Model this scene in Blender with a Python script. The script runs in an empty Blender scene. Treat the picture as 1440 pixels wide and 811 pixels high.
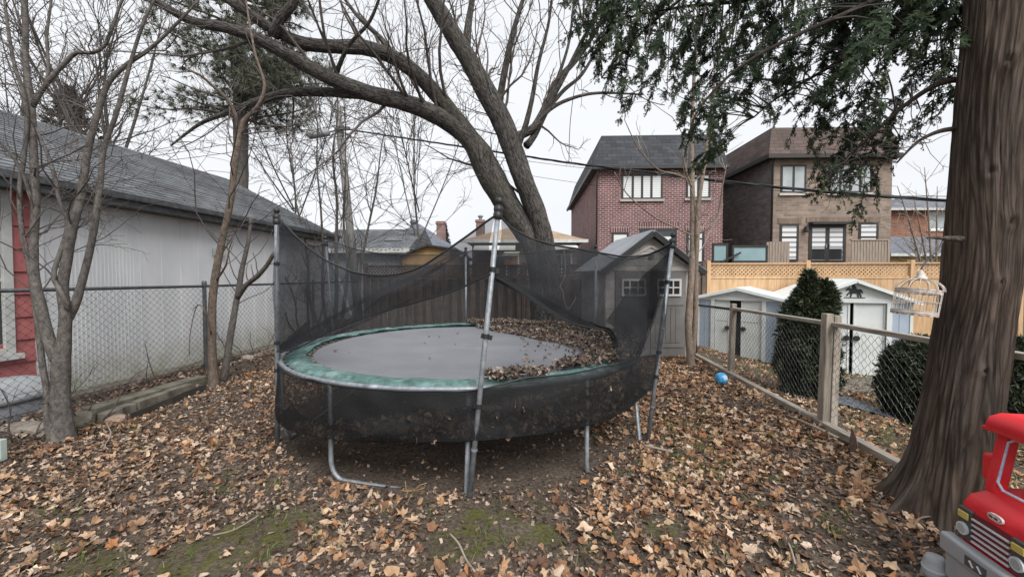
import bpy, math, random
import numpy as np
from mathutils import Vector, Matrix, noise

random.seed(7)
RNG = np.random.default_rng(11)
SC = bpy.context.scene
COL = SC.collection
PI = math.pi

# ------------------------------------------------------------------ camera model of the photograph (1440 x 811)
F, CX, CY, HC = 560.0, 720.0, 405.5, 1.65
PITCH = math.atan(15.5 / 560)
CP, SP = math.cos(PITCH), math.sin(PITCH)

def ray(px, py):
    a, b = (px - CX) / F, (CY - py) / F
    return np.array([a, CP + b * SP, -SP + b * CP])

def at(px, py, d):
    r = ray(px, py)
    t = d / r[1]
    return np.array([0, 0, HC]) + r * t

def gnd(px, py, z=0.0):
    r = ray(px, py)
    t = (z - HC) / r[2]
    return np.array([0, 0, HC]) + r * t

def onplane(px, py, P, Q):
    n = np.array([Q[1] - P[1], -(Q[0] - P[0]), 0.0])
    r = ray(px, py)
    C = np.array([0, 0, HC])
    t = n.dot(np.array([P[0], P[1], 0]) - C) / n.dot(r)
    return C + r * t

TH = math.radians(5.6)          # the yard runs 5.6 degrees to the right of the view
CT, ST = math.cos(TH), math.sin(TH)

def Y2W(v, u, z=0.0):
    return np.array([v * CT + u * ST, -v * ST + u * CT, z])

def W2Y(x, y):
    return x * CT - y * ST, x * ST + y * CT

# ------------------------------------------------------------------ mesh builder
class MB:
    def __init__(s):
        s.V, s.F, s.n = [], [], 0
        s.BC = []          # along-the-limb bark coordinates, one array per added tube

    def add(s, verts, faces):
        verts = np.asarray(verts, dtype=np.float64).reshape(-1, 3)
        if isinstance(faces, np.ndarray):
            s.F.append(faces + s.n)
        else:
            for f in faces:
                s.F.append(np.asarray(f, dtype=np.int64).reshape(1, -1) + s.n)
        s.V.append(verts)
        s.n += len(verts)
        return s

    def box(s, x0, x1, y0, y1, z0, z1):
        v = [(x0, y0, z0), (x1, y0, z0), (x1, y1, z0), (x0, y1, z0), (x0, y0, z1), (x1, y0, z1), (x1, y1, z1), (x0, y1, z1)]
        f = np.array([(0, 3, 2, 1), (4, 5, 6, 7), (0, 1, 5, 4), (1, 2, 6, 5), (2, 3, 7, 6), (3, 0, 4, 7)])
        return s.add(v, f)

    def obox(s, a, b, w, h, up=(0, 0, 1)):
        """bar from a to b, w wide across, h tall along up"""
        a, b = np.array(a, float), np.array(b, float)
        t = b - a
        t /= np.linalg.norm(t)
        up = np.array(up, float)
        sd = np.cross(t, up)
        sd /= np.linalg.norm(sd)
        up = np.cross(sd, t)
        v = []
        for p in (a, b):
            for (i, j) in ((-1, -1), (1, -1), (1, 1), (-1, 1)):
                v.append(p + sd * w / 2 * i + up * h / 2 * j)
        f = np.array([(0, 1, 2, 3), (7, 6, 5, 4), (0, 4, 5, 1), (1, 5, 6, 2), (2, 6, 7, 3), (3, 7, 4, 0)])
        return s.add(v, f)

    def prism(s, pts, y0, y1):
        """polygon in x,z extruded along y"""
        n = len(pts)
        v = [(p[0], y0, p[1]) for p in pts] + [(p[0], y1, p[1]) for p in pts]
        f = [list(range(n)), list(range(2 * n - 1, n - 1, -1))]
        for i in range(n):
            j = (i + 1) % n
            f.append([i, n + i, n + j, j])
        return s.add(v, f)

    def slab(s, pts, t):
        """planar 3-D polygon thickened along its normal"""
        p = np.array(pts, float)
        nrm = np.cross(p[1] - p[0], p[2] - p[0])
        nrm /= np.linalg.norm(nrm)
        n = len(p)
        v = np.concatenate([p, p - nrm * t])
        f = [list(range(n)), list(range(2 * n - 1, n - 1, -1))]
        for i in range(n):
            j = (i + 1) % n
            f.append([i, n + i, n + j, j])
        return s.add(v, f)

    def tube(s, pts, r, sides=8, cap=True):
        P = np.array(pts, float)
        K = len(P)
        r = np.full(K, r, float) if np.isscalar(r) else np.array(r, float)
        T = np.gradient(P, axis=0)
        T /= np.linalg.norm(T, axis=1)[:, None] + 1e-12
        a = np.array([0, 0, 1.0]) if abs(T[0][2]) < 0.9 else np.array([1.0, 0, 0])
        U = np.zeros_like(P)
        u = np.cross(T[0], a)
        for i in range(K):
            u = u - T[i] * u.dot(T[i])
            u /= np.linalg.norm(u) + 1e-12
            U[i] = u
        W = np.cross(T, U)
        an = np.arange(sides) / sides * 2 * PI
        ring = P[:, None, :] + r[:, None, None] * (np.cos(an)[None, :, None] * U[:, None, :] + np.sin(an)[None, :, None] * W[:, None, :])
        i, j = np.meshgrid(np.arange(K - 1), np.arange(sides), indexing='ij')
        jn = (j + 1) % sides
        f = np.stack([i * sides + j, i * sides + jn, (i + 1) * sides + jn, (i + 1) * sides + j], -1).reshape(-1, 4)
        base = s.n
        s.add(ring.reshape(-1, 3), f)
        if cap:
            s.F.append(np.array([list(range(sides))[::-1]]) + base)
            s.F.append(np.array([list(range((K - 1) * sides, K * sides))]) + base)
        return s

    def tubes(s, P, R, sides=3):
        """many polylines of the same length at once: P (N,K,3), R (N,K)"""
        P, R = np.asarray(P, float), np.asarray(R, float)
        if len(P) == 0:
            return s
        N, K, _ = P.shape
        T = np.gradient(P, axis=1)
        T /= np.linalg.norm(T, axis=2)[..., None] + 1e-12
        ref = np.where(np.abs(T[:, 0, 2:3]) < 0.8, np.array([[0, 0, 1.0]]), np.array([[1.0, 0, 0]]))
        U = np.cross(T, ref[:, None, :])
        U /= np.linalg.norm(U, axis=2)[..., None] + 1e-12
        W = np.cross(T, U)
        an = np.arange(sides) / sides * 2 * PI
        ring = P[:, :, None, :] + R[:, :, None, None] * (np.cos(an)[:, None] * U[:, :, None, :] + np.sin(an)[:, None] * W[:, :, None, :])
        n, i, j = np.meshgrid(np.arange(N), np.arange(K - 1), np.arange(sides), indexing='ij')
        jn = (j + 1) % sides
        o = n * K * sides
        f = np.stack([o + i * sides + j, o + i * sides + jn, o + (i + 1) * sides + jn, o + (i + 1) * sides + j], -1).reshape(-1, 4)
        return s.add(ring.reshape(-1, 3), f)

    def lathe(s, prof, c=(0, 0, 0), seg=20, axis='z', cap=True):
        K = len(prof)
        an = np.arange(seg) / seg * 2 * PI
        v = []
        for (r, h) in prof:
            for a in an:
                x, y = r * math.cos(a), r * math.sin(a)
                v.append({'z': (x, y, h), 'x': (h, x, y), 'y': (y, h, x)}[axis])
        v = np.array(v) + np.array(c)
        i, j = np.meshgrid(np.arange(K - 1), np.arange(seg), indexing='ij')
        jn = (j + 1) % seg
        f = np.stack([i * seg + j, i * seg + jn, (i + 1) * seg + jn, (i + 1) * seg + j], -1).reshape(-1, 4)
        b = s.n
        s.add(v, f)
        if cap:
            s.F.append(np.array([list(range(seg))[::-1]]) + b)
            s.F.append(np.array([list(range((K - 1) * seg, K * seg))]) + b)
        return s

    def grid(s, G):
        """G (A,B,3) as a sheet"""
        A, B, _ = G.shape
        i, j = np.meshgrid(np.arange(A - 1), np.arange(B - 1), indexing='ij')
        f = np.stack([i * B + j, (i + 1) * B + j, (i + 1) * B + j + 1, i * B + j + 1], -1).reshape(-1, 4)
        return s.add(G.reshape(-1, 3), f)

    def inst(s, pv, pf, M, T):
        """prototype verts/faces under N 3x3 matrices M and translations T"""
        N = len(M)
        v = np.einsum('nij,kj->nki', M, pv) + T[:, None, :]
        f = (pf[None] + (np.arange(N) * len(pv))[:, None, None]).reshape(-1, pf.shape[1])
        return s.add(v.reshape(-1, 3), f)

    def build(s, name, mat, parent=None, off=(0, 0, 0), smooth=False, uv=True, loc=None, bevel=0, solid=0, label=None, hard=None):
        V = np.concatenate(s.V) - np.array(off, float)
        me = bpy.data.meshes.new(name)
        lv = np.concatenate([f.reshape(-1) for f in s.F])
        lt = np.concatenate([np.full(len(f), f.shape[1]) for f in s.F])
        ls = np.concatenate([[0], np.cumsum(lt)[:-1]])
        me.vertices.add(len(V))
        me.vertices.foreach_set('co', V.astype(np.float32).ravel())
        me.loops.add(len(lv))
        me.loops.foreach_set('vertex_index', lv.astype(np.int32))
        me.polygons.add(len(lt))
        me.polygons.foreach_set('loop_start', ls.astype(np.int32))
        me.polygons.foreach_set('use_smooth', np.full(len(lt), smooth))
        me.update(calc_edges=True)
        if s.BC and sum(len(q) for q in s.BC) == len(V):
            a_ = me.attributes.new('barkco', 'FLOAT_VECTOR', 'POINT')
            a_.data.foreach_set('vector', np.concatenate(s.BC).astype(np.float32).ravel())
        if uv and len(lt) < 60000:
            nr = np.zeros(len(lt) * 3, np.float32)
            me.polygons.foreach_get('normal', nr)
            nr = nr.reshape(-1, 3)
            ax = np.stack([-nr[:, 1], nr[:, 0], np.zeros(len(nr))], 1)
            ln = np.linalg.norm(ax, axis=1)
            flat = ln < 0.02
            ax[flat] = (1, 0, 0)
            ln[flat] = 1
            ax /= ln[:, None]
            ay = np.cross(nr, ax)
            fi = np.repeat(np.arange(len(lt)), lt)
            P = V[lv]
            u = (P * ax[fi]).sum(1)
            w = (P * ay[fi]).sum(1)
            l = me.uv_layers.new(name='UVMap')
            l.data.foreach_set('uv', np.stack([u, w], 1).astype(np.float32).ravel())
        for m in (mat if isinstance(mat, (list, tuple)) else [mat]):
            me.materials.append(m)
        o = bpy.data.objects.new(name, me)
        COL.objects.link(o)
        if parent is not None:
            o.parent = parent
        if loc is not None:
            o.location = loc
        if bevel:
            b = o.modifiers.new('Bevel', 'BEVEL')
            b.width = bevel
            b.segments = 2 if not smooth else 4
            b.harden_normals = bool(smooth)
            b.limit_method = 'ANGLE'
            b.angle_limit = math.radians(50)
        if solid:
            b = o.modifiers.new('Solid', 'SOLIDIFY')
            b.thickness = solid
        if label:
            o['label'] = label
        return o

def tag(o, label, cat, group=None, kind=None):
    o['label'] = label
    o['category'] = cat
    if group:
        o['group'] = group
    if kind:
        o['kind'] = kind
    return o

def thing(name, label, cat, loc=(0, 0, 0), rz=0.0, group=None):
    o = bpy.data.objects.new(name, None)
    o.empty_display_size = 0.2
    COL.objects.link(o)
    o.location = tuple(loc)
    o.rotation_euler = (0, 0, rz)
    return tag(o, label, cat, group)

def ything(name, label, cat, v, u, z=0.0, group=None):
    """a thing in the yard's own frame: local X runs across, local Y runs back"""
    return thing(name, label, cat, Y2W(v, u, z), -TH, group)

def copy_tree(o, parent=None):
    c = o.copy()
    COL.objects.link(c)
    if parent is not None:
        c.parent = parent
    for ch in list(o.children):
        copy_tree(ch, c)
    return c

# ------------------------------------------------------------------ materials
def nodes(name):
    m = bpy.data.materials.new(name)
    m.use_nodes = True
    t = m.node_tree
    return m, t, t.nodes['Principled BSDF']

def N(t, typ, **kw):
    n = t.nodes.new(typ)
    for k, v in kw.items():
        setattr(n, k, v)
    return n

def ramp(t, fac, stops):
    r = N(t, 'ShaderNodeValToRGB')
    e = r.color_ramp.elements
    while len(e) < len(stops):
        e.new(0.5)
    for q, (p, c) in zip(e, stops):
        q.position = p
        q.color = (*c, 1)
    t.links.new(fac, r.inputs[0])
    return r.outputs[0]

def mixc(t, fac, a, b, mode='MIX'):
    m = N(t, 'ShaderNodeMix', data_type='RGBA', blend_type=mode)
    for i, x in ((0, fac), (6, a), (7, b)):
        if hasattr(x, 'links'):
            t.links.new(x, m.inputs[i])
        else:
            m.inputs[i].default_value = x if i == 0 else (*x, 1)
    return m.outputs[2]

def coords(t, kind='Object', scale=(1, 1, 1)):
    c = N(t, 'ShaderNodeTexCoord')
    mp = N(t, 'ShaderNodeMapping')
    mp.inputs['Scale'].default_value = scale
    t.links.new(c.outputs[kind], mp.inputs[0])
    return mp.outputs[0]

def noi(t, vec, scale, detail=4, rough=0.55):
    n = N(t, 'ShaderNodeTexNoise')
    n.inputs['Scale'].default_value = scale
    n.inputs['Detail'].default_value = detail
    n.inputs['Roughness'].default_value = rough
    t.links.new(vec, n.inputs['Vector'])
    return n.outputs['Fac']

def bump(t, b, h, strength, dist=0.01):
    n = N(t, 'ShaderNodeBump')
    n.inputs['Strength'].default_value = strength
    n.inputs['Distance'].default_value = dist
    t.links.new(h, n.inputs['Height'])
    t.links.new(n.outputs[0], b.inputs['Normal'])

def plain(name, c1, c2=None, scale=6, rough=0.7, metal=0.0, bmp=0.0, stretch=(1, 1, 1), spec=0.5, coat=0, dist=0.01, lo=0.35, hi=0.65):
    m, t, b = nodes(name)
    b.inputs['Roughness'].default_value = rough
    b.inputs['Metallic'].default_value = metal
    b.inputs['Specular IOR Level'].default_value = spec
    b.inputs['Coat Weight'].default_value = coat
    c2 = c2 or tuple(x * 0.75 for x in c1)
    v = coords(t, 'Object', stretch)
    f = noi(t, v, scale, 5, 0.6)
    t.links.new(ramp(t, f, [(lo, c2), (hi, c1)]), b.inputs['Base Color'])
    if bmp:
        bump(t, b, noi(t, v, scale * 3, 4, 0.6), bmp, dist)
    return m

def brick(name, c1, c2, mortar, bw=0.36, bh=0.13, ms=0.016, rough=0.9, off=0.5, dirt=0.3, bmp=0.5):
    m, t, b = nodes(name)
    v = coords(t, 'UV')
    k = N(t, 'ShaderNodeTexBrick')
    k.offset = off
    t.links.new(v, k.inputs['Vector'])
    k.inputs['Color1'].default_value = (*c1, 1)
    k.inputs['Color2'].default_value = (*c2, 1)
    k.inputs['Mortar'].default_value = (*mortar, 1)
    k.inputs['Scale'].default_value = 1
    k.inputs['Mortar Size'].default_value = ms
    k.inputs['Mortar Smooth'].default_value = 0.2
    k.inputs['Brick Width'].default_value = bw
    k.inputs['Row Height'].default_value = bh
    g = noi(t, coords(t, 'Object'), 1.3, 6, 0.65)
    d = ramp(t, g, [(0.3, (1 - dirt,) * 3), (0.7, (1 + dirt * 0.3,) * 3)])
    c = mixc(t, 1.0, k.outputs['Color'], d, 'MULTIPLY')
    t.links.new(c, b.inputs['Base Color'])
    b.inputs['Roughness'].default_value = rough
    iv = N(t, 'ShaderNodeMath', operation='SUBTRACT')
    iv.inputs[0].default_value = 1
    t.links.new(k.outputs['Fac'], iv.inputs[1])
    bump(t, b, iv.outputs[0], bmp, 0.01)
    return m

def island(name, stops, rough=0.8, trans=0.0, spec=0.3, noise_scale=0):
    """every loose piece of the mesh takes its own colour from the ramp"""
    m, t, b = nodes(name)
    g = N(t, 'ShaderNodeNewGeometry')
    c = ramp(t, g.outputs['Random Per Island'], stops)
    if noise_scale:
        f = noi(t, coords(t, 'Object'), noise_scale, 3, 0.6)
        c = mixc(t, 1.0, c, ramp(t, f, [(0.3, (0.62, 0.6, 0.58)), (0.7, (1.15, 1.12, 1.1))]), 'MULTIPLY')
    t.links.new(c, b.inputs['Base Color'])
    b.inputs['Roughness'].default_value = rough
    b.inputs['Specular IOR Level'].default_value = spec
    if trans:
        out = t.nodes['Material Output']
        tr = N(t, 'ShaderNodeBsdfTranslucent')
        t.links.new(c, tr.inputs[0])
        mx = N(t, 'ShaderNodeMixShader')
        mx.inputs[0].default_value = trans
        t.links.new(b.outputs[0], mx.inputs[1])
        t.links.new(tr.outputs[0], mx.inputs[2])
        t.links.new(mx.outputs[0], out.inputs[0])
    return m

def bark(name, c_dark, c_light, scale=9, stretch=(1, 1, 0.18), bmp=0.8, moss=None, dist=0.02, crack=0.22):
    m, t, b = nodes(name)
    a_ = N(t, 'ShaderNodeAttribute', attribute_name='barkco')
    mp = N(t, 'ShaderNodeMapping')
    mp.inputs['Scale'].default_value = (1, 1, stretch[2])
    t.links.new(a_.outputs['Vector'], mp.inputs[0])
    v = mp.outputs[0]
    f1 = noi(t, v, scale * 1.6, 9, 0.72)
    vo = N(t, 'ShaderNodeTexVoronoi', feature='DISTANCE_TO_EDGE')
    vo.inputs['Scale'].default_value = scale * 1.7
    wv = N(t, 'ShaderNodeVectorMath', operation='ADD')
    t.links.new(v, wv.inputs[0])
    nv = N(t, 'ShaderNodeTexNoise')
    nv.inputs['Scale'].default_value = scale * 1.2
    t.links.new(v, nv.inputs['Vector'])
    sc_ = N(t, 'ShaderNodeVectorMath', operation='SCALE')
    sc_.inputs['Scale'].default_value = 0.12
    t.links.new(nv.outputs['Color'], sc_.inputs[0])
    t.links.new(sc_.outputs[0], wv.inputs[1])
    t.links.new(wv.outputs[0], vo.inputs['Vector'])
    pl = ramp(t, vo.outputs['Distance'], [(0.0, (0.0,) * 3), (0.16, (1.0,) * 3)])
    ad = N(t, 'ShaderNodeMath', operation='MULTIPLY_ADD')
    t.links.new(pl, ad.inputs[0])
    ad.inputs[1].default_value = crack
    t.links.new(f1, ad.inputs[2])
    sb = N(t, 'ShaderNodeMath', operation='SUBTRACT')
    t.links.new(ad.outputs[0], sb.inputs[0])
    sb.inputs[1].default_value = crack * 0.7
    f = sb.outputs[0]
    c = ramp(t, f, [(0.30, c_dark), (0.50, tuple((x + y) / 2 for x, y in zip(c_dark, c_light))), (0.72, c_light)])
    lg = noi(t, coords(t, 'Object'), 2.3, 4, .6)
    c = mixc(t, 1.0, c, ramp(t, lg, [(.3, (.72, .72, .73)), (.7, (1.1, 1.09, 1.06))]), 'MULTIPLY')
    if moss:
        g = noi(t, coords(t, 'Object'), 0.9, 4, 0.6)
        c = mixc(t, ramp(t, g, [(0.5, (0, 0, 0)), (0.75, (0.5, 0.5, 0.5))]), c, moss)
    t.links.new(c, b.inputs['Base Color'])
    b.inputs['Roughness'].default_value = 0.95
    b.inputs['Specular IOR Level'].default_value = 0.2
    bump(t, b, f, bmp, dist)
    return m

def netmat(name, col, open_):
    """knitted net: threads over holes finer than the picture can show"""
    m, t, b = nodes(name)
    b.inputs['Base Color'].default_value = (*col, 1)
    b.inputs['Roughness'].default_value = 0.75
    b.inputs['Specular IOR Level'].default_value = 0.3
    out = t.nodes['Material Output']
    tr = N(t, 'ShaderNodeBsdfTransparent')
    mx = N(t, 'ShaderNodeMixShader')
    f = noi(t, coords(t, 'Object', (1, 1, 2.2)), 2.6, 6, 0.62)
    mr = N(t, 'ShaderNodeMapRange')
    mr.inputs[1].default_value = 0.3
    mr.inputs[2].default_value = 0.7
    mr.inputs[3].default_value = open_ - 0.12
    mr.inputs[4].default_value = open_ + 0.10
    t.links.new(f, mr.inputs[0])
    t.links.new(mr.outputs[0], mx.inputs[0])
    t.links.new(b.outputs[0], mx.inputs[1])
    t.links.new(tr.outputs[0], mx.inputs[2])
    t.links.new(mx.outputs[0], out.inputs[0])
    return m

def stripes(name, c1, c2, period, duty=0.5, rough=0.4, spec=0.5, coat=0.0):
    m, t, b = nodes(name)
    v = coords(t, 'UV')
    sx = N(t, 'ShaderNodeSeparateXYZ')
    t.links.new(v, sx.inputs[0])
    a = N(t, 'ShaderNodeMath', operation='DIVIDE')
    a.inputs[1].default_value = period
    t.links.new(sx.outputs['Y'], a.inputs[0])
    fr = N(t, 'ShaderNodeMath', operation='FRACT')
    t.links.new(a.outputs[0], fr.inputs[0])
    gt = N(t, 'ShaderNodeMath', operation='GREATER_THAN')
    gt.inputs[1].default_value = duty
    t.links.new(fr.outputs[0], gt.inputs[0])
    t.links.new(mixc(t, gt.outputs[0], c1, c2), b.inputs['Base Color'])
    b.inputs['Roughness'].default_value = rough
    b.inputs['Coat Weight'].default_value = coat
    b.inputs['Coat Roughness'].default_value = 0.03
    return m

M = {}
M['steel'] = plain('galvanised_steel', (0.31, 0.34, 0.37), (0.18, 0.20, 0.22), 22, 0.5, 0.35, 0.15)
M['darksteel'] = plain('weathered_steel', (0.13, 0.14, 0.15), (0.07, 0.075, 0.08), 14, 0.5, 0.5)
M['black'] = plain('black_plastic', (0.018, 0.019, 0.021), None, 10, 0.5)
M['wire'] = plain('fence_wire_dark', (0.05, 0.05, 0.05), (0.025, 0.024, 0.023), 20, 0.7, 0.2)
M['wire_grey'] = plain('fence_wire_grey', (0.11, 0.115, 0.12), (0.06, 0.062, 0.065), 20, 0.6, 0.3)
M['white'] = plain('white_paint', (0.78, 0.79, 0.79), (0.62, 0.63, 0.63), 3, 0.55)
M['offwhite'] = plain('aged_white_paint', (0.55, 0.56, 0.55), (0.4, 0.41, 0.4), 5, 0.6)
M['oldwood'] = plain('weathered_fence_wood', (0.155, 0.115, 0.09), (0.07, 0.053, 0.043), 5, 0.9, 0, 0.4, (3, 3, 0.4))
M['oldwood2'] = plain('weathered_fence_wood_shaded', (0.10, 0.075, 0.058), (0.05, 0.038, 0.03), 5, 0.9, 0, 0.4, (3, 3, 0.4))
M['newwood'] = plain('fresh_cedar_wood', (0.56, 0.375, 0.215), (0.42, 0.26, 0.135), 4, 0.75, 0, 0.25, (4, 4, 0.5))
M['greypole'] = plain('grey_utility_wood', (0.20, 0.195, 0.19), (0.11, 0.107, 0.104), 6, 0.9, 0, 0.5, (4, 4, 0.4))
M['greywood'] = plain('grey_weathered_wood', (0.38, 0.335, 0.28), (0.20, 0.172, 0.14), 6, 0.9, 0, 0.5, (4, 4, 0.5))
M['greywoodh'] = plain('grey_weathered_rail', (0.40, 0.36, 0.31), (0.22, 0.195, 0.165), 6, 0.9, 0, 0.5, (4, 0.5, 4))
M['concrete'] = plain('mossy_concrete', (0.19, 0.175, 0.145), (0.075, 0.07, 0.05), 5, 0.95, 0, 0.8)
M['stone'] = plain('grey_stone', (0.25, 0.22, 0.19), (0.12, 0.105, 0.09), 7, 0.95, 0, 0.9)
M['glass_dark'] = plain('dark_window_glass', (0.03, 0.035, 0.04), None, 2, 0.06, 0, 0, spec=0.8)
M['glass_sky'] = plain('window_glass_over_pale_blind', (0.42, 0.46, 0.47), (0.27, 0.30, 0.31), 1.2, 0.12, 0, 0, spec=0.7)
M['blind'] = stripes('zebra_blind_behind_glass', (0.62, 0.64, 0.65), (0.22, 0.23, 0.24), 0.26, 0.62, 0.5, coat=0.6)
M['blind2'] = stripes('slatted_blind_behind_glass', (0.66, 0.68, 0.68), (0.42, 0.44, 0.45), 0.12, 0.7, 0.5, coat=0.6)
M['brick_red'] = brick('red_brick', (0.185, 0.072, 0.072), (0.105, 0.042, 0.044), (0.50, 0.43, 0.42), bh=0.105, bw=0.30, ms=0.012)
M['soldier'] = brick('red_brick_upright', (0.165, 0.062, 0.062), (0.10, 0.04, 0.042), (0.42, 0.37, 0.36), bw=0.13, bh=0.5, off=0, ms=0.016)
M['brick_brown'] = brick('brown_brick', (0.32, 0.25, 0.205), (0.19, 0.145, 0.117), (0.29, 0.24, 0.205), ms=0.010, bw=0.42)
M['brick_dark'] = brick('dark_side_brick', (0.20, 0.18, 0.17), (0.12, 0.108, 0.10), (0.17, 0.155, 0.15), ms=0.012)
M['brick_orange'] = brick('orange_brick', (0.36, 0.15, 0.09), (0.22, 0.085, 0.05), (0.3, 0.22, 0.17), ms=0.012)
M['brick_pink'] = brick('pink_brick', (0.28, 0.17, 0.15), (0.20, 0.12, 0.105), (0.3, 0.25, 0.23), ms=0.012)
M['brick_yellow'] = brick('yellow_brick', (0.40, 0.28, 0.14), (0.32, 0.21, 0.10), (0.36, 0.28, 0.18), ms=0.012)
M['ochre'] = plain('ochre_stucco', (0.50, 0.32, 0.14), (0.40, 0.25, 0.11), 3, 0.9)
M['shingle_black'] = brick('black_shingle', (0.062, 0.069, 0.08), (0.034, 0.038, 0.045), (0.02, 0.022, 0.026), bw=0.5, bh=0.22, ms=0.012)
M['shingle_brown'] = brick('brown_shingle', (0.145, 0.105, 0.092), (0.09, 0.066, 0.058), (0.05, 0.037, 0.033), bw=0.5, bh=0.2, ms=0.012)
M['shingle_grey'] = brick('grey_shingle', (0.185, 0.197, 0.213), (0.11, 0.118, 0.13), (0.045, 0.048, 0.053), bw=0.34, bh=0.15, ms=0.012, dirt=0.5, bmp=1.0)
M['shingle_blue'] = brick('blue_grey_shingle', (0.17, 0.185, 0.22), (0.12, 0.13, 0.16), (0.09, 0.1, 0.12), bw=0.5, bh=0.2, ms=0.012)
M['shingle_tan'] = brick('tan_shingle', (0.42, 0.31, 0.22), (0.34, 0.25, 0.17), (0.26, 0.19, 0.14), bw=0.5, bh=0.2, ms=0.012)
# ------------------------------------------------------------------ ground
def sstep(a, b, x):
    t = np.clip((x - a) / (b - a), 0, 1)
    return t * t * (3 - 2 * t)

TC = np.array([-0.55, 5.10])     # trampoline centre
TR = 2.10                        # frame radius
MOSS = [(gnd(345, 765), 0.42), (gnd(265, 790), 0.3), (gnd(680, 735), 0.34), (gnd(645, 770), 0.28), (gnd(760, 745), 0.22), (gnd(120, 800), 0.3),
        (gnd(940, 745), 0.22), (gnd(420, 730), 0.2)]

def gz(x, y):
    x, y = np.asarray(x, float), np.asarray(y, float)
    v, u = x * CT - y * ST, x * ST + y * CT
    z = 0.018 * np.sin(1.9 * x + 0.7) * np.sin(1.6 * y + 0.4) + 0.012 * np.sin(4.3 * x - 1.1 * y) + 0.008 * np.sin(7.1 * y + 2.3 * x)
    z = z - 0.30 * sstep(3.05, 5.2, v) * sstep(1, 4, u)
    z = z + 0.11 * sstep(-5.2, -5.5, v)
    r = np.hypot(x - TC[0], y - TC[1])
    z = z - 0.03 * sstep(2.4, 1.2, r)
    far = sstep(14, 22, np.hypot(x, y))
    return z * (1 - far) + far * (-0.1)

def vnoise(x, y, s, seed=0.0):
    return np.array([noise.noise(Vector((a * s + seed, b * s - seed, seed * 1.7))) for a, b in zip(np.ravel(x), np.ravel(y))]).reshape(np.shape(x))

def build_ground():
    ax = np.concatenate([[-600, -250, -100, -50, -28, -18, -13, -11], np.arange(-9.5, 10.01, 0.1), [11, 13, 17, 24, 40, 80, 200, 600]])
    ay = np.concatenate([[-600, -200, -60, -20, -8, -3], np.arange(-1.5, 14.01, 0.1), [15, 17, 20, 26, 36, 60, 120, 260, 600]])
    X, Y = np.meshgrid(ax, ay, indexing='ij')
    Z = gz(X, Y)
    g = MB().grid(np.stack([X, Y, Z], -1))
    m, t, b = nodes('soil_and_moss')
    v = coords(t, 'Object')
    f1 = noi(t, v, 3.0, 8, 0.7)
    f2 = noi(t, v, 38, 6, 0.7)
    soil = ramp(t, f2, [(0.3, (0.045, 0.037, 0.031)), (0.52, (0.125, 0.104, 0.088)), (0.72, (0.23, 0.198, 0.17))])
    soil = mixc(t, 1.0, soil, ramp(t, f1, [(0.3, (0.65, 0.62, 0.6)), (0.7, (1.2, 1.15, 1.1))]), 'MULTIPLY')
    moss = ramp(t, noi(t, v, 60, 5, 0.7), [(0.3, (0.045, 0.055, 0.013)), (0.7, (0.155, 0.165, 0.035))])
    at_ = N(t, 'ShaderNodeAttribute', attribute_name='moss')
    edge = N(t, 'ShaderNodeMath', operation='MULTIPLY')
    t.links.new(at_.outputs['Fac'], edge.inputs[0])
    t.links.new(ramp(t, noi(t, v, 9, 6, 0.7), [(0.42, (0.0,) * 3), (0.62, (0.9,) * 3)]), edge.inputs[1])
    t.links.new(mixc(t, edge.outputs[0], soil, moss), b.inputs['Base Color'])
    b.inputs['Roughness'].default_value = 1.0
    b.inputs['Specular IOR Level'].default_value = 0.1
    bump(t, b, f2, 1.0, 0.03)
    o = g.build('ground', m, smooth=True, uv=False)
    mo = np.zeros(X.shape)
    for (p, r) in MOSS:
        mo = np.maximum(mo, sstep(r, r * 0.35, np.hypot(X - p[0], (Y - p[1]) * 1.2)))
    vv, uu = X * CT - Y * ST, X * ST + Y * CT
    nb = sstep(3.2, 3.5, vv) * (0.25 + 0.75 * (np.sin(3.1 * X + 1.2 * Y) * np.sin(2.3 * Y - X) > -0.1))
    mo = np.clip(np.maximum(mo, nb * 0.9), 0, 1)
    a = o.data.attributes.new('moss', 'FLOAT', 'POINT')
    a.data.foreach_set('value', mo.ravel().astype(np.float32))
    o['kind'] = 'structure'
    return o

ground = build_ground()

# ------------------------------------------------------------------ fallen leaves
def leaf_proto(seed, curl):
    r = random.Random(seed)
    # maple outline: five lobes with notches, tip along +x, stalk at -x
    ang = [0, 17, 30, 50, 72, 92, 118, 145, 165, 180, 195, 215, 242, 268, 288, 310, 330, 343]
    rad = [1.0, .74, .62, .80, .90, .62, .70, .66, .40, .26, .40, .66, .70, .62, .90, .80, .62, .74]
    V = [(0, 0, 0)]
    bend = r.uniform(-curl, curl)
    for a, q in zip(ang, rad):
        q *= r.uniform(0.78, 1.15)
        a = math.radians(a + r.uniform(-5, 5))
        x, y = q * math.cos(a), q * math.sin(a)
        z = curl * (x * x * r.uniform(-.2, .7) + y * y * r.uniform(0.0, 1.0)) + bend * x * 0.4 + r.uniform(-.07, .07)
        V.append((x, y, z))
    n = len(ang)
    Fc = [(0, i + 1, (i + 1) % n + 1) for i in range(n)]
    # stalk
    k = len(V)
    V += [(-.18, .02, 0), (-.18, -.02, 0), (-.8, -.05, .12)]
    Fc.append((k, k + 1, k + 2))
    return np.array(V), np.array(Fc)

def oval_proto(seed, curl):
    r = random.Random(seed)
    V = [(0, 0, 0)]
    n = 8
    for i in range(n):
        a = i / n * 2 * PI
        x, y = .7 * math.cos(a), 0.36 * math.sin(a) * r.uniform(.8, 1.2)
        V.append((x, y, curl * (y * y * 2.2 + .3 * x * x) + r.uniform(-.06, .06)))
    return np.array(V), np.array([(0, i + 1, (i + 1) % n + 1) for i in range(n)])

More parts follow.
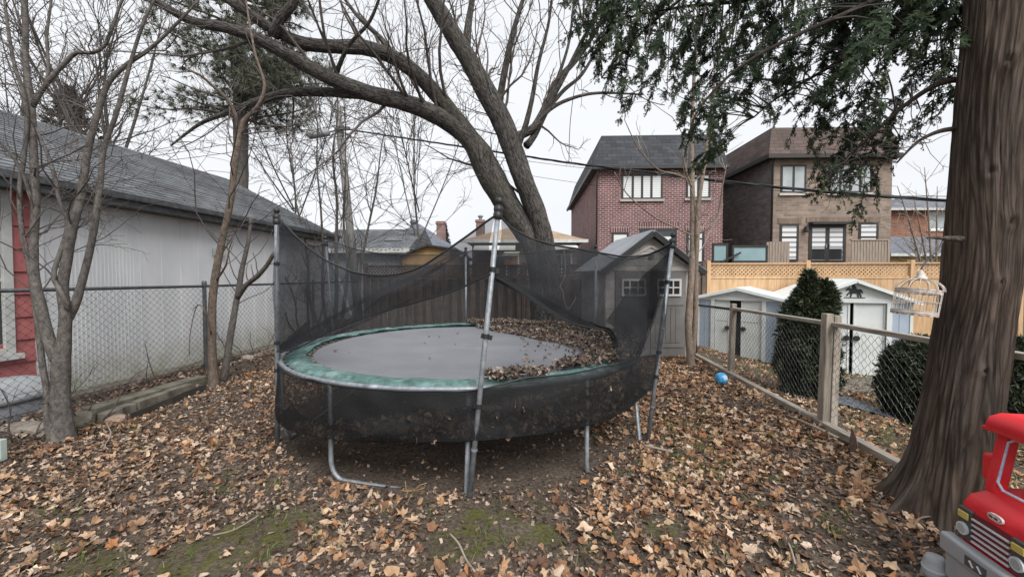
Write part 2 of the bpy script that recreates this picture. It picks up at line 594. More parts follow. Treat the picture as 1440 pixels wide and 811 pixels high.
def folded(pr, seed):
    """a leaf curled up along its own midrib"""
    V, Fc = pr
    V = V.copy()
    r = random.Random(seed)
    k = r.uniform(1.4, 2.4)
    a = np.abs(V[:, 1]) * k
    s_ = np.sign(V[:, 1])
    V[:, 2] = V[:, 2] * .5 + (1 - np.cos(a)) / k
    V[:, 1] = s_ * np.sin(a) / k
    return V, Fc

def torn(pr, seed):
    """a leaf with part of the blade gone"""
    V, Fc = pr
    r = random.Random(seed)
    k = r.randint(0, len(Fc) - 2)
    n = r.randint(7, 11)
    return V, np.array([Fc[(k + i) % (len(Fc) - 1)] for i in range(n)])

PROTOS = [leaf_proto(i, c) for i, c in enumerate((0.35, 0.6, 0.9, 0.7, 1.2, 0.5, 1.5, 1.0, 0.8))] + [folded(leaf_proto(70 + i, .5), i) for i in range(4)] + [folded(leaf_proto(90 + i, .8), 20 + i) for i in range(3)] + [torn(leaf_proto(110 + i, .8), i) for i in range(4)] + [oval_proto(50 + i, c) for i, c in enumerate((0.7, 1.0, 1.4))]

def rotm(ax, ay, az):
    cx, sx, cy, sy, cz, sz = np.cos(ax), np.sin(ax), np.cos(ay), np.sin(ay), np.cos(az), np.sin(az)
    Rm = np.zeros((len(ax), 3, 3))
    Rm[:, 0, 0] = cz * cy; Rm[:, 0, 1] = cz * sy * sx - sz * cx; Rm[:, 0, 2] = cz * sy * cx + sz * sx
    Rm[:, 1, 0] = sz * cy; Rm[:, 1, 1] = sz * sy * sx + cz * cx; Rm[:, 1, 2] = sz * sy * cx - cz * sx
    Rm[:, 2, 0] = -sy; Rm[:, 2, 1] = cy * sx; Rm[:, 2, 2] = cy * cx
    return Rm

def scatter_leaves(P, smin, smax, tilt, name, mat, label, lift=0.012, off=(0, 0, 0)):
    mb = MB()
    n = len(P)
    k = RNG.integers(0, len(PROTOS), n)
    R = rotm(RNG.normal(0, tilt, n), RNG.normal(0, tilt, n), RNG.uniform(0, 2 * PI, n))
    s = (smin + (smax - smin) * RNG.beta(1.6, 1.8, n)) * np.where(RNG.random(n) < 0.08, 1.4, 1.0) * np.where(RNG.random(n) < 0.2, .62, 1.0)
    P = P.copy()
    P[:, 2] += RNG.uniform(0.3, 2.2, n) * lift
    for i, (pv, pf) in enumerate(PROTOS):
        q = k == i
        if q.any():
            flip = np.where(RNG.random(q.sum()) < .5, -1.0, 1.0)
            Mx = R[q] * s[q][:, None, None]
            Mx = Mx.copy()
            Mx[:, :, 2] *= flip[:, None]
            mb.inst(pv, pf, Mx, P[q])
    o = mb.build(name, mat, uv=False, off=off)
    o.location = off
    return tag(o, label, 'leaves', kind='stuff')

LEAF_TAN = [(0.0, (0.075, 0.045, 0.032)), (0.16, (0.18, 0.095, 0.055)), (0.36, (0.32, 0.185, 0.105)), (0.58, (0.45, 0.30, 0.185)), (0.8, (0.57, 0.42, 0.29)), (0.92, (0.70, 0.58, 0.47)), (0.95, (0.40, 0.18, 0.075)), (1.0, (0.36, 0.21, 0.11))]
LEAF_DRK = [(0.0, (0.04, 0.029, 0.023)), (0.3, (0.11, 0.075, 0.056)), (0.6, (0.22, 0.155, 0.115)), (0.85, (0.36, 0.275, 0.215)), (1.0, (0.46, 0.37, 0.30))]
M['leaf'] = island('dry_maple_leaf', LEAF_TAN, 0.75, 0.12, 0.35, 14)
M['leaf_dark'] = island('damp_brown_leaf', LEAF_DRK, 0.7, 0.08, 0.35, 14)

def in_poly(x, y, poly):
    x, y = np.asarray(x), np.asarray(y)
    ins = np.zeros(x.shape, bool)
    n = len(poly)
    for i in range(n):
        x1, y1 = poly[i][:2]
        x2, y2 = poly[(i + 1) % n][:2]
        c = ((y1 > y) != (y2 > y)) & (x < (x2 - x1) * (y - y1) / (y2 - y1 + 1e-12) + x1)
        ins ^= c
    return ins

def yard_points(n, v0, v1, u0, u1):
    v, u = RNG.uniform(v0, v1, n), RNG.uniform(u0, u1, n)
    x, y = v * CT + u * ST, -v * ST + u * CT
    return x, y

def yard_leaves():
    x, y = yard_points(85000, -5.1, 3.0, 0.55, 11.0)
    d = np.ones(len(x)) * 0.8
    v, u = W2Y(x, y)
    r = np.hypot(x - TC[0], y - TC[1])
    under = r < 2.12
    ang = np.arctan2(y - TC[1], x - TC[0])
    d = np.where(under, np.where((ang > -.72) & (ang < 1.2) & (r > 1.3), 0.3, 0.035), d)
    d *= 1 - .9 * sstep(2.45, 2.15, r) * (ang > -1.45) * (ang < -.95)
    d *= 1 - .75 * sstep(2.3, 2.12, r) * (ang < -1.45) * (ang > -2.6)
    fr = sstep(0.75, 0.2, np.hypot((x + 0.15) * 0.8, y - 2.85))       # trodden soil before the front pole
    d *= 1 - 0.72 * fr
    nz = vnoise(x, y, 1.1, 3.1) + 0.5 * vnoise(x, y, 3.1, 8.3)
    left = sstep(-0.2, -2.2, x)
    d *= np.clip(0.66 + 0.9 * nz - 0.1 * left, 0.16, 1)
    d *= 1 - 0.55 * sstep(-1.2, 0.4, x) * sstep(2.9, 2.2, y) * sstep(1.6, 0.2, x)
    for (p, q) in MOSS:
        d *= 1 - 0.85 * sstep(q * 1.05, q * 0.5, np.hypot(x - p[0], (y - p[1]) * 1.2))
    tr = np.hypot(x - 3.05, y - 2.85)
    d *= sstep(0.22, 0.34, tr)
    k = RNG.random(len(x)) < d
    x, y = x[k], y[k]
    P = np.stack([x, y, gz(x, y)], 1)
    isleft = RNG.random(len(P)) < (0.25 + 0.4 * sstep(0.2, -2.5, P[:, 0]))
    pale = P[~isleft]
    east = RNG.random(len(pale)) < sstep(-.4, .9, pale[:, 0])
    scatter_leaves(pale[~east], 0.026, 0.058, 0.42, 'fallen_leaves', M['leaf'], 'dry tan maple leaves strewn thinly over the soil left of and before the trampoline', 0.012)
    scatter_leaves(pale[east], 0.029, 0.060, 0.36, 'fallen_leaves', M['leaf'], 'thick carpet of large tan maple leaves between the trampoline and the right fence', 0.014)
    scatter_leaves(P[isleft], 0.018, 0.046, 0.5, 'fallen_leaves', M['leaf_dark'], 'damp dark brown leaves lying among the paler ones, thickest on the left of the yard', 0.010)
    # crumbled bits
    n = 90000
    x, y = yard_points(n, -5.2, 3.0, 0.55, 9.0)
    rr = np.hypot(x - TC[0], y - TC[1])
    k = RNG.random(n) < np.where(rr < 2.1, 0.16, 0.9)
    for (p, q) in MOSS:
        k &= ~((np.hypot(x - p[0], (y - p[1]) * 1.2) < q * 0.7) & (RNG.random(n) < 0.75))
    x, y = x[k], y[k]
    n = len(x)
    pv = np.array([(-1, -.5, 0), (.9, -.6, .15), (1.1, .5, 0), (-.7, .55, .2)])
    pf = np.array([(0, 1, 2, 3)])
    R = rotm(RNG.normal(0, .5, n), RNG.normal(0, .5, n), RNG.uniform(0, 6.28, n)) * RNG.uniform(0.005, 0.02, n)[:, None, None]
    mb = MB().inst(pv, pf, R, np.stack([x, y, gz(x, y) + RNG.uniform(.003, .012, n)], 1))
    tag(mb.build('leaf_crumbs', M['leaf_dark'], uv=False), 'small crumbled leaf fragments scattered on the dark soil', 'leaf litter', kind='stuff')
    # neighbour side
    x, y = yard_points(13000, 3.12, 9.5, 1.5, 10.4)
    nz = vnoise(x, y, 1.4, 5.5)
    k = RNG.random(len(x)) < np.clip(0.75 + 1.0 * nz, 0.15, 1)
    x, y = x[k], y[k]
    scatter_leaves(np.stack([x, y, gz(x, y)], 1), 0.03, 0.06, 0.4, 'fallen_leaves', M['leaf'], 'dry leaves on the grass of the yard beyond the right wire fence', 0.012)
    # strip between kerb and left fence
    x, y = yard_points(3500, -5.9, -5.05, 2.5, 11.0)
    z = gz(x, y) + 0.02
    scatter_leaves(np.stack([x, y, z], 1), 0.02, 0.042, 0.5, 'fallen_leaves', M['leaf_dark'], 'dark leaves caught along the foot of the left wire fence', 0.012)

yard_leaves()

def grass():
    """sparse blades: neighbour's lawn and a few tufts in the yard"""
    pv = np.array([(-.5, 0, 0), (.5, 0, 0), (.35, .25, .55), (-.35, .25, .55), (0, .75, 1.0)])
    F4 = np.array([(0, 1, 2, 3)]); F3 = np.array([(3, 2, 4)])
    mb = MB()
    x, y = yard_points(16000, 3.15, 9.0, 1.5, 9.8)
    k = (np.sin(3.1 * x + 1.2 * y) * np.sin(2.3 * y - x) > -0.05) & (RNG.random(len(x)) < 0.8)
    x, y = x[k], y[k]
    tx, ty = [], []
    for i in range(130):
        c = gnd(RNG.uniform(60, 1250), RNG.uniform(590, 800)) if i < 85 else gnd(RNG.uniform(930, 1010), RNG.uniform(560, 680))
        if np.hypot(c[0] - TC[0], c[1] - TC[1]) < 2.2:
            continue
        m_ = RNG.integers(8, 26)
        tx.append(c[0] + RNG.normal(0, .05, m_)); ty.append(c[1] + RNG.normal(0, .05, m_))
    x = np.concatenate([x] + tx); y = np.concatenate([y] + ty)
    n = len(x)
    R = rotm(RNG.normal(0, .35, n), RNG.normal(0, .35, n), RNG.uniform(0, 6.28, n))
    S = np.stack([RNG.uniform(.003, .006, n), RNG.uniform(.02, .06, n), RNG.uniform(.03, .085, n)], 1)
    Mx = R * S[:, None, :]
    T = np.stack([x, y, gz(x, y)], 1)
    v = np.einsum('nij,kj->nki', Mx, pv) + T[:, None, :]
    o_ = (np.arange(n) * 5)[:, None]
    mb.V.append(v.reshape(-1, 3)); mb.n = n * 5
    mb.F += [F4 + o_, F3 + o_]
    mat = island('grass_blade', [(0, (0.05, 0.085, 0.016)), (0.6, (0.11, 0.17, 0.04)), (1, (0.24, 0.23, 0.09))], 0.7, 0.2)
    tag(mb.build('grass', mat, uv=False), 'short green grass showing between the leaves', 'grass', kind='stuff')

grass()

# ------------------------------------------------------------------ trees
def smooth_path(ctrl, step=0.12):
    """Catmull-Rom through (x,y,z,r) rows"""
    C_ = np.array(ctrl, float)
    Pp = np.vstack([2 * C_[0] - C_[1], C_, 2 * C_[-1] - C_[-2]])
    out = []
    for i in range(1, len(Pp) - 2):
        p0, p1, p2, p3 = Pp[i - 1:i + 3]
        n = max(2, int(np.linalg.norm(p2[:3] - p1[:3]) / step))
        for k in range(n):
            t = k / n
            out.append(0.5 * (2 * p1 + (p2 - p0) * t + (2 * p0 - 5 * p1 + 4 * p2 - p3) * t * t + (3 * p1 - p0 - 3 * p2 + p3) * t ** 3))
    out.append(C_[-1])
    out = np.array(out)
    out[:, 3] = np.maximum(out[:, 3], 0.003)
    return out

def pxpath(rows, step=0.12):
    """rows of (px, py, depth, radius)"""
    return smooth_path([(*at(a, b, d), r) for a, b, d, r in rows], step)

def thin(p, k):
    p = p.copy()
    p[:, 3] *= k
    return p

def rough_tube(mb, path, sides=14, amp=0.06, seed=0.0, flare=0):
    """limb with an uneven, knotty surface"""
    P, R = path[:, :3], path[:, 3]
    base = mb.n
    mb.tube(P, R, sides)
    v = mb.V[-1]
    K = len(P)
    v = v.reshape(K, sides, 3)
    for i in range(K):
        for j in range(sides):
            d = v[i, j] - P[i]
            q = v[i, j]
            k = noise.noise(Vector((q[0] * 5 + seed, q[1] * 5, q[2] * 1.6))) * amp * 1.5 + noise.noise(Vector((q[0] * 17, q[1] * 17 + seed, q[2] * 5))) * amp
            k += amp * .8 * noise.noise(Vector((math.cos(j / sides * 6.283) * 3 + seed, math.sin(j / sides * 6.283) * 3, i * .05)))
            v[i, j] = P[i] + d * (1 + k)
    mb.V[-1] = v.reshape(-1, 3)
    L = np.concatenate([[0], np.cumsum(np.linalg.norm(np.diff(P, axis=0), axis=1))])
    an = np.arange(sides) / sides * 2 * PI
    bc = np.zeros((K, sides, 3))
    bc[..., 0] = R[:, None] * np.cos(an)[None]
    bc[..., 1] = R[:, None] * np.sin(an)[None]
    bc[..., 2] = L[:, None] + seed * 3.1
    mb.BC.append(bc.reshape(-1, 3))
    return mb

def spawn(rng, paths, dens, ratio, Lmax, Lmin, rfrac, rmin, ang, up, wob, K=6, tmin=0.15, rmaxabs=1, droop=0.0):
    """children of every parent path -> list of (K,4)"""
    out = []
    for p in paths:
        seg = np.linalg.norm(np.diff(p[:, :3], axis=0), axis=1)
        cum = np.concatenate([[0], np.cumsum(seg)])
        L = cum[-1]
        n = rng.poisson(dens * L * (1 - tmin))
        for _ in range(n):
            t = tmin + (1 - tmin) * rng.random() ** 0.85
            i = min(np.searchsorted(cum, t * L), len(p) - 1)
            i = max(i, 1)
            tan = p[i, :3] - p[i - 1, :3]
            tan /= np.linalg.norm(tan) + 1e-9
            q = rng.normal(size=3)
            q -= tan * q.dot(tan)
            q /= np.linalg.norm(q) + 1e-9
            a = math.radians(rng.uniform(*ang))
            d = tan * math.cos(a) + q * math.sin(a)
            d[2] += up
            d /= np.linalg.norm(d)
            ln = min(Lmax, max(Lmin, ratio * L * (1.15 - 0.7 * t) * rng.uniform(0.55, 1.3)))
            r0 = min(p[i, 3] * rfrac, rmaxabs) * rng.uniform(0.7, 1.0)
            r0 = max(r0, rmin)
            pts = np.zeros((K, 4))
            pts[0, :3] = p[i, :3]
            for k in range(1, K):
                d = d + rng.normal(size=3) * wob
                d[2] += up * 0.22 - droop * k / K
                d /= np.linalg.norm(d)
                pts[k, :3] = pts[k - 1, :3] + d * ln / (K - 1)
            pts[:, 3] = np.linspace(r0, max(rmin * 0.75, r0 * 0.25), K)
            out.append(pts)
    return out

def tubes_of(mb, paths, sides):
    byk = {}
    for p in paths:
        byk.setdefault(len(p), []).append(p)
    for k, L in byk.items():
        A = np.array(L)
        mb.tubes(A[:, :, :3], A[:, :, 3], sides)
    return mb

BARK_GREY = bark('grey_brown_bark', (0.05, 0.045, 0.042), (0.20, 0.185, 0.172), 16, (1, 1, 0.6), 0.7, None, .01, .12)
BARK_MAPLE = bark('ridged_maple_bark', (0.030, 0.027, 0.026), (0.148, 0.137, 0.128), 14, (1, 1, 0.22), 1.0, (0.085, 0.085, 0.06), .03, .3)
BARK_DARK = bark('dark_limb_bark', (0.04, 0.035, 0.031), (0.145, 0.125, 0.105), 14, (1, 1, 0.4), 0.9, (0.08, 0.085, 0.05))
BARK_PALE = bark('pale_tan_bark', (0.13, 0.10, 0.08), (0.36, 0.295, 0.24), 14, (1, 1, 0.6), 0.6, None, .01, .12)
TWIG = plain('bare_twig', (0.115, 0.098, 0.09), (0.055, 0.047, 0.044), 3, 0.9)
TWIG_DARK = plain('dark_bare_twig', (0.10, 0.082, 0.075), (0.045, 0.038, 0.035), 3, 0.9)
TWIG_PALE = plain('pale_bare_twig', (0.33, 0.28, 0.24), (0.17, 0.14, 0.12), 3, 0.9)

def bare_tree(name, label, base, stems, bark_m, twig_m, seed, lv, sides=12, amp=0.07, stem_names=None, group=None, cat='tree', keep=None):
    """stems: list of smoothed paths (trunk first). lv: list of spawn kwargs per level"""
    rng = np.random.default_rng(seed)
    t = thing(name, label, cat, base, 0, group)
    for i, s in enumerate(stems):
        mb = rough_tube(MB(), s, sides if s[0, 3] > 0.03 else 7, amp, seed + i * 3.3)
        nm = (stem_names[i] if stem_names else ('trunk' if i == 0 else 'limb'))
        mb.build(nm, bark_m, t, off=base, smooth=True, uv=False)
    cur = stems
    mb = MB()
    for q, kw in enumerate(lv):
        cur = spawn(rng, cur, **kw)
        if keep is not None:
            cur = [c for c in cur if keep(c)]
        tubes_of(mb, cur, 6 if q == 0 else (4 if q == 1 else 3))
    if mb.n:
        mb.build('crown', twig_m, t, off=base, smooth=True, uv=False)
    return t

# --- the big leaning maple
D = 9.3
mb_ = at(775, 470, D)
base = np.array([mb_[0], mb_[1], 0.0])
s_left = pxpath([(775, 497, D, .46), (768, 455, D, .36), (763, 400, D, .29), (754, 358, D, .265), (744, 333, D, .265), (727, 308, D - .03, .275), (709, 279, D - .06, .29), (692, 250, D - .1, .30), (674, 215, D - .14, .27), (664, 197, D - .18, .2), (656, 184, D - .2, .1)])
l_up = pxpath([(676, 222, D - .12, .27), (652, 180, D - .25, .21), (622, 143, D - .4, .19), (590, 108, D - .6, .175), (555, 82, D - .8, .165), (515, 68, D - 1, .155), (470, 66, D - 1.2, .145), (430, 62, D - 1.4, .13), (395, 48, D - 1.5, .115), (350, 20, D - 1.7, .09), (290, -20, D - 2, .05)])
l_low = pxpath([(690, 244, D - .1, .24), (672, 210, D - .13, .265), (640, 178, D - .3, .235), (600, 156, D - .5, .205), (560, 142, D - .7, .19), (520, 132, D - .9, .18), (480, 117, D - 1.1, .165), (445, 100, D - 1.3, .15), (405, 78, D - 1.5, .135), (365, 56, D - 1.7, .12), (320, 40, D - 2, .10), (270, 30, D - 2.2, .085), (225, 5, D - 2.4, .06), (170, -35, D - 2.6, .035)])
l_side = pxpath([(520, 134, D - .9, .115), (480, 131, D - .9, .105), (430, 129, D - .8, .10), (390, 134, D - .7, .095), (350, 147, D - .6, .08), (315, 160, D - .5, .06), (280, 175, D - .4, .04), (240, 205, D - .3, .02)])
s_right = pxpath([(784, 497, D - .12, .42), (781, 455, D - .12, .33), (776, 410, D - .12, .27), (771, 375, D - .13, .24), (765, 338, D - .15, .225), (758, 308, D - .18, .22), (746, 278, D - .2, .225), (733, 245, D - .25, .235), (712, 185, D - .3, .24), (688, 138, D - .4, .225), (662, 90, D - .5, .205), (635, 45, D - .6, .19), (608, 0, D - .7, .17), (585, -45, D - .8, .14), (560, -110, D - 1, .09)])
b1 = pxpath([(722, 195, D - .3, .11), (736, 188, D - .2, .10), (752, 178, D - .2, .09), (772, 140, D, .08), (785, 112, D, .07), (812, 82, D + .1, .06), (840, 40, D + .2, .045), (862, -10, D + .3, .03)])
b2 = pxpath([(740, 205, D - .2, .085), (752, 190, D - .1, .07), (775, 142, D - .2, .06), (800, 95, D - .3, .05), (820, 55, D - .4, .04), (850, 0, D - .5, .025)])
b3 = pxpath([(700, 160, D - .3, .10), (706, 120, D - .1, .08), (716, 70, D, .07), (726, 30, D + .1, .055), (742, -20, D + .2, .04)])
b4 = pxpath([(655, 80, D - .5, .10), (658, 40, D - .3, .08), (664, 0, D - .2, .065), (670, -50, D, .05)])
b5 = pxpath([(384, 52, D - 1.6, .10), (392, 30, D - 1.7, .09), (410, 8, D - 1.8, .08), (425, -25, D - 1.9, .06)])
b6 = pxpath([(555, 82, D - .8, .07), (536, 55, D - .7, .055), (505, 25, D - .7, .04), (482, -5, D - .7, .03), (460, -40, D - .7, .02)])
b8 = pxpath([(750, 180, D - .2, .05), (772, 155, D - .2, .045), (800, 140, D - .2, .038), (840, 131, D - .1, .03), (905, 133, D, .016)])
b9 = pxpath([(726, 212, D - .3, .07), (738, 180, D - .4, .06), (748, 140, D - .5, .05), (757, 90, D - .6, .04), (772, 30, D - .7, .03), (778, -30, D - .8, .02)])
b10 = pxpath([(758, 172, D - .1, .05), (790, 130, D + .3, .045), (818, 105, D + .5, .04), (845, 60, D + .7, .03), (872, 20, D + .9, .02)])
b11 = pxpath([(760, 165, D, .05), (784, 110, D + .2, .04), (800, 60, D + .4, .03), (806, 10, D + .6, .024), (815, -40, D + .8, .016)])
b7 = pxpath([(470, 112, D - 1.1, .06), (478, 90, D - 1.3, .045), (492, 62, D - 1.5, .035), (520, 30, D - 1.7, .03), (540, -20, D - 2, .02)])
maple_lv = [dict(dens=1.7, ratio=0.4, Lmax=2.8, Lmin=0.7, rfrac=0.30, rmin=0.012, ang=(30, 70), up=0.30, wob=0.16, K=8, tmin=0.12, rmaxabs=0.045),
            dict(dens=3.6, ratio=0.5, Lmax=1.4, Lmin=0.4, rfrac=0.5, rmin=0.0065, ang=(25, 65), up=0.12, wob=0.2, K=6, tmin=0.1, rmaxabs=0.016),
            dict(dens=5.0, ratio=0.5, Lmax=0.8, Lmin=0.25, rfrac=0.6, rmin=0.0045, ang=(25, 60), up=0.05, wob=0.2, K=5, tmin=0.1, rmaxabs=0.008)]
def keep_maple(c):
    return not (c[0, 2] < 3.2)
bare_tree('maple_tree', 'big leafless maple with two thick leaning trunks behind the trampoline', base,
          [thin(s_left, 1.0), thin(s_right, .97), thin(l_up, .9), thin(l_low, .9), thin(l_side, .9), b1, b2, b3, b4, b5, b6, b7, b8, b9, b10, b11], BARK_MAPLE, TWIG, 21, maple_lv, 30, 0.06,
          ['trunk', 'trunk'] + ['limb'] * 14, keep=keep_maple)

# --- multi-stemmed tree at the left fence
d = 4.0
base = np.array([at(88, 618, d)[0], d, 0.0])
A0 = pxpath([(88, 630, d, .21), (87, 612, d, .16), (86, 590, d, .13), (85, 560, d, .112), (85, 530, d, .11), (86, 510, d, .105), (90, 480, d, .085), (92, 440, d, .075), (88, 405, d, .068), (95, 360, d, .06), (103, 315, d, .056), (113, 280, d + .05, .052), (123, 215, d + .1, .045), (136, 165, d + .1, .04), (152, 118, d + .1, .036), (180, 90, d + .1, .03), (212, 68, d + .1, .026), (252, 30, d + .1, .02), (280, 0, d + .1, .014)], .06)
A1 = pxpath([(84, 515, d, .07), (73, 492, d - .03, .075), (64, 460, d - .03, .07), (56, 425, d - .03, .065), (48, 390, d - .03, .06), (47, 340, d, .054), (50, 295, d, .05), (48, 240, d, .048), (46, 190, d, .045), (44, 145, d, .042), (36, 90, d, .038), (36, 40, d, .036), (36, -10, d, .034), (60, -60, d, .02)], .06)
A2 = pxpath([(93, 455, d + .03, .05), (105, 430, d + .05, .055), (117, 390, d + .05, .05), (128, 345, d + .05, .046), (134, 310, d + .05, .043), (141, 260, d + .05, .038), (146, 210, d + .05, .035), (162, 165, d + .05, .03), (172, 130, d + .05, .028), (186, 80, d + .05, .024), (202, 32, d + .05, .02), (222, -10, d + .05, .014)], .06)
A3 = pxpath([(72, 618, d - .05, .05), (66, 585, d - .05, .042), (66, 550, d - .05, .04), (60, 515, d - .05, .038), (55, 475, d - .05, .035), (48, 420, d - .05, .032), (40, 370, d - .05, .03), (30, 318, d - .05, .03), (28, 265, d - .05, .028), (35, 210, d - .05, .026), (37, 150, d - .05, .025), (20, 90, d - .05, .022), (10, 30, d - .05, .018), (5, -20, d - .05, .014)], .06)
A4 = pxpath([(46, 150, d, .035), (56, 132, d, .033), (72, 110, d, .031), (92, 88, d, .03), (108, 74, d, .028), (128, 75, d, .025), (146, 66, d, .022), (158, 40, d, .02), (170, 5, d, .017), (190, -30, d, .012)], .06)
A5 = pxpath([(96, 435, d - .03, .035), (90, 418, d - .05, .035), (80, 400, d - .06, .033), (76, 382, d - .06, .03), (95, 318, d, .028), (84, 285, d - .05, .026), (76, 245, d - .05, .024), (62, 205, d - .05, .02), (50, 180, d - .05, .016)], .06)
A6 = pxpath([(50, 300, d, .022), (30, 240, d - .1, .02), (0, 200, d - .2, .018), (-40, 170, d - .3, .012)], .06)
A7 = pxpath([(60, 130, d, .022), (68, 100, d, .02), (66, 50, d, .018), (72, 0, d, .015), (70, -30, d, .01)], .06)
left_lv = [dict(dens=3.2, ratio=0.35, Lmax=1.5, Lmin=0.35, rfrac=0.4, rmin=0.0042, ang=(30, 80), up=0.10, wob=0.24, K=8, tmin=0.25, rmaxabs=0.009),
           dict(dens=5.5, ratio=0.5, Lmax=0.75, Lmin=0.2, rfrac=0.6, rmin=0.0027, ang=(25, 65), up=0.05, wob=0.22, K=5, tmin=0.1, rmaxabs=0.006),
           dict(dens=6.0, ratio=0.5, Lmax=0.4, Lmin=0.12, rfrac=0.7, rmin=0.002, ang=(25, 60), up=0.0, wob=0.22, K=4, tmin=0.1, rmaxabs=0.004)]
bare_tree('young_tree', 'bare tree of several grey stems from one base at the left wire fence', base, [thin(q, .66) for q in (A0, A1, A2, A3, A4, A5, A6, A7)], BARK_GREY, TWIG, 5, left_lv, 14, 0.05,
          ['trunk', 'stem', 'stem', 'stem'] + ['limb'] * 4, keep=lambda c: c[0, 2] > 1.3 and c[-1, 1] > 2.6)

# --- slender tree by the fence post
d = 5.96
base = np.array([at(300, 545, d)[0], d, 0.0])
B0 = pxpath([(302, 550, d, .10), (299, 520, d, .075), (298, 470, d, .07), (299, 420, d, .068), (304, 380, d, .064), (314, 330, d, .058), (324, 285, d, .055), (329, 240, d, .052), (335, 200, d, .05), (340, 176, d, .05), (347, 165, d, .035), (362, 150, d, .03), (372, 120, d, .026), (360, 80, d, .02), (352, 40, d, .018), (346, 0, d, .014)], .08)
B1 = pxpath([(337, 185, d, .04), (330, 160, d - .1, .032), (318, 138, d - .2, .028), (296, 118, d - .3, .024), (280, 105, d - .4, .02), (262, 98, d - .5, .015)], .08)
B2 = pxpath([(304, 395, d, .02), (318, 372, d - .2, .016), (322, 350, d - .2, .013), (330, 330, d - .2, .01)], .08)
B3 = pxpath([(297, 470, d - .1, .014), (290, 440, d - .2, .013), (278, 428, d - .2, .009), (268, 465, d - .2, .007), (266, 500, d - .2, .006)], .08)
thin_lv = [dict(dens=4.0, ratio=0.35, Lmax=1.7, Lmin=0.3, rfrac=0.4, rmin=0.0055, ang=(30, 75), up=0.12, wob=0.2, K=7, tmin=0.3, rmaxabs=0.012),
           dict(dens=3.4, ratio=0.5, Lmax=0.9, Lmin=0.2, rfrac=0.6, rmin=0.0038, ang=(25, 65), up=0.03, wob=0.22, K=5, tmin=0.1, rmaxabs=0.007),
           dict(dens=3.6, ratio=0.5, Lmax=0.5, Lmin=0.15, rfrac=0.7, rmin=0.003, ang=(25, 60), up=0.0, wob=0.22, K=4, tmin=0.1, rmaxabs=0.004)]
bare_tree('young_tree', 'slender tan tree growing through the left wire fence beside its black post', base, [thin(q, .82) for q in (B0, B1, B2, B3)], bark('tan_bark', (0.07, 0.056, 0.047), (0.24, 0.19, 0.155), 16, (1, 1, .6), .8, None, .012, .14), TWIG, 6, thin_lv, 12, 0.07, ['trunk', 'limb', 'limb', 'limb'])
d = 6.2
base = np.array([at(314, 535, d)[0], d, 0.0])
B0 = pxpath([(313, 537, d, .06), (319, 505, d, .05), (326, 460, d, .046), (334, 415, d, .042), (341, 375, d, .036), (348, 345, d, .03), (352, 318, d, .026), (352, 306, d, .02)], .08)
B1 = pxpath([(333, 420, d, .038), (345, 402, d - .1, .038), (362, 388, d - .2, .036), (376, 372, d - .3, .032), (386, 354, d - .4, .028)], .08)
bare_tree('young_tree', 'short broken sapling with a snapped side limb near the left wire fence', base, [B0, B1], BARK_GREY, TWIG_DARK, 8, [dict(dens=3.5, ratio=0.4, Lmax=.8, Lmin=0.2, rfrac=0.35, rmin=0.005, ang=(30, 70), up=0.2, wob=.2, K=6, tmin=.3, rmaxabs=.009)], 10, .07)

# --- twin-stemmed slender tree beside the grey shed
d = 7.45
base = np.array([at(972, 522, d)[0], d, 0.0])
C0 = pxpath([(972, 526, d, .11), (971, 505, d, .085), (968, 460, d, .075), (970, 420, d, .07), (973, 375, d, .066), (974, 335, d, .06), (974, 290, d, .056), (973, 240, d, .05), (973, 185, d, .044), (975, 130, d, .036), (978, 70, d, .028), (982, 0, d, .018)], .08)
C1 = pxpath([(974, 500, d + .05, .06), (978, 440, d + .08, .058), (978, 385, d + .05, .056), (980, 340, d - .05, .052), (982, 290, d - .05, .048), (989, 240, d, .04), (996, 190, d, .034), (1002, 140, d, .026), (1006, 80, d, .018)], .08)
C2 = pxpath([(978, 334, d, .022), (955, 322, d - .1, .018), (925, 308, d - .3, .016), (898, 288, d - .5, .014), (878, 268, d - .6, .012), (864, 242, d - .7, .01)], .08)
C3 = pxpath([(974, 255, d, .02), (950, 245, d - .2, .016), (925, 238, d - .3, .014), (900, 212, d - .5, .012), (888, 190, d - .6, .01), (878, 168, d - .7, .007)], .08)
C4 = pxpath([(980, 330, d, .024), (1000, 318, d - .1, .02), (1010, 300, d - .1, .017), (1016, 262, d - .2, .014), (1022, 232, d - .2, .01)], .08)
C5 = pxpath([(976, 270, d, .024), (966, 245, d - .1, .02), (960, 215, d - .2, .016), (962, 190, d - .2, .012)], .08)
bare_tree('young_tree', 'tall pale tree of two slender stems in front of the grey shed corner', base, [thin(q, .85) for q in (C0, C1, C2, C3, C4, C5)], BARK_PALE, TWIG_PALE, 9,
          [dict(dens=1.7, ratio=0.4, Lmax=1.6, Lmin=0.3, rfrac=0.35, rmin=0.006, ang=(35, 75), up=0.1, wob=0.16, K=7, tmin=0.3, rmaxabs=0.012),
           dict(dens=2.2, ratio=0.5, Lmax=.8, Lmin=0.2, rfrac=0.6, rmin=0.004, ang=(25, 65), up=0.03, wob=0.2, K=5, tmin=0.1, rmaxabs=0.007)], 12, .06,
          ['trunk', 'stem', 'limb', 'limb', 'limb', 'limb'])

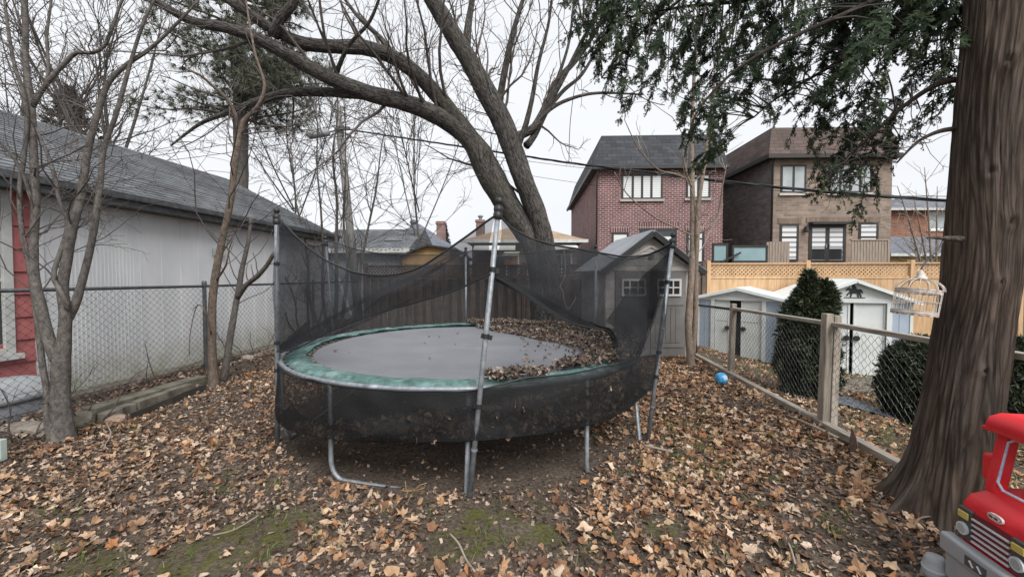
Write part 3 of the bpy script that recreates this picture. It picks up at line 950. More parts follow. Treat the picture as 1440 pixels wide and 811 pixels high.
# --- saplings in the back left corner and bare trees beyond
def sapling_clump(label, base_px, d, specs, seed, lv, m1, m2, group=None, name='sapling'):
    base = np.array([*at(base_px, 450, d)[:2], 0.0])
    stems = []
    for (x0, x1, ytop, r) in specs:
        rr = random.Random(seed * 7 + x0)
        rows = []
        for k in range(7):
            f_ = k / 6
            rows.append((x0 + (x1 - x0) * f_ ** 1.2 + rr.uniform(-4, 4), 475 + (ytop - 475) * f_, d + rr.uniform(-.15, .15) + 0.3 * f_ * rr.uniform(-1, 1), r * (1 - .8 * f_)))
        rows[0] = (base_px + (x0 - base_px) * 0.4, 482, d, r * 1.1)
        stems.append(pxpath(rows, .15))
    return bare_tree(name, label, base, stems, m1, m2, seed, lv, 9, .06, ['trunk'] + ['stem'] * (len(stems) - 1), group)

sap_lv = [dict(dens=3.0, ratio=0.4, Lmax=1.8, Lmin=0.4, rfrac=0.4, rmin=0.007, ang=(30, 70), up=0.15, wob=0.18, K=7, tmin=0.3, rmaxabs=0.013),
          dict(dens=3.2, ratio=0.5, Lmax=1.0, Lmin=0.25, rfrac=0.6, rmin=0.0048, ang=(25, 60), up=0.05, wob=0.2, K=5, tmin=0.1, rmaxabs=0.008),
          dict(dens=2.8, ratio=0.5, Lmax=.5, Lmin=0.15, rfrac=0.6, rmin=0.004, ang=(25, 60), up=0.05, wob=0.2, K=4, tmin=0.1, rmaxabs=0.005)]
sapling_clump('clump of thin bare saplings at the back left corner of the yard', 470, 10.4, [(470, 472, 90, .055), (484, 488, 150, .05), (440, 405, 190, .04), (500, 545, 160, .045), (455, 440, 110, .04)], 31, sap_lv, BARK_GREY, TWIG)
sapling_clump('dark leafless bush with many crooked shoots by the end of the garage', 440, 9.6, [(436, 425, 330, .03), (446, 470, 340, .028), (425, 392, 350, .026), (455, 500, 345, .024), (412, 380, 380, .02)], 33,
              [dict(dens=4.0, ratio=0.5, Lmax=.9, Lmin=0.2, rfrac=0.5, rmin=0.006, ang=(30, 75), up=0.08, wob=0.24, K=6, tmin=0.15, rmaxabs=0.01),
               dict(dens=3.5, ratio=0.5, Lmax=.5, Lmin=0.15, rfrac=0.6, rmin=0.0045, ang=(25, 60), up=0.0, wob=0.24, K=4, tmin=0.1, rmaxabs=0.006)], BARK_DARK, TWIG_DARK, name='bare_bush')

far_lv = [dict(dens=2.4, ratio=0.45, Lmax=3.4, Lmin=1.0, rfrac=0.42, rmin=0.014, ang=(25, 60), up=0.18, wob=0.15, K=7, tmin=0.22, rmaxabs=0.05),
          dict(dens=2.6, ratio=0.5, Lmax=1.9, Lmin=0.5, rfrac=0.55, rmin=0.009, ang=(25, 60), up=0.08, wob=0.18, K=6, tmin=0.1, rmaxabs=0.02),
          dict(dens=2.0, ratio=0.5, Lmax=1.0, Lmin=0.3, rfrac=0.6, rmin=0.007, ang=(25, 60), up=0.03, wob=0.2, K=4, tmin=0.1, rmaxabs=0.01)]
def far_tree(label, px, d, ytop, seed, r=.2, spread=60, n=4):
    r = r * .6
    base = np.array([*at(px, 400, d)[:2], 0.0])
    rr = random.Random(seed)
    top = at(px, ytop, d)[2]
    stems = []
    H = top
    tr = [(base[0], base[1], 0, r), (base[0] + rr.uniform(-.1, .1), base[1], H * .25, r * .85), (base[0] + rr.uniform(-.2, .2), base[1], H * .5, r * .6), (base[0] + rr.uniform(-.4, .4), base[1], H * .78, r * .35), (base[0] + rr.uniform(-.6, .6), base[1], H, r * .12)]
    stems.append(smooth_path(tr, .3))
    for k in range(n):
        a = rr.uniform(0, 6.28)
        h0 = H * rr.uniform(.25, .5)
        w = spread / F * d * rr.uniform(.6, 1.2)
        h1 = H * rr.uniform(.75, 1.05)
        stems.append(smooth_path([(base[0], base[1], h0, r * .5), (base[0] + math.cos(a) * w * .4, base[1] + math.sin(a) * w * .4, h0 + (h1 - h0) * .35, r * .4), (base[0] + math.cos(a) * w * .8, base[1] + math.sin(a) * w * .8, h0 + (h1 - h0) * .75, r * .25), (base[0] + math.cos(a) * w, base[1] + math.sin(a) * w, h1, r * .1)], .3))
    return bare_tree('bare_tree', label, base, stems, BARK_GREY, TWIG, seed, far_lv, 8, .05, ['trunk'] + ['limb'] * n, 'leafless trees beyond the garage')
far_tree('leafless tree rising behind the garage roof above the left fence tree', 165, 16, 10, 41, .2, 95, 5)
far_tree('leafless tree behind the garage roof at the far left edge', 35, 14.5, -40, 44, .2, 90, 5)
far_tree('leafless tree just beyond the old fence, left of the leaning maple', 590, 16.5, 90, 42, .10, 80, 3)
far_tree('leafless tree beyond the end of the garage beside the utility pole', 415, 18, 110, 43, .11, 80, 3)

# brush along the left fence foot
def brush(label, rows, seed):
    rng = np.random.default_rng(seed)
    c = np.mean([gnd(a, b, .08)[:2] for a, b in rows], axis=0)
    base = np.array([c[0], c[1], 0.06])
    stems = []
    for a, b in rows:
        p = gnd(a, b, .05)
        q = p.copy()
        pts = [(*q, .007)]
        dv = np.array([rng.normal(0, .3), rng.normal(0, .25), 1.0])
        L = rng.uniform(.35, 1.0)
        for k in range(5):
            dv += rng.normal(0, .25, 3); dv /= np.linalg.norm(dv)
            q = q + dv * L / 5
            pts.append((*q, .007 - .001 * k))
        stems.append(smooth_path(pts, .06))
    t = thing('bare_bush', label, 'bush', base)
    mb = MB()
    for s in stems:
        mb.tube(s[:, :3], s[:, 3], 5)
    ch = spawn(rng, stems, dens=6, ratio=.5, Lmax=.4, Lmin=.08, rfrac=.6, rmin=.0025, ang=(25, 60), up=.1, wob=.2, K=5, tmin=.2, rmaxabs=.004)
    tubes_of(mb, ch, 3)
    mb.build('shoots', TWIG_DARK, t, off=base, smooth=True, uv=False)
brush('sparse dry shoots standing between the multi-stemmed tree and the fence post', [(110, 592), (118, 585), (130, 588), (160, 575), (205, 545), (225, 540), (240, 535), (145, 590)], 3)
brush('thin dry shoots against the far stretch of the left wire fence', [(335, 515), (345, 512), (355, 508), (372, 500), (392, 496), (405, 490), (418, 488), (430, 486)], 4)
brush('crooked dark shoots at the left edge beside the grey bin', [(5, 628), (18, 622), (30, 626), (48, 618)], 5)
# ------------------------------------------------------------------ the big cedar on the right
def big_cedar():
    rng = np.random.default_rng(77)
    d = 2.92
    base = np.array([*gnd(1338, 735)[:2], 0.0])
    base = np.array([3.03, 2.80, 0.0])
    t = thing('cedar_tree', 'massive shaggy cedar trunk with drooping evergreen boughs at the right edge', 'tree', base)
    # trunk: stacked rings with root flare and furrowed bark
    SEG = 300
    zs = np.concatenate([np.linspace(-.08, .5, 44), np.linspace(.515, 4.4, 190), np.linspace(4.5, 6.5, 12)])
    ax_x = lambda z: base[0] + float(np.interp(z, [0, .4, 1.65, 3.1, 7], [0, .05, .115, .17, .32])) + .012 * math.sin(z * 1.7)
    ax_y = lambda z: base[1] - float(np.interp(z, [0, 1.65, 3.1, 7], [0, .12, .15, .15]))
    roots = [(-2.95, .40, .24), (-2.3, .24, .16), (-1.5, .24, .2), (2.4, .25, .25), (1.2, .25, .25), (0.1, .2, .25), (-.5, .2, .2)]
    G = np.zeros((len(zs), SEG + 1, 3))
    BC = np.zeros((len(zs), SEG + 1, 3))
    nz_ = noise.noise
    for i, z in enumerate(zs):
        for j in range(SEG + 1):
            a = (j % SEG) / SEG * 2 * PI
            r = 0.178 - 0.003 * z + 0.07 * math.exp(-max(z, 0) / .35)
            for (ra, rl, w) in roots:
                dd = (a - ra + PI) % (2 * PI) - PI
                r += rl * math.exp(-(dd / w) ** 2) * math.exp(-max(z + .02, 0) / .115) * (.75 + .35 * noise.noise(Vector((a * 3, z * 6, 1))))
                r += rl * .09 * math.exp(-(dd / w) ** 2) * math.exp(-max(z, 0) / .9)
            ca, sa = math.cos(a), math.sin(a)
            tw = a + 0.10 * z + 0.22 * nz_(Vector((ca * 1.1, sa * 1.1, z * .9)))
            ct, st_ = math.cos(tw), math.sin(tw)
            f1 = nz_(Vector((ct * 1.9, st_ * 1.9, z * .35)))
            f2 = 1 - abs(nz_(Vector((ct * 5.5, st_ * 5.5, z * .75 + 4)))) * 2.6
            f3 = 1 - abs(nz_(Vector((ct * 13, st_ * 13, z * 1.5 + 9)))) * 2.4
            f4 = nz_(Vector((ct * 30, st_ * 30, z * 3.5 + 2)))
            r *= 1 + .12 * f1 + .036 * f2 + .026 * f3 + .016 * f4
            for (ka, kz, kr) in ((-2.35, 2.32, .05), (-1.75, 2.0, .045), (-1.9, 1.62, .035), (-2.2, 3.0, .05), (-2.0, 1.05, .03)):
                dd = ((a - ka + PI) % (2 * PI) - PI) * .19
                q = math.hypot(dd, (z - kz) * .8)
                r += .024 * math.exp(-(q / kr) ** 2) - .036 * math.exp(-(q / (kr * .4)) ** 2)
            G[i, j] = (ax_x(z) + r * ca, ax_y(z) + r * sa, z)
            BC[i, j] = (.18 * ct, .18 * st_, z)
    m, tt, b = nodes('shaggy_cedar_bark')
    at_ = N(tt, 'ShaderNodeAttribute', attribute_name='barkco')
    mp = N(tt, 'ShaderNodeMapping')
    mp.inputs['Scale'].default_value = (1, 1, .07)
    tt.links.new(at_.outputs['Vector'], mp.inputs[0])
    f = noi(tt, mp.outputs[0], 34, 10, 0.75)
    vo = N(tt, 'ShaderNodeTexVoronoi', feature='DISTANCE_TO_EDGE')
    vo.inputs['Scale'].default_value = 30
    wn = N(tt, 'ShaderNodeTexNoise')
    wn.inputs['Scale'].default_value = 18
    tt.links.new(mp.outputs[0], wn.inputs['Vector'])
    ws = N(tt, 'ShaderNodeVectorMath', operation='SCALE')
    ws.inputs['Scale'].default_value = .06
    tt.links.new(wn.outputs['Color'], ws.inputs[0])
    wa = N(tt, 'ShaderNodeVectorMath', operation='ADD')
    tt.links.new(mp.outputs[0], wa.inputs[0])
    tt.links.new(ws.outputs[0], wa.inputs[1])
    tt.links.new(wa.outputs[0], vo.inputs['Vector'])
    ck = ramp(tt, vo.outputs['Distance'], [(0, (0,) * 3), (.22, (1,) * 3)])
    ma = N(tt, 'ShaderNodeMath', operation='MULTIPLY_ADD')
    tt.links.new(ck, ma.inputs[0])
    ma.inputs[1].default_value = .22
    tt.links.new(f, ma.inputs[2])
    mb_s = N(tt, 'ShaderNodeMath', operation='SUBTRACT')
    tt.links.new(ma.outputs[0], mb_s.inputs[0])
    mb_s.inputs[1].default_value = .15
    f = mb_s.outputs[0]
    c = ramp(tt, f, [(0.28, (0.044, 0.036, 0.031)), (0.48, (0.086, 0.071, 0.061)), (0.72, (0.165, 0.139, 0.120))])
    g = noi(tt, coords(tt, 'Object', (1, 1, .5)), 2.2, 5, .6)
    c = mixc(tt, 1.0, c, ramp(tt, g, [(.32, (.72, .72, .74)), (.5, (1, .95, .90)), (.7, (1.2, 1.08, .98))]), 'MULTIPLY')
    tt.links.new(c, b.inputs['Base Color'])
    b.inputs['Roughness'].default_value = 1
    b.inputs['Specular IOR Level'].default_value = .12
    bump(tt, b, f, 1.0, .02)
    tb = MB().grid(G)
    tb.BC.append(BC.reshape(-1, 3))
    tb.build('trunk', m, t, off=base, smooth=True, uv=False)
    sm = MB()
    p = np.array([ax_x(2.0) - .24, ax_y(2.0) - .1, 2.0])
    stub = pxpath([(1352, 336, 2.62, .02), (1330, 335, 2.60, .014), (1304, 334, 2.58, .005)], .04)
    rough_tube(sm, stub, 8, .1, 2)
    sm.build('broken_stub', BARK_DARK, t, off=base, smooth=True, uv=False)
    # boughs
    BOUGH = bark('dark_bough_bark', (.018, .014, .012), (.062, .05, .042), 20, (1, 1, 1), .6)
    boughs = [
        [(1380, -130, 2.9, .04), (1310, -100, 3.0, .036), (1230, -60, 3.2, .03), (1140, -25, 3.5, .024), (1050, 0, 3.8, .02), (960, 10, 4.0, .014), (880, 25, 4.2, .010), (820, 35, 4.4, .008)],
        [(1375, 10, 2.8, .03), (1320, 20, 2.9, .025), (1260, 40, 3.0, .02), (1200, 75, 3.2, .016), (1140, 110, 3.4, .012), (1090, 140, 3.6, .009), (1060, 165, 3.7, .008)],
        [(1365, 110, 2.75, .022), (1320, 118, 2.8, .018), (1270, 150, 2.9, .013), (1220, 195, 3.0, .010), (1180, 235, 3.1, .010), (1160, 262, 3.15, .006)],
        [(1370, -60, 2.9, .03), (1290, -30, 2.9, .022), (1210, 10, 2.8, .018), (1120, 50, 2.7, .013), (1040, 95, 2.7, .010), (985, 150, 2.7, .007), (968, 190, 2.7, .006)],
        [(1360, -160, 3.2, .04), (1240, -130, 3.6, .032), (1110, -80, 4.0, .026), (1000, -30, 4.4, .02), (920, 30, 4.6, .014), (870, 80, 4.7, .009), (846, 110, 4.75, .006)],
        [(1350, 180, 2.75, .018), (1320, 185, 2.7, .014), (1290, 200, 2.65, .010), (1262, 228, 2.6, .005)],
    ]
    bp = [pxpath(bq, .05) for bq in boughs]
    for i, q in enumerate(bp):
        rough_tube(MB(), q, 8, .08, i).build('bough', BOUGH, t, off=base, smooth=True, uv=False)
    allb = np.concatenate([q for q in bp])
    env = [(795, -40), (800, 10), (828, 70), (850, 105), (880, 150), (905, 112), (950, 150), (975, 215), (1006, 222), (1030, 160), (1062, 120), (1078, 165), (1110, 140), (1130, 205), (1160, 275), (1195, 252), (1212, 292), (1248, 240), (1268, 196), (1300, 160), (1338, 150), (1345, -40)]
    holes = [(1150, 92, 22), (1195, 108, 20), (1225, 110, 26), (1270, 130, 26), (1100, 100, 14), (1020, 110, 16), (930, 90, 14), (1300, 70, 20), (880, 95, 14), (1180, 170, 14), (1240, 60, 14), (1260, 95, 18)]
    pts = []
    tries = 0
    while len(pts) < 300 and tries < 30000:
        tries += 1
        x, y = rng.uniform(795, 1345), rng.uniform(-40, 295)
        if not in_poly(np.array([x]), np.array([y]), env)[0]:
            continue
        if any(math.hypot(x - hx, y - hy) < hr for hx, hy, hr in holes):
            continue
        if x > 1262 and y > 60 and rng.random() < .75:
            continue
        lim = 13.5 if y < 110 else 16.5
        if any(math.hypot(x - q[0], y - q[1]) < lim for q in pts):
            continue
        pts.append((x, y))
    # small scale-leaf sprigs; tip along +x, lying in x-y
    def frond(seed):
        r = random.Random(seed)
        V, Fq = [], []
        def strip(a, b, w0, w1):
            a, b = np.array(a), np.array(b)
            dd = b - a
            nn = np.array([-dd[1], dd[0], 0]); nn = nn / (np.linalg.norm(nn) + 1e-9)
            k = len(V)
            V.extend([a - nn * w0, a + nn * w0, b + nn * w1, b - nn * w1])
            Fq.append((k, k + 3, k + 2, k + 1))
        dr = 0
        p = np.zeros(3)
        for i in range(6):
            dr += r.uniform(-.16, .16)
            q = p + np.array([math.cos(dr), math.sin(dr), r.uniform(-.12, .06)]) * .17
            strip(p, q, .030, .026)
            for sd in (1, -1):
                if r.random() < .15:
                    continue
                L = .40 * (1 - .09 * i) * r.uniform(.5, 1.2)
                a = sd * math.radians(r.uniform(28, 52)) + dr
                e = p + np.array([math.cos(a) * L, math.sin(a) * L, r.uniform(-.12, .06)])
                strip(p, e, .042, .022)
                for s2 in (1, -1):
                    a2 = a + s2 * math.radians(r.uniform(24, 46))
                    l2 = L * r.uniform(.35, .6)
                    o_ = p + (e - p) * r.uniform(.35, .6)
                    strip(o_, o_ + np.array([math.cos(a2) * l2, math.sin(a2) * l2, r.uniform(-.08, .04)]), .036, .018)
            p = q
        return np.array(V), np.array(Fq)
    FR = [frond(i) for i in range(8)]
    tw = MB()
    fol = MB()
    FM, FT, FK = [], [], []
    def nrmz(v):
        return v / (np.linalg.norm(v) + 1e-9)
    for (x, y) in pts:
        dref = 2.9 + 1.4 * np.clip((1340 - x) / 520, 0, 1) + rng.normal(0, .2)
        c = at(x, y, dref)
        dist = np.linalg.norm(allb[:, :3] - c, axis=1) + np.where(allb[:, 2] < c[2] - .05, .6, 0)
        s3 = allb[np.argmin(dist)][:3]
        out = c - s3
        out[2] = 0
        out = nrmz(out + np.array([-.35, -.1, 0]))
        L = rng.uniform(.26, .5) * (1 if y < 225 else .8)
        dv = nrmz(out * rng.uniform(.35, 1.0) + rng.normal(0, .35, 3) + np.array([0, 0, -rng.uniform(.45, 1.2)]))
        st0 = c - dv * L * .45
        # the carrying twig from the bough
        gap = np.linalg.norm(st0 - s3)
        if gap < 1.3:
            ctrl = [(*s3, .007), (*(s3 + (st0 - s3) * .5 + np.array([0, 0, .10 * gap])), .005), (*st0, .0036)]
            pth = smooth_path(ctrl, .06)
            tw.tube(pth[:, :3], pth[:, 3], 4, False)
        # drooping axis of the spray
        K = 9
        axp = [st0]
        d_ = dv.copy()
        for k in range(K - 1):
            d_ = nrmz(d_ + rng.normal(0, .09, 3) + np.array([0, 0, -.10]))
            axp.append(axp[-1] + d_ * L / (K - 1))
        axp = np.array(axp)
        tw.tube(axp, np.linspace(.0036, .0014, K), 3, False)
        up = rng.normal(0, .7, 3) + np.array([0, -.3, .5])
        up = nrmz(up - dv * up.dot(dv))
        sparse = (x > 1255 and y > 60) or y > 215 or (x > 1090 and y > 175)
        for k in range(1, K):
            tan = nrmz(axp[k] - axp[k - 1])
            sdv = nrmz(np.cross(up, tan))
            for sg in (1, -1):
                for rep_ in range(1 if sparse else 2):
                    if rng.random() < (.30 if sparse else .16):
                        continue
                    a = math.radians(rng.uniform(22, 58))
                    fd = nrmz(tan * math.cos(a) + sdv * sg * math.sin(a) + rng.normal(0, .16, 3) + np.array([0, 0, -.22]))
                    u2 = nrmz(up + rng.normal(0, .35, 3))
                    u2 = nrmz(u2 - fd * u2.dot(fd))
                    sc = rng.uniform(.065, .145) * (1.1 - .5 * k / K) * (1 if L > .35 else .85)
                    FM.append(np.stack([fd, np.cross(u2, fd), u2], 1) * sc)
                    FT.append(axp[k] - tan * rng.uniform(0, L / K) + rng.normal(0, .008, 3))
                    FK.append(rng.integers(0, 8))
    FM, FT, FK = np.array(FM), np.array(FT), np.array(FK)
    for i, (pv, pf) in enumerate(FR):
        fol.inst(pv, pf, FM[FK == i], FT[FK == i])
    mf, tt, b = nodes('cedar_foliage')
    g = noi(tt, coords(tt, 'Object'), 6, 5, .65)
    c = ramp(tt, g, [(.3, (0.014, 0.026, 0.015)), (.5, (0.028, 0.046, 0.024)), (.66, (0.055, 0.078, 0.036)), (.8, (0.10, 0.10, 0.05))])
    tt.links.new(c, b.inputs['Base Color'])
    b.inputs['Roughness'].default_value = .75
    b.inputs['Specular IOR Level'].default_value = .15
    tw.build('branchwork', TWIG_DARK, t, off=base, smooth=True, uv=False)
    fol.build('foliage', mf, t, off=base, uv=False)
    # dead bare twigs low on the trunk side
    for q in (bp[2], bp[5]):
        ch = spawn(rng, [q], dens=9, ratio=.5, Lmax=.6, Lmin=.15, rfrac=.4, rmin=.0022, ang=(30, 70), up=-.05, wob=.2, K=6, tmin=.05, rmaxabs=.004)
        ch2 = spawn(rng, ch, dens=9, ratio=.5, Lmax=.25, Lmin=.06, rfrac=.6, rmin=.0016, ang=(25, 60), up=-.05, wob=.2, K=4, tmin=.1, rmaxabs=.003)
        dm = MB()
        tubes_of(dm, ch, 4); tubes_of(dm, ch2, 3)
        dm.build('dead_branch', TWIG, t, off=base, smooth=True, uv=False)
big_cedar()

# ------------------------------------------------------------------ clipped evergreens beyond the fence
def sprig(seed, n=7, w=.16):
    r = random.Random(seed)
    V, Fq = [], []
    for i in range(n):
        a = r.uniform(-1.0, 1.0)
        e = r.uniform(-.7, .7)
        L = r.uniform(.6, 1.0)
        d = np.array([math.cos(a) * math.cos(e), math.sin(a) * math.cos(e), math.sin(e)]) * L
        q = np.cross(d, np.array([r.uniform(-1, 1), r.uniform(-1, 1), r.uniform(-1, 1)]))
        q /= np.linalg.norm(q)
        k = len(V)
        V += [-q * w * .4, q * w * .4, d * .6 + q * w * .55, d * .6 - q * w * .55, d + q * w * .12, d - q * w * .12]
        Fq += [(k, k + 1, k + 2, k + 3), (k + 3, k + 2, k + 4, k + 5)]
    return np.array(V), np.array(Fq)

def leafy(mb, rng, pos, nrm, smin, smax, protos, spread=.7):
    n = len(pos)
    d = nrm + rng.normal(0, spread, (n, 3))
    d /= np.linalg.norm(d, axis=1)[:, None]
    a = rng.normal(0, 1, (n, 3))
    a -= d * (a * d).sum(1)[:, None]
    a /= np.linalg.norm(a, axis=1)[:, None]
    Mx = np.stack([d, a, np.cross(d, a)], 2) * rng.uniform(smin, smax, n)[:, None, None]
    k = rng.integers(0, len(protos), n)
    for i, (pv, pf) in enumerate(protos):
        if (k == i).any():
            mb.inst(pv, pf, Mx[k == i], pos[k == i])

def bush(name, label, base, prof, n, mat, seed, lobes=0.08, size=(.05, .1), group=None, squash=(1, 1), twin=None):
    """prof: list of (height, radius) of the outline"""
    rng = np.random.default_rng(seed)
    t = thing(name, label, 'shrub', base, 0, group)
    H = np.array([p[0] for p in prof]); R = np.array([p[1] for p in prof])
    w = np.cumsum(np.interp(np.linspace(H[0], H[-1], 200), H, R) + .06)
    z = np.interp(rng.random(n), w / w[-1], np.linspace(H[0], H[-1], 200))
    a = rng.uniform(0, 2 * PI, n)
    rr = np.interp(z, H, R)
    f = rng.random(n) ** .35
    lob = np.array([noise.noise(Vector((math.cos(q) * 2.2, math.sin(q) * 2.2, zz * 3.2 + seed))) + .6 * noise.noise(Vector((math.cos(q) * 6, math.sin(q) * 6, zz * 8 + seed))) for q, zz in zip(a, z)])
    r = rr * f * (1 + lobes * 2 * lob) * np.where(rng.random(n) < .06, rng.uniform(1.03, 1.14, n), 1)
    P = np.stack([np.cos(a) * r * squash[0], np.sin(a) * r * squash[1], z], 1)
    nr = np.stack([np.cos(a), np.sin(a), np.full(n, .55)], 1)
    if twin:
        # a second, lower tip beside the main one
        k = 1100
        zz = rng.uniform(0, 1, k)
        q = rng.uniform(0, 2 * PI, k)
        rr2 = .17 * np.sqrt(np.clip(1 - zz ** 1.6, .02, 1)) * rng.random(k) ** .4
        P = np.concatenate([P, np.stack([twin[0] + np.cos(q) * rr2, twin[1] + np.sin(q) * rr2, twin[2] + zz * .42], 1)])
        nr = np.concatenate([nr, np.stack([np.cos(q), np.sin(q), np.full(k, .9)], 1)])
    mb = MB()
    leafy(mb, rng, P, nr, size[0], size[1], [sprig(i + seed) for i in range(4)])
    mb.build('foliage', mat, t, uv=False)
    st = MB()
    st.tube([(0, 0, -.05), (0.02, 0, H[-1] * .4), (0, .01, H[-1] * .8)], [.05, .035, .012], 7)
    for k in range(9):
        q = rng.uniform(0, 6.28); h = rng.uniform(.1, .6) * H[-1]
        e = np.interp(min(h + .3, H[-1] * .9), H, R) * .7
        st.tube([(0, 0, h), (math.cos(q) * e * .5, math.sin(q) * e * .5, h + .12), (math.cos(q) * e, math.sin(q) * e, h + .3)], [.018, .012, .005], 5)
    st.build('stem', BARK_DARK, t, uv=False)
    return t

def bush_mat(name, a, b_, c_):
    m, t, b = nodes(name)
    g = N(t, 'ShaderNodeNewGeometry')
    c = ramp(t, g.outputs['Random Per Island'], [(0, a), (.6, b_), (1, c_)])
    f = noi(t, coords(t, 'Object'), 7, 5, .6)
    c = mixc(t, 1.0, c, ramp(t, f, [(.3, (.55, .55, .55)), (.7, (1.0, 1.0, .95))]), 'MULTIPLY')
    t.links.new(c, b.inputs['Base Color'])
    b.inputs['Roughness'].default_value = .65
    return m
YEW = bush_mat('dark_clipped_foliage', (0.020, 0.034, 0.016), (0.042, 0.062, 0.028), (0.10, 0.11, 0.05))
d = 5.75
b0 = at(1136, 480, d)
b0[2] = float(gz(b0[0], b0[1]))
bush('conical_cedar', 'dark conical evergreen with a twin top behind the right wire fence', b0, [(0.0, .26), (.25, .335), (.6, .345), (.9, .33), (1.2, .27), (1.34, .20), (1.48, .14), (1.62, .08), (1.80, .02)], 6500, YEW, 3, .2, (.05, .12), twin=(.17, -.05, 1.22))
b1 = at(1147, 480, d - .1)
d = 5.35
for k, (px, dd, R_, lab) in enumerate(((1297, 5.3, .43, 'round dark clipped shrub left of the cedar trunk, beyond the wire fence'), (1436, 5.0, .44, 'round dark clipped shrub showing right of the cedar trunk'))):
    b0 = at(px, 520, dd)
    b0[2] = float(gz(b0[0], b0[1]))
    bush('round_shrub', lab, b0, [(.02, R_ * .6), (.2, R_ * .92), (.5, R_), (.75, R_ * .95), (.95, R_ * .78), (1.08, R_ * .5), (1.16, R_ * .12)], 5500, YEW, 11 + k, .085, (.045, .10), 'round clipped shrubs beyond the fence')

# ------------------------------------------------------------------ pine and far conifers
def pine():
    rng = np.random.default_rng(5)
    d = 15.0
    base = np.array([*at(338, 400, d)[:2], 0.0])
    t = thing('pine_tree', 'tall pine with grey trunk and dull green needles behind the garage', 'tree', base)
    tr = pxpath([(336, 400, d, .27), (338, 260, d, .25), (339, 190, d, .24), (337, 120, d, .22), (338, 40, d, .19), (342, -60, d, .15), (345, -170, d, .08)], .3)
    rough_tube(MB(), tr, 12, .07, 1).build('trunk', BARK_GREY, t, off=base, smooth=True, uv=False)
    P, D_ = [], []
    bm_ = MB()
    for k in range(70):
        f_ = rng.uniform(0, 1)
        py = 178 - 330 * f_
        o = at(338, py, d)
        a = rng.uniform(0, 2 * PI)
        L = rng.uniform(1.6, 4.3) * (1 - .35 * f_)
        dr = np.array([math.cos(a), math.sin(a) * .8, rng.uniform(-.25, .35)])
        pts = [o]
        for q in range(6):
            dr = dr + rng.normal(0, .12, 3)
            dr[2] += .02
            dr /= np.linalg.norm(dr)
            pts.append(pts[-1] + dr * L / 6)
        pts = np.array(pts)
        bm_.tube(pts, np.linspace(.055, .015, 7), 5)
        for q in range(58):
            g_ = rng.uniform(.3, 1.0)
            i = min(int(g_ * 6), 5)
            c = pts[i] + (pts[i + 1] - pts[i]) * (g_ * 6 - i)
            off = rng.normal(0, .22, 3)
            P.append(c + off)
            D_.append(dr * .6 + off / .3)
    bm_.build('limb', BARK_DARK, t, off=base, smooth=True, uv=False)
    def tuft(seed):
        r = random.Random(seed)
        V, Fq = [], []
        for i in range(18):
            v = np.array([r.uniform(.1, 1), r.uniform(-.8, .8), r.uniform(-.8, .8)])
            v /= np.linalg.norm(v)
            q = np.cross(v, (r.uniform(-1, 1), r.uniform(-1, 1), r.uniform(-1, 1)))
            q = q / np.linalg.norm(q) * .035
            k = len(V)
            V += [-q, q, v]
            Fq.append((k, k + 1, k + 2))
        return np.array(V), np.array(Fq)
    mb = MB()
    P, D_ = np.array(P), np.array(D_)
    D_ /= np.linalg.norm(D_, axis=1)[:, None] + 1e-9
    leafy(mb, rng, P, D_, .2, .4, [tuft(i) for i in range(4)], .4)
    mb.build('foliage', plain('pine_needles', (0.115, 0.125, 0.085), (0.045, 0.052, 0.036), 1.6, .7), t, off=base, uv=False)
pine()

def spruce(label, px, d, ybase, ytop, wpx, seed, name='conifer', col=((0.05, 0.06, 0.045), (0.03, 0.036, 0.03))):
    rng = np.random.default_rng(seed)
    b = at(px, ybase, d)
    base = np.array([b[0], b[1], 0])
    top = at(px, ytop, d)[2]
    zb = max(b[2], .3)
    W = wpx / F * d / 2
    t = thing(name, label, 'tree', base)
    MB().tube([(0, 0, 0), (0, 0, top * .5), (0, 0, top)], [.18, .11, .02], 7).build('trunk', BARK_DARK, t, uv=False)
    n = 480
    f_ = rng.random(n) ** .8
    z = zb + (top - zb) * f_
    a = rng.uniform(0, 2 * PI, n)
    r = W * (1 - f_) * (.55 + .45 * np.abs(np.sin(z * 3.3 / max(W, .4)))) * rng.random(n) ** .5
    P = np.stack([np.cos(a) * r, np.sin(a) * r, z], 1)
    mb = MB()
    leafy(mb, rng, P, np.stack([np.cos(a), np.sin(a), np.full(n, -.15)], 1), *((.14, .34) if name == 'evergreen_tree' else (W * .22, W * .42)), [sprig(i + 20) for i in range(3)], .35)
    mb.build('foliage', plain(name + '_needles', col[0], col[1], 2, .8), t, uv=False)
spruce('tiny distant conifer above the roofs left of the front trampoline pole', 626, 42, 350, 318, 20, 3)
spruce('dull brownish evergreen top showing above the garage ridge at the left', 100, 17, 240, 122, 150, 4, 'evergreen_tree', ((0.12, 0.11, 0.085), (0.06, 0.058, 0.047)))

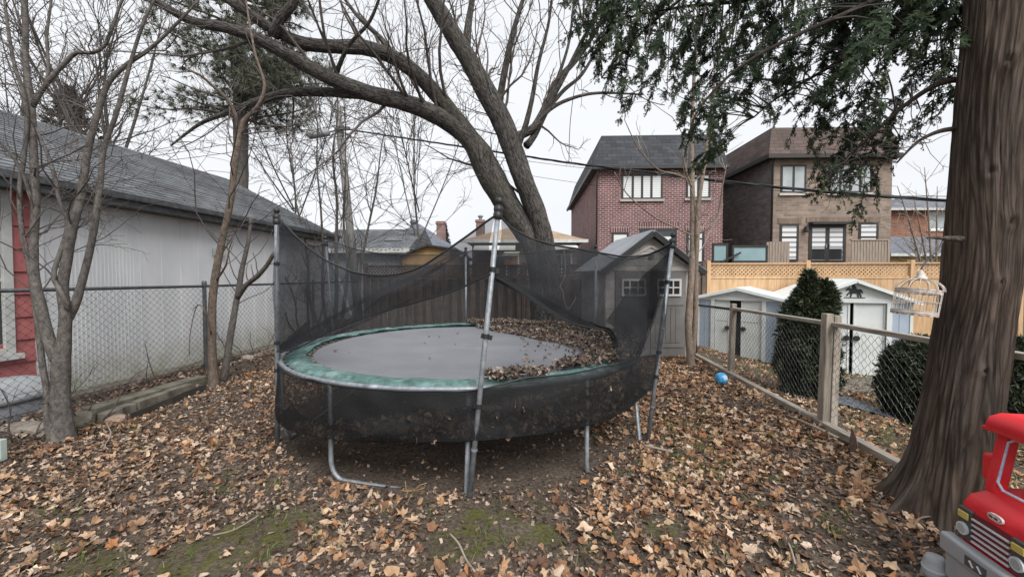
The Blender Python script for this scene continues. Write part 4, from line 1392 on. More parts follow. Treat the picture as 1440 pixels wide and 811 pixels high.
# ------------------------------------------------------------------ wire fences
def wire_mesh(mb, p, q, z0, z1, pitch, hh, r, zslope=0.0):
    """woven diamonds between two ground points"""
    p, q = np.array(p, float), np.array(q, float)
    L = np.linalg.norm(q - p)
    t = (q - p) / L
    nr = np.array([-t[1], t[0]])
    w = pitch / 2
    n = int(L / w)
    lv = np.arange(z0, z1 + 1e-6, hh)
    K = len(lv)
    k = np.arange(K)[None, :]
    i = np.arange(n)[:, None]
    rng = np.random.default_rng(3)
    x = i * w + w * ((k + i) % 2) + rng.normal(0, pitch * .02, (n, K))
    o = .004 * np.where((k + i) % 2 == 0, 1, -1) + 0.025 * np.sin(x * 1.3) * np.sin(lv[None, :] * 2.5)
    P = np.zeros((n, K, 3))
    P[..., 0] = p[0] + t[0] * x + nr[0] * o
    P[..., 1] = p[1] + t[1] * x + nr[1] * o
    P[..., 2] = lv[None, :] + zslope * x / L
    mb.tubes(P, np.full((n, K), r), 3)

def left_fence():
    v = -5.72
    a, b_ = Y2W(v, 1.6), Y2W(v, 11.3)
    t = thing('wire_fence', 'black chain-link fence on dark pipe posts before the white garage wall', 'fence', (*Y2W(v, 6.07)[:2], .1))
    off = np.array(t.location)
    mb = MB()
    wire_mesh(mb, a[:2], b_[:2], .14, 1.5, .098, .046, .0026)
    mb.build('wire_netting', M['wire'], t, off=off, uv=False)
    MB().tube([(*a[:2], 1.515), (*Y2W(v, 6.0)[:2], 1.505), (*b_[:2], 1.525)], .022, 8).build('top_rail', M['darksteel'], t, off=off, smooth=True, uv=False)
    MB().tube([(*a[:2], .17), (*b_[:2], .17)], .004, 4).build('bottom_wire', M['wire'], t, off=off, uv=False)
    for u in (2.6, 6.07, 9.1, 11.3):
        c = Y2W(v + .0, u)
        mb = MB().tube([(c[0], c[1], -.1), (c[0], c[1], 1.56)], .03, 10)
        mb.lathe([(.036, 1.52), (.036, 1.57), (.02, 1.595)], (c[0], c[1], 0), 10)
        mb.build('post', M['darksteel'], t, off=off, smooth=False, uv=False)
left_fence()

def right_fence():
    v = 3.04
    t = thing('wire_fence', 'chain-link fence with grey wooden rail and posts between the two yards', 'fence', (*Y2W(v, 4.72)[:2], 0))
    off = np.array(t.location)
    us = [0.15, 2.38, 4.66, 7.02]
    mb = MB()
    wire_mesh(mb, Y2W(v, .2)[:2], Y2W(v, 8.6)[:2], .13, 1.10, .088, .042, .0024)
    mb.build('wire_netting', M['wire_grey'], t, off=off, uv=False)
    for k in range(3):
        a, b_ = Y2W(v + .03, us[k] + .03), Y2W(v + .03, us[k + 1] - .02)
        za, zb = (1.17, 1.175) if k == 2 else (1.165, 1.17)
        mb = MB().obox((*a[:2], za - .03), (*b_[:2], zb - .03 - (.025 if k == 2 else 0)), .075, .045)
        mb.build('top_rail', M['greywoodh'], t, off=off, bevel=.006)
    a, b_ = Y2W(v + .02, 7.1), Y2W(v + .02, 8.75)
    MB().tube([(*a[:2], 1.11), (*b_[:2], 1.07)], .022, 8).build('top_rail', M['black'], t, off=off, smooth=True, uv=False, label='black pipe end of the top rail')
    c = Y2W(v + .02, 8.75)
    MB().tube([(c[0], c[1], -.1), (c[0], c[1], 1.1)], .025, 8).build('post', M['black'], t, off=off, smooth=True, uv=False)
    for k, u in enumerate(us):
        c = Y2W(v, u)
        z1 = 1.235 if k == 2 else 1.21
        mb = MB()
        for (dv, zt) in (((-.042, z1 + .02), (.040, z1 - .0)) if k == 2 else ((0, z1),)):
            p = Y2W(v + dv, u)
            lean = -.015
            mb.obox((p[0] + lean, p[1], -.15), (p[0] + .02, p[1] + .01, zt), .075 if k != 2 else .078, .085, (0, 1, 0))
        mb.build('post', M['greywood'], t, off=off, bevel=.006)
    # timber along the bottom
    us2 = [1.2, 3.2, 5.0, 7.2, 8.6]
    for k in range(4):
        a, b_ = Y2W(v - .06, us2[k]), Y2W(v - .06, us2[k + 1] - .03)
        MB().obox((*a[:2], .03), (*b_[:2], .03), .09, .10).build('bottom_board', M['greywoodh'], t, off=off, bevel=.008)
right_fence()

# ------------------------------------------------------------------ wooden fences across the back
def lattice(mb, x0, x1, z0, z1, y, w, sp, th=.008):
    H = z1 - z0
    x = x0 - H
    k = 0
    while x < x1:
        for sgn, yy in ((1, y), (-1, y + th + .002)):
            a0, a1 = (x, x + H) if sgn > 0 else (x + H, x)
            # clip ends
            pts = []
            t0 = 0.0; t1 = 1.0
            dx = a1 - a0
            for lim, s in ((x0, 1), (x1, -1)):
                q = (lim - a0) / dx
                if dx * s > 0:
                    t0 = max(t0, q)
                else:
                    t1 = min(t1, q)
            if t1 - t0 > .05:
                mb.obox((a0 + dx * t0, yy, z0 + H * t0), (a0 + dx * t1, yy, z0 + H * t1), th, w, (-H if dx > 0 else H, 0, abs(dx)))
        x += sp

def wood_fence(name, label, p, q, H, zl, mat, mat2, post_sp, bw, shadow, seed, z0=0.0):
    rng = random.Random(seed)
    p, q = np.array(p[:2]), np.array(q[:2])
    L = np.linalg.norm(q - p)
    rz = math.atan2(q[1] - p[1], q[0] - p[0])
    t = thing(name, label, 'fence', (*p, z0), rz)
    mb, mb2 = MB(), MB()
    x = 0
    k = 0
    while x < L - .02:
        w = bw * rng.uniform(.96, 1.0)
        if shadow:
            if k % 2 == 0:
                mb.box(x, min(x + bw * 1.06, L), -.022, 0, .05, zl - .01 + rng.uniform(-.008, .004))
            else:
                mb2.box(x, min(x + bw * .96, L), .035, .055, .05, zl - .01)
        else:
            mb.box(x, min(x + w, L), -.02, 0, .05, zl - .005 + rng.uniform(-.004, .003))
        x += bw
        k += 1
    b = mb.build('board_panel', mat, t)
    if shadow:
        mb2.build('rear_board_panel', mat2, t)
    r = MB()
    r.box(0, L, -.035, .06, zl, zl + .07)
    r.build('middle_rail', mat, t)
    r = MB()
    r.box(0, L, -.05, .075, H - .035, H)
    r.build('top_rail', mat, t)
    lm = MB()
    lattice(lm, 0, L, zl + .07, H - .035, -.002, .038, .10)
    lm.build('lattice', mat, t, uv=False)
    n = int(round(L / post_sp))
    for i in range(n + 1):
        xx = L * i / n
        MB().box(xx - .05, xx + .05, -.06, .06, -.1, H + .06).build('post', mat, t, bevel=.006)
    return t
# line of the back fences
FU = 10.95
pa, pb, pc = Y2W(-5.55, FU + .55), Y2W(4.02, FU + .05), Y2W(11.5, FU + .05)
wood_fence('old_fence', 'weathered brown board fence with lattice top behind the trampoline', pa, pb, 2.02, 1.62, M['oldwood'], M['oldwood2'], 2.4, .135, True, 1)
wood_fence('new_fence', 'fresh orange cedar board fence with lattice top behind the white sheds', pb + np.array([.12, 0, 0]), pc, 2.03, 1.62, M['newwood'], M['newwood'], 2.5, .15, False, 2)
# ------------------------------------------------------------------ garage on the left
def ribbed(mb, x, y0, y1, z0, z1, spec):
    """standing-seam sheet facing +X: spec list of (y from, y to, spacing, rib width, rib height)"""
    mb.box(x - .05, x, y0, y1, z0, z1)
    for (a, b_, sp, w, h) in spec:
        y = a
        while y < b_:
            mb.box(x, x + h, y, y + w, z0 + .01, z1 - .01)
            y += sp

def garage():
    t = ything('garage', 'long low garage with white ribbed wall, red end and grey shingle roof along the left', 'garage', -6.35, 4.3, .08)
    # local: X = v+6.35, Y = u-4.3, z = z-.08 ; wall faces +X
    m, tt, b = nodes('white_metal_siding')
    g = noi(tt, coords(tt, 'Object', (1, 1, .25)), 3.2, 5, .6)
    c = ramp(tt, g, [(.3, (.56, .575, .60)), (.7, (.68, .695, .715))])
    sx = N(tt, 'ShaderNodeSeparateXYZ')
    tt.links.new(coords(tt, 'Object'), sx.inputs[0])
    md = N(tt, 'ShaderNodeMapRange')
    md.inputs[1].default_value, md.inputs[2].default_value = .62, .0
    tt.links.new(sx.outputs['Z'], md.inputs[0])
    mm = N(tt, 'ShaderNodeMath', operation='MULTIPLY')
    tt.links.new(md.outputs[0], mm.inputs[0])
    tt.links.new(ramp(tt, noi(tt, coords(tt, 'Object'), 4, 6, .7), [(.3, (.25,) * 3), (.65, (1,) * 3)]), mm.inputs[1])
    tt.links.new(mixc(tt, mm.outputs[0], c, (.27, .26, .17)), b.inputs['Base Color'])   # algae splashed up from the soil
    b.inputs['Roughness'].default_value = .5
    mb = MB()
    ribbed(mb, 0, 0, 6.5, .05, 2.72, [(.35, 1.25, .05, .016, .004), (1.3, 6.45, .34, .010, .006)])
    mb.box(.001, .02, 0.0, .11, .05, 2.72)
    mb.build('wall', m, t)
    # red part
    red = plain('red_painted_siding', (.42, .14, .135), (.32, .10, .10), 5, .7)
    mb = MB()
    z = .28
    while z < 2.7:
        mb.prism([(0, z), (.03, z), (.008, z + .27), (0, z + .27)], -.2, -.002)
        mb.prism([(0, z), (.03, z), (.008, z + .27), (0, z + .27)], -4.5, -1.4)
        z += .272
    mb.box(-.05, -.0005, -4.5, -.002, .05, 2.72)
    z = .28
    while z < .62:
        mb.prism([(0, z), (.03, z), (.008, z + .27), (0, z + .27)], -1.4, -.2)
        z += .272
    mb.build('red_wall', red, t, label='red lap siding at the near end of the garage')
    w = MB()
    for (a, b_, c_, d_) in ((-1.4, -.2, .67, .74), (-1.4, -.2, 2.56, 2.66), (-1.4, -1.31, .74, 2.56), (-.29, -.2, .74, 2.56)):
        w.box(.0, .05, a, b_, c_, d_)
    f = w.build('window', M['offwhite'], t, bevel=.004)
    MB().box(-.02, .01, -1.31, -.29, .74, 2.56).build('pane', M['glass_dark'], f)
    MB().box(.012, .022, -1.31, -.29, 1.52, 1.56).build('sash_bar', M['offwhite'], f)
    MB().box(.0, .09, -1.45, -.15, .61, .668).build('sill', M['offwhite'], f)
    # roof: eave 0.3 outside the wall, ridge 3.15 behind it
    ez, rzz, ev, rv = 2.75, 4.47, .3, -3.15
    mb = MB()
    mb.slab([(ev, -4.9, ez), (ev, 6.62, ez), (rv, 6.62, rzz), (rv, -4.9, rzz)], .05)
    mb.slab([(rv, -4.9, rzz), (rv, 6.62, rzz), (rv * 2 - ev, 6.62, ez), (rv * 2 - ev, -4.9, ez)], .05)
    # individual shingle courses so that the surface steps
    n = 26
    for k in range(n):
        f0, f1 = k / n, (k + 1) / n
        x0, z0, x1, z1 = ev + (rv - ev) * f0, ez + (rzz - ez) * f0, ev + (rv - ev) * f1, ez + (rzz - ez) * f1
        mb.add([(x0, -4.88, z0 + .016), (x0, 6.6, z0 + .016), (x1, 6.6, z1 + .004), (x1, -4.88, z1 + .004), (x0, -4.88, z0), (x0, 6.6, z0)], [(0, 1, 2, 3), (4, 5, 1, 0)])
    rf = mb.build('roof', M['shingle_grey'], t)
    fs = MB()
    fs.box(ev - .02, ev + .005, -4.9, 6.62, ez - .17, ez - .055)
    fs.box(ev + .006, ev + .075, -4.9, 6.62, ez - .075, ez - .06)
    fs.box(ev + .068, ev + .078, -4.9, 6.62, ez - .06, ez + .01)
    fs.build('gutter', M['darksteel'], t)
    MB().box(.0, ev - .021, -4.9, 6.6, ez - .17, ez - .15).build('soffit', plain('dark_soffit', (.10, .10, .10), (.06, .06, .06), 3, .8), t)
    bk = MB()
    bk.prism([(-6.6, .05), (-.06, .05), (-.06, 2.6), (-3.15, 4.35), (-6.6, 2.6)], -4.5, 6.44)
    bk.build('body', M['offwhite'], t)
    # gable end boards
    MB().box(-.05, .25, -4.6, 6.5, -.12, .05).build('footing', M['concrete'], t, bevel=.02)
    # meter box and conduit on the wall
    v = MB().box(.018, .09, 2.62, 2.86, 1.98, 2.12)
    v.build('vent_hood', M['offwhite'], t, bevel=.01)
garage()

# grey bin in front of the red wall
def bin_():
    t = ything('plastic_bin', 'upturned grey plastic bin with rounded lid behind the left wire fence', 'bin', -6.02, 3.72, .0)
    def ringv(hx, hy, z, n=28, p=3.0, sh=0):
        o = []
        for i in range(n):
            a = i / n * 2 * PI
            c, s = math.cos(a), math.sin(a)
            o.append((hx * math.copysign(abs(c) ** (2 / p), c), sh + hy * math.copysign(abs(s) ** (2 / p), s), z))
        return o
    g = plain('dull_grey_plastic', (.42, .44, .46), (.31, .33, .35), 4, .55)
    def loft(rings):
        R = np.array(rings)
        mb = MB()
        K, n = R.shape[:2]
        f = [(i * n + j, i * n + (j + 1) % n, (i + 1) * n + (j + 1) % n, (i + 1) * n + j) for i in range(K - 1) for j in range(n)]
        mb.add(R.reshape(-1, 3), np.array(f))
        mb.F.append(np.array([list(range((K - 1) * n, K * n))]))
        return mb
    loft([ringv(.23, .42, 0), ringv(.25, .46, .08), ringv(.27, .5, .3)]).build('body', plain('dark_grey_plastic', (.24, .255, .275), (.17, .18, .195), 4, .55), t, smooth=True, uv=False)
    loft([ringv(.265, .5, .29), ringv(.295, .53, .30), ringv(.295, .53, .36), ringv(.27, .5, .40), ringv(.22, .42, .47), ringv(.15, .3, .52), ringv(.05, .12, .54)]).build('lid', g, t, smooth=True, uv=False)
    MB().lathe([(.012, .0), (.012, .01)], (.285, .3, .335), 10, 'x').build('latch', M['black'], t, uv=False)
bin_()

# kerb timbers, slabs and stones along the left
def kerb(name, label, p, q, w, h, mat, cat, z=0.0, bev=.012):
    p, q = np.array(p), np.array(q)
    base = (p + q) / 2
    mb = MB()
    n = 6
    rows = []
    t = (q - p) / np.linalg.norm(q - p)
    s = np.array([-t[1], t[0], 0])
    for i in range(n + 1):
        f = i / n
        c = p + (q - p) * f + s * .012 * math.sin(i * 2.1 + p[1])
        hh = h * (1 + .07 * math.sin(i * 1.7 + p[0]))
        rows.append([c - s * w / 2 + (0, 0, -.1), c - s * w / 2 + (0, 0, hh), c + s * w / 2 + (0, 0, hh * .97), c + s * w / 2 + (0, 0, -.1)])
    G = np.array(rows)
    f = []
    for i in range(n):
        for j in range(4):
            f.append((i * 4 + j, (i + 1) * 4 + j, (i + 1) * 4 + (j + 1) % 4, i * 4 + (j + 1) % 4))
    mb.add(G.reshape(-1, 3), np.array(f))
    mb.F.append(np.array([(0, 1, 2, 3), (n * 4 + 3, n * 4 + 2, n * 4 + 1, n * 4)]))
    o = mb.build(name, mat, None, off=base, loc=base, bevel=bev)
    tag(o, label, cat)
def g2(px, py, z=.1):
    p = gnd(px, py, z)
    p[2] = z
    return p
kerb('kerb_block', 'mossy concrete kerb ending at the slender tree by the fence post', g2(188, 570, .07), g2(266, 543, .07), .11, .05, M['concrete'], 'kerb')
kerb('kerb_block', 'mossy concrete kerb nearest the multi-stemmed tree', g2(142, 588, .06), g2(184, 572, .07), .12, .055, M['concrete'], 'kerb')
kerb('edging_strip', 'thin dark lawn edging bowed in front of the concrete kerbs', g2(182, 588, .02), g2(288, 545, .04), .02, .055, plain('dark_edging', (.05, .043, .037), (.03, .026, .022), 8, .8), 'edging', bev=0)
kerb('concrete_slab', 'low concrete slab lying along the foot of the left wire fence', g2(122, 577, .11), g2(284, 530, .11), .2, .03, M['concrete'], 'slab')
kerb('timber_beam', 'old grey timber half buried beyond the fence post at the left', g2(312, 520, .1), g2(392, 490, .1), .1, .06, M['greywood'], 'timber')

def rock(name, label, px, py, r, squash, seed, mat, z=0.0, cat='stone', rz=0.0, boxy=True):
    p = gnd(px, py, z)
    mb = MB()
    import bmesh
    bm = bmesh.new()
    bmesh.ops.create_icosphere(bm, subdivisions=3, radius=1)
    for v in bm.verts:
        c = v.co.normalized()
        if boxy:
            mx = max(abs(c.x), abs(c.y), abs(c.z))
            c = c * (0.55 / mx + .45)
        k = 1 + .13 * noise.noise(c * 2.1 + Vector((seed, 0, 0))) + .05 * noise.noise(c * 6 + Vector((0, seed, 0)))
        v.co = Vector((c.x * r * squash[0] * k, c.y * r * squash[1] * k, c.z * r * squash[2] * k))
    V = [tuple(v.co) for v in bm.verts]
    Fc = np.array([[q.index for q in f.verts] for f in bm.faces])
    bm.free()
    mb.add(V, Fc)
    o = mb.build(name, mat, None, uv=False, smooth=False, loc=(p[0], p[1], z + r * squash[2] * .55))
    o.rotation_euler = (0.1, 0.05, rz)
    tag(o, label, cat)
rock('garden_stone', 'squarish mossy stone just right of the multi-stemmed tree', 116, 598, .11, (1, .8, .9), 2, M['concrete'], 0, rz=.5)
rock('garden_stone', 'flat pale stone left of the multi-stemmed tree foot', 36, 612, .17, (1.2, .7, .5), 5, M['stone'], 0, rz=.2)
rock('garden_stone', 'small rounded stone touching the multi-stemmed tree on its left', 62, 606, .07, (1, 1, .9), 7, M['stone'])
rock('brick_piece', 'broken reddish brick lying by the concrete kerb', 162, 592, .075, (1.3, .7, .6), 9, M['brick_orange'], 0, cat='brick', rz=.7)
rock('garden_stone', 'angular pale stone on the ground beyond the slender tree', 348, 513, .15, (1, .6, .8), 11, plain('pale_stone', (.36, .31, .27), (.22, .19, .16), 6, .95, 0, .6), .03, rz=-.6)
rock('garden_stone', 'low grey stone beside the angular pale stone', 328, 522, .14, (1.1, .7, .6), 13, M['stone'], .0, rz=.4)

def board_left():
    p = gnd(0, 652, 0)
    t = MB().obox((0, 0, 0), (0, 0, .22), .05, .12, (1, 0, 0))
    o = t.build('painted_board', plain('pale_green_paint', (.42, .5, .46), (.3, .36, .33), 6, .7), None, loc=(p[0] - .02, p[1], 0), bevel=.005)
    tag(o, 'short pale green painted board standing at the left edge', 'board')
board_left()

# ------------------------------------------------------------------ windows for the houses (walls face local -Y)
def window(par, x0, x1, z0, z1, y, panes, frame, glass, sill=None, fw=.07, cols=None, name='window', transom=None, depth=.1, outer=.09):
    mb = MB()
    yf = y - .02
    for (a, b_, c_, d_) in ((x0, x1, z0, z0 + outer), (x0, x1, z1 - outer, z1), (x0, x0 + outer, z0 + outer, z1 - outer), (x1 - outer, x1, z0 + outer, z1 - outer)):
        mb.box(a, b_, yf, y + depth, c_, d_)
    w = (x1 - x0 - 2 * outer) / panes
    for i in range(1, panes):
        xx = x0 + outer + i * w
        mb.box(xx - fw / 2, xx + fw / 2, yf + .01, y + depth, z0 + outer, z1 - outer)
    if transom:
        mb.box(x0 + outer, x1 - outer, yf + .012, y + depth, transom - fw / 2, transom + fw / 2)
    f = mb.build(name, frame, par)
    for i in range(panes):
        a, b_ = x0 + outer + i * w + fw / 2 * (i > 0), x0 + outer + (i + 1) * w - fw / 2 * (i < panes - 1)
        zz = [(z0 + outer, z1 - outer)] if not transom else [(z0 + outer, transom - fw / 2), (transom + fw / 2, z1 - outer)]
        for (c_, d_) in zz:
            MB().box(a, b_, y - .004, y + .018, c_, d_).build('pane', glass, f)
    if sill:
        MB().box(x0 - .1, x1 + .1, y - .09, y - .001, z0 - .12, z0 - .002).build('sill', sill, f)
    return f

def mansard(mb, W, L, ze, zt, oL, oR, oF, iL, iR, iF):
    a = [(-oL, -oF, ze), (W + oR, -oF, ze), (W + oR, L + .3, ze), (-oL, L + .3, ze)]
    b_ = [(iL, iF, zt), (W - iR, iF, zt), (W - iR, L - .3, zt), (iL, L - .3, zt)]
    mb.add(a + b_, [(0, 1, 5, 4), (1, 2, 6, 5), (2, 3, 7, 6), (3, 0, 4, 7), (4, 5, 6, 7), (3, 2, 1, 0)])

def house_a():
    t = thing('brick_house', 'red brick house with white mortar and black mansard roof', 'house', (4.71, 22, -.1), -math.radians(2.15), 'tall brick houses beyond the new fence')
    W, L, ze = 6.75, 13.1, 7.75
    mb = MB().box(0, W, 0.02, L, 0, ze - .1)
    # front skin with openings is one box; windows stand proud of it
    wl = mb.build('wall', M['brick_red'], t)
    r = MB()
    mansard(r, W, L, ze, 9.62, .32, .10, .32, .25, .05, .4)
    rf = r.build('roof', M['shingle_black'], t)
    MB().box(W * .1, W * .9, L * .2, L * .8, 9.61, 9.7).build('flat_deck', M['black'], rf)
    vb = plain('black_soffit', (.02, .02, .022), None, 4, .5)
    e = MB()
    for (a, b_, c_, d_) in ((-.4, W + .16, -.4, -.26), (-.4, -.26, -.259, L + .26), (W + .04, W + .16, -.259, L + .26)):
        e.box(a, b_, c_, d_, ze - .16, ze + .03)
    e.box(-.259, W + .039, -.259, .019, ze - .12, ze - .08)
    e.box(-.259, -.001, .02, L, ze - .12, ze - .08)
    e.build('gutter', vb, t)
    MB().tube([(-.05, -.3, ze - .1), (-.06, -.1, ze - .5), (-.06, -.06, ze - .7), (-.06, -.06, .1)], .05, 8).build('downspout', vb, t, smooth=True, uv=False)
    # bands of upright bricks
    for (x0, x1, z0, z1) in ((1.2, 3.6, 7.37, 7.6), (4.7, 6.15, 7.37, 7.6), (.7, 1.75, 4.22, 4.55), (2.2, 4.4, 4.42, 4.75), (4.75, 5.85, 4.3, 4.62)):
        MB().box(x0, x1, -.015, .019, z0, z1).build('lintel', M['soldier'], t)
    fr = vb
    sl = plain('pale_sill', (.42, .39, .37), (.33, .31, .29), 6, .8)
    window(t, 1.3, 3.5, 6.02, 7.36, .0, 4, fr, M['blind2'], sl, .13)
    window(t, 4.79, 6.05, 6.05, 7.36, .0, 2, fr, M['blind2'], sl, .13)
    window(t, .78, 1.69, 2.6, 4.21, .0, 1, fr, M['blind2'], None, .09, transom=3.4, outer=.1)
    f = window(t, 2.3, 4.3, 2.5, 4.41, .0, 2, fr, M['glass_dark'], None, .12, outer=.12)
    MB().box(3.5, 4.08, -.018, -.0045, 3.35, 3.98).build('small_blind', M['blind2'], f)
    window(t, 4.83, 5.78, 2.5, 4.29, .0, 1, fr, M['blind2'], None, .09, transom=3.85, outer=.12)
    # side wall small windows in the roof (dormer vents)
    for k, (yy, z0) in enumerate(((1.6, 8.25), (6.2, 8.2), (11.4, 8.2))):
        MB().box(-.08, .35, yy, yy + .35, z0, z0 + .4).build('roof_vent', vb, rf)
    # raised rear terrace
    MB().box(.2, W - .2, -2.0, -.03, 2.2, 2.42).build('deck', M['greywood'], t)
    for xx in (.4, 2.6, 4.6, 6.3):
        MB().box(xx, xx + .14, -1.95, -1.81, -.05, 2.199).build('deck_post', M['greywood'], t)
    # side stair rail going down to the right
    st = MB()
    st.obox((5.5, -1.95, 2.7), (7.4, -1.95, 3.25), .06, .09)
    st.obox((5.2, -1.97, 2.55), (6.6, -1.97, 2.62), .06, .1)
    st.build('stair_rail', vb, t)
house_a()

def house_b():
    t = thing('brick_house', 'brown brick house with brown mansard roof and double glass doors behind the new fence', 'house', (13.62, 21, -.1), -math.radians(1.5), 'tall brick houses beyond the new fence')
    W, L, ze = 6.15, 12, 8.05
    MB().box(0, W, .02, L, 0, ze - .1).build('wall', M['brick_brown'], t)
    MB().box(-.03, -.001, .03, L, 0, ze - .1).build('side_wall', M['brick_dark'], t, label='dark brick side wall facing the gap between the houses')
    vb = plain('dark_brown_trim', (.025, .022, .021), None, 4, .5)
    r = MB()
    mansard(r, W, L, ze, 9.62, .38, .06, .32, .05, .0, .2)
    r.build('roof', M['shingle_brown'], t)
    e = MB()
    for (a, b_, c_, d_) in ((-.46, W + .12, -.45, -.3), (-.46, -.32, -.299, L), (W + .02, W + .12, -.299, L)):
        e.box(a, b_, c_, d_, ze - .18, ze + .03)
    e.box(-.319, W + .019, -.299, .019, ze - .12, ze - .08)
    e.box(-.319, -.031, .02, L, ze - .12, ze - .08)
    e.build('gutter', vb, t)
    MB().tube([(-.03, -.28, ze - .1), (-.03, -.08, ze - .5), (-.03, -.06, .1)], .055, 8).build('downspout', vb, t, smooth=True, uv=False)
    sl = plain('pale_stone_sill', (.55, .51, .47), (.44, .41, .38), 6, .8)
    window(t, .45, 1.75, 6.15, 7.62, .0, 2, vb, M['glass_sky'], sl, .12)
    window(t, 2.9, 5.1, 6.15, 7.65, .0, 4, vb, M['glass_sky'], sl, .12)
    window(t, .45, 1.42, 2.6, 4.55, .0, 1, vb, M['blind'], None, .1, transom=3.85, outer=.11)
    window(t, 4.5, 5.5, 2.6, 4.62, .0, 1, vb, M['blind'], None, .1, transom=3.85, outer=.11)
    f = window(t, 1.95, 3.85, 2.5, 4.5, .0, 2, vb, M['blind'], None, .22, outer=.16, name='double_door')
    for xx in (2.82, 2.98):
        MB().box(xx - .02, xx + .02, -.07, -.02, 3.3, 3.5).build('handle', M['steel'], f)
    for k in (0, 1):
        MB().box(2.12 + k * .88, 2.12 + k * .88 + .66, -.014, -.0045, 2.68, 3.25).build('lower_pane', M['glass_dark'], f)
    MB().box(1.9, 3.9, -.35, -.021, 4.5, 4.62).build('door_canopy', vb, t)
    l = MB().lathe([(.03, .32), (.1, .28), (.12, .05), (.06, 0)], (1.72, -.14, 4.1), 10)
    l.build('wall_lamp', vb, t, uv=False)
    for (x0, x1, z0, z1) in ((.35, 1.55, 4.56, 4.85), (1.8, 4.0, 4.64, 4.9), (4.4, 5.6, 4.63, 4.9)):
        MB().box(x0, x1, -.014, .019, z0, z1).build('lintel', brick('brown_brick_upright', (.24, .175, .135), (.16, .115, .09), (.2, .16, .13), bw=.13, bh=.5, off=0), t)
    # rear deck, privacy boards and glass railing
    MB().box(-3.9, W - .6, -1.6, -.04, 2.2, 2.45).build('deck', plain('red_brown_deck', (.28, .16, .12), (.2, .11, .08), 5, .8), t)
    MB().box(1.0, 4.5, -1.64, -1.605, 2.3, 2.44).build('deck_trim', stripes('deck_edge', (.45, .42, .38), (.28, .11, .08), .1, .5), t)
    for xx in (-3.6, -1.6, 0.2, 2.2, 4.4):
        MB().box(xx, xx + .14, -1.55, -1.41, -.05, 2.199).build('deck_post', M['greywood'], t)
    pv = plain('grey_privacy_boards', (.33, .27, .22), (.22, .18, .15), 5, .85, 0, .3, (4, 4, .4))
    mb = MB()
    for k in range(8):
        x = -1.12 + k * .14
        mb.box(x, x + .118, -1.5, -1.47, 2.46, 3.50 - .02 * (k % 3 == 0))
    mb.build('privacy_screen', pv, t)
    mb = MB()
    for k in range(12):
        x = 2.95 + k * .142
        mb.box(x, x + .12, -1.5, -1.47, 2.46, 3.54)
    mb.box(2.9, 4.72, -1.53, -1.44, 3.541, 3.6)
    mb.box(4.64, 4.74, -1.53, -1.44, 2.46, 3.54)
    mb.build('privacy_screen', pv, t)
    gm = plain('frosted_teal_pane', (.25, .36, .385), (.20, .30, .325), 1, .25, 0, 0, spec=.6)
    for (a, b_, zt) in ((-3.8, -3.05, 3.32), (-2.85, -1.15, 3.22)):
        q = MB().box(a, b_, -1.66, -1.56, zt, zt + .09)
        for xx in (a, b_ - .08):
            q.box(xx, xx + .08, -1.65, -1.57, 2.46, zt)
        q.box(a + .08, b_ - .08, -1.65, -1.57, 2.46, 2.56)
        q = q.build('railing', vb, t)
        MB().box(a + .09, b_ - .09, -1.62, -1.6, 2.57, zt - .01).build('glass_panel', gm, q)
    MB().obox((-3.4, -1.75, 2.5), (-2.5, -1.75, 2.95), .06, .08).build('stair_rail', vb, t)
house_b()

def gable_block(name, label, px0, px1, d, zw, zr, L, wall, roof, rz=0.0, over=.4, hip=False, ridge_x=True, z0=0.0, cat='house'):
    a, b_ = at(px0, 400, d), at(px1, 400, d)
    W = b_[0] - a[0]
    t = thing(name, label, cat, (a[0], d, z0), rz)
    MB().box(0, W, 0, L, 0, zw).build('wall', wall, t)
    r = MB()
    o = over
    h = (zr - zw)
    if hip == 'peak':
        A = [(-o, -o, zw), (W + o, -o, zw), (W + o, L + o, zw), (-o, L + o, zw)]
        ry = L / 2
        w2 = max(0.3, (W - L) / 2) if W > L else .3
        cx = W / 2
        if W > L:
            B = [(L / 2 + o, ry, zr), (W - L / 2 - o, ry, zr)]
            r.add(A + B, [(0, 1, 5, 4), (2, 3, 4, 5), (3, 0, 4), (1, 2, 5), (3, 2, 1, 0)])
        else:
            B = [(cx, W / 2 + o, zr), (cx, L - W / 2 - o, zr)]
            r.add(A + B, [(0, 1, 4), (1, 2, 5, 4), (2, 3, 5), (3, 0, 4, 5), (3, 2, 1, 0)])
    elif ridge_x:
        A = [(-o, -o, zw), (W + o, -o, zw), (W + o, L + o, zw), (-o, L + o, zw), (-o, L / 2, zr), (W + o, L / 2, zr)]
        r.add(A, [(0, 1, 5, 4), (2, 3, 4, 5), (3, 0, 4), (1, 2, 5), (3, 2, 1, 0)])
    else:
        A = [(-o, -o, zw), (W + o, -o, zw), (W + o, L + o, zw), (-o, L + o, zw), (W / 2, -o, zr), (W / 2, L + o, zr)]
        r.add(A, [(0, 1, 4), (1, 2, 5, 4), (2, 3, 5), (3, 0, 4, 5), (3, 2, 1, 0)])
    rf = r.build('roof', roof, t)
    g = MB()
    g.box(-o - .05, W + o + .05, -o - .08, -o - .005, zw - .14, zw + .03)
    g.build('gutter', M['offwhite'], t)
    return t, W, rf

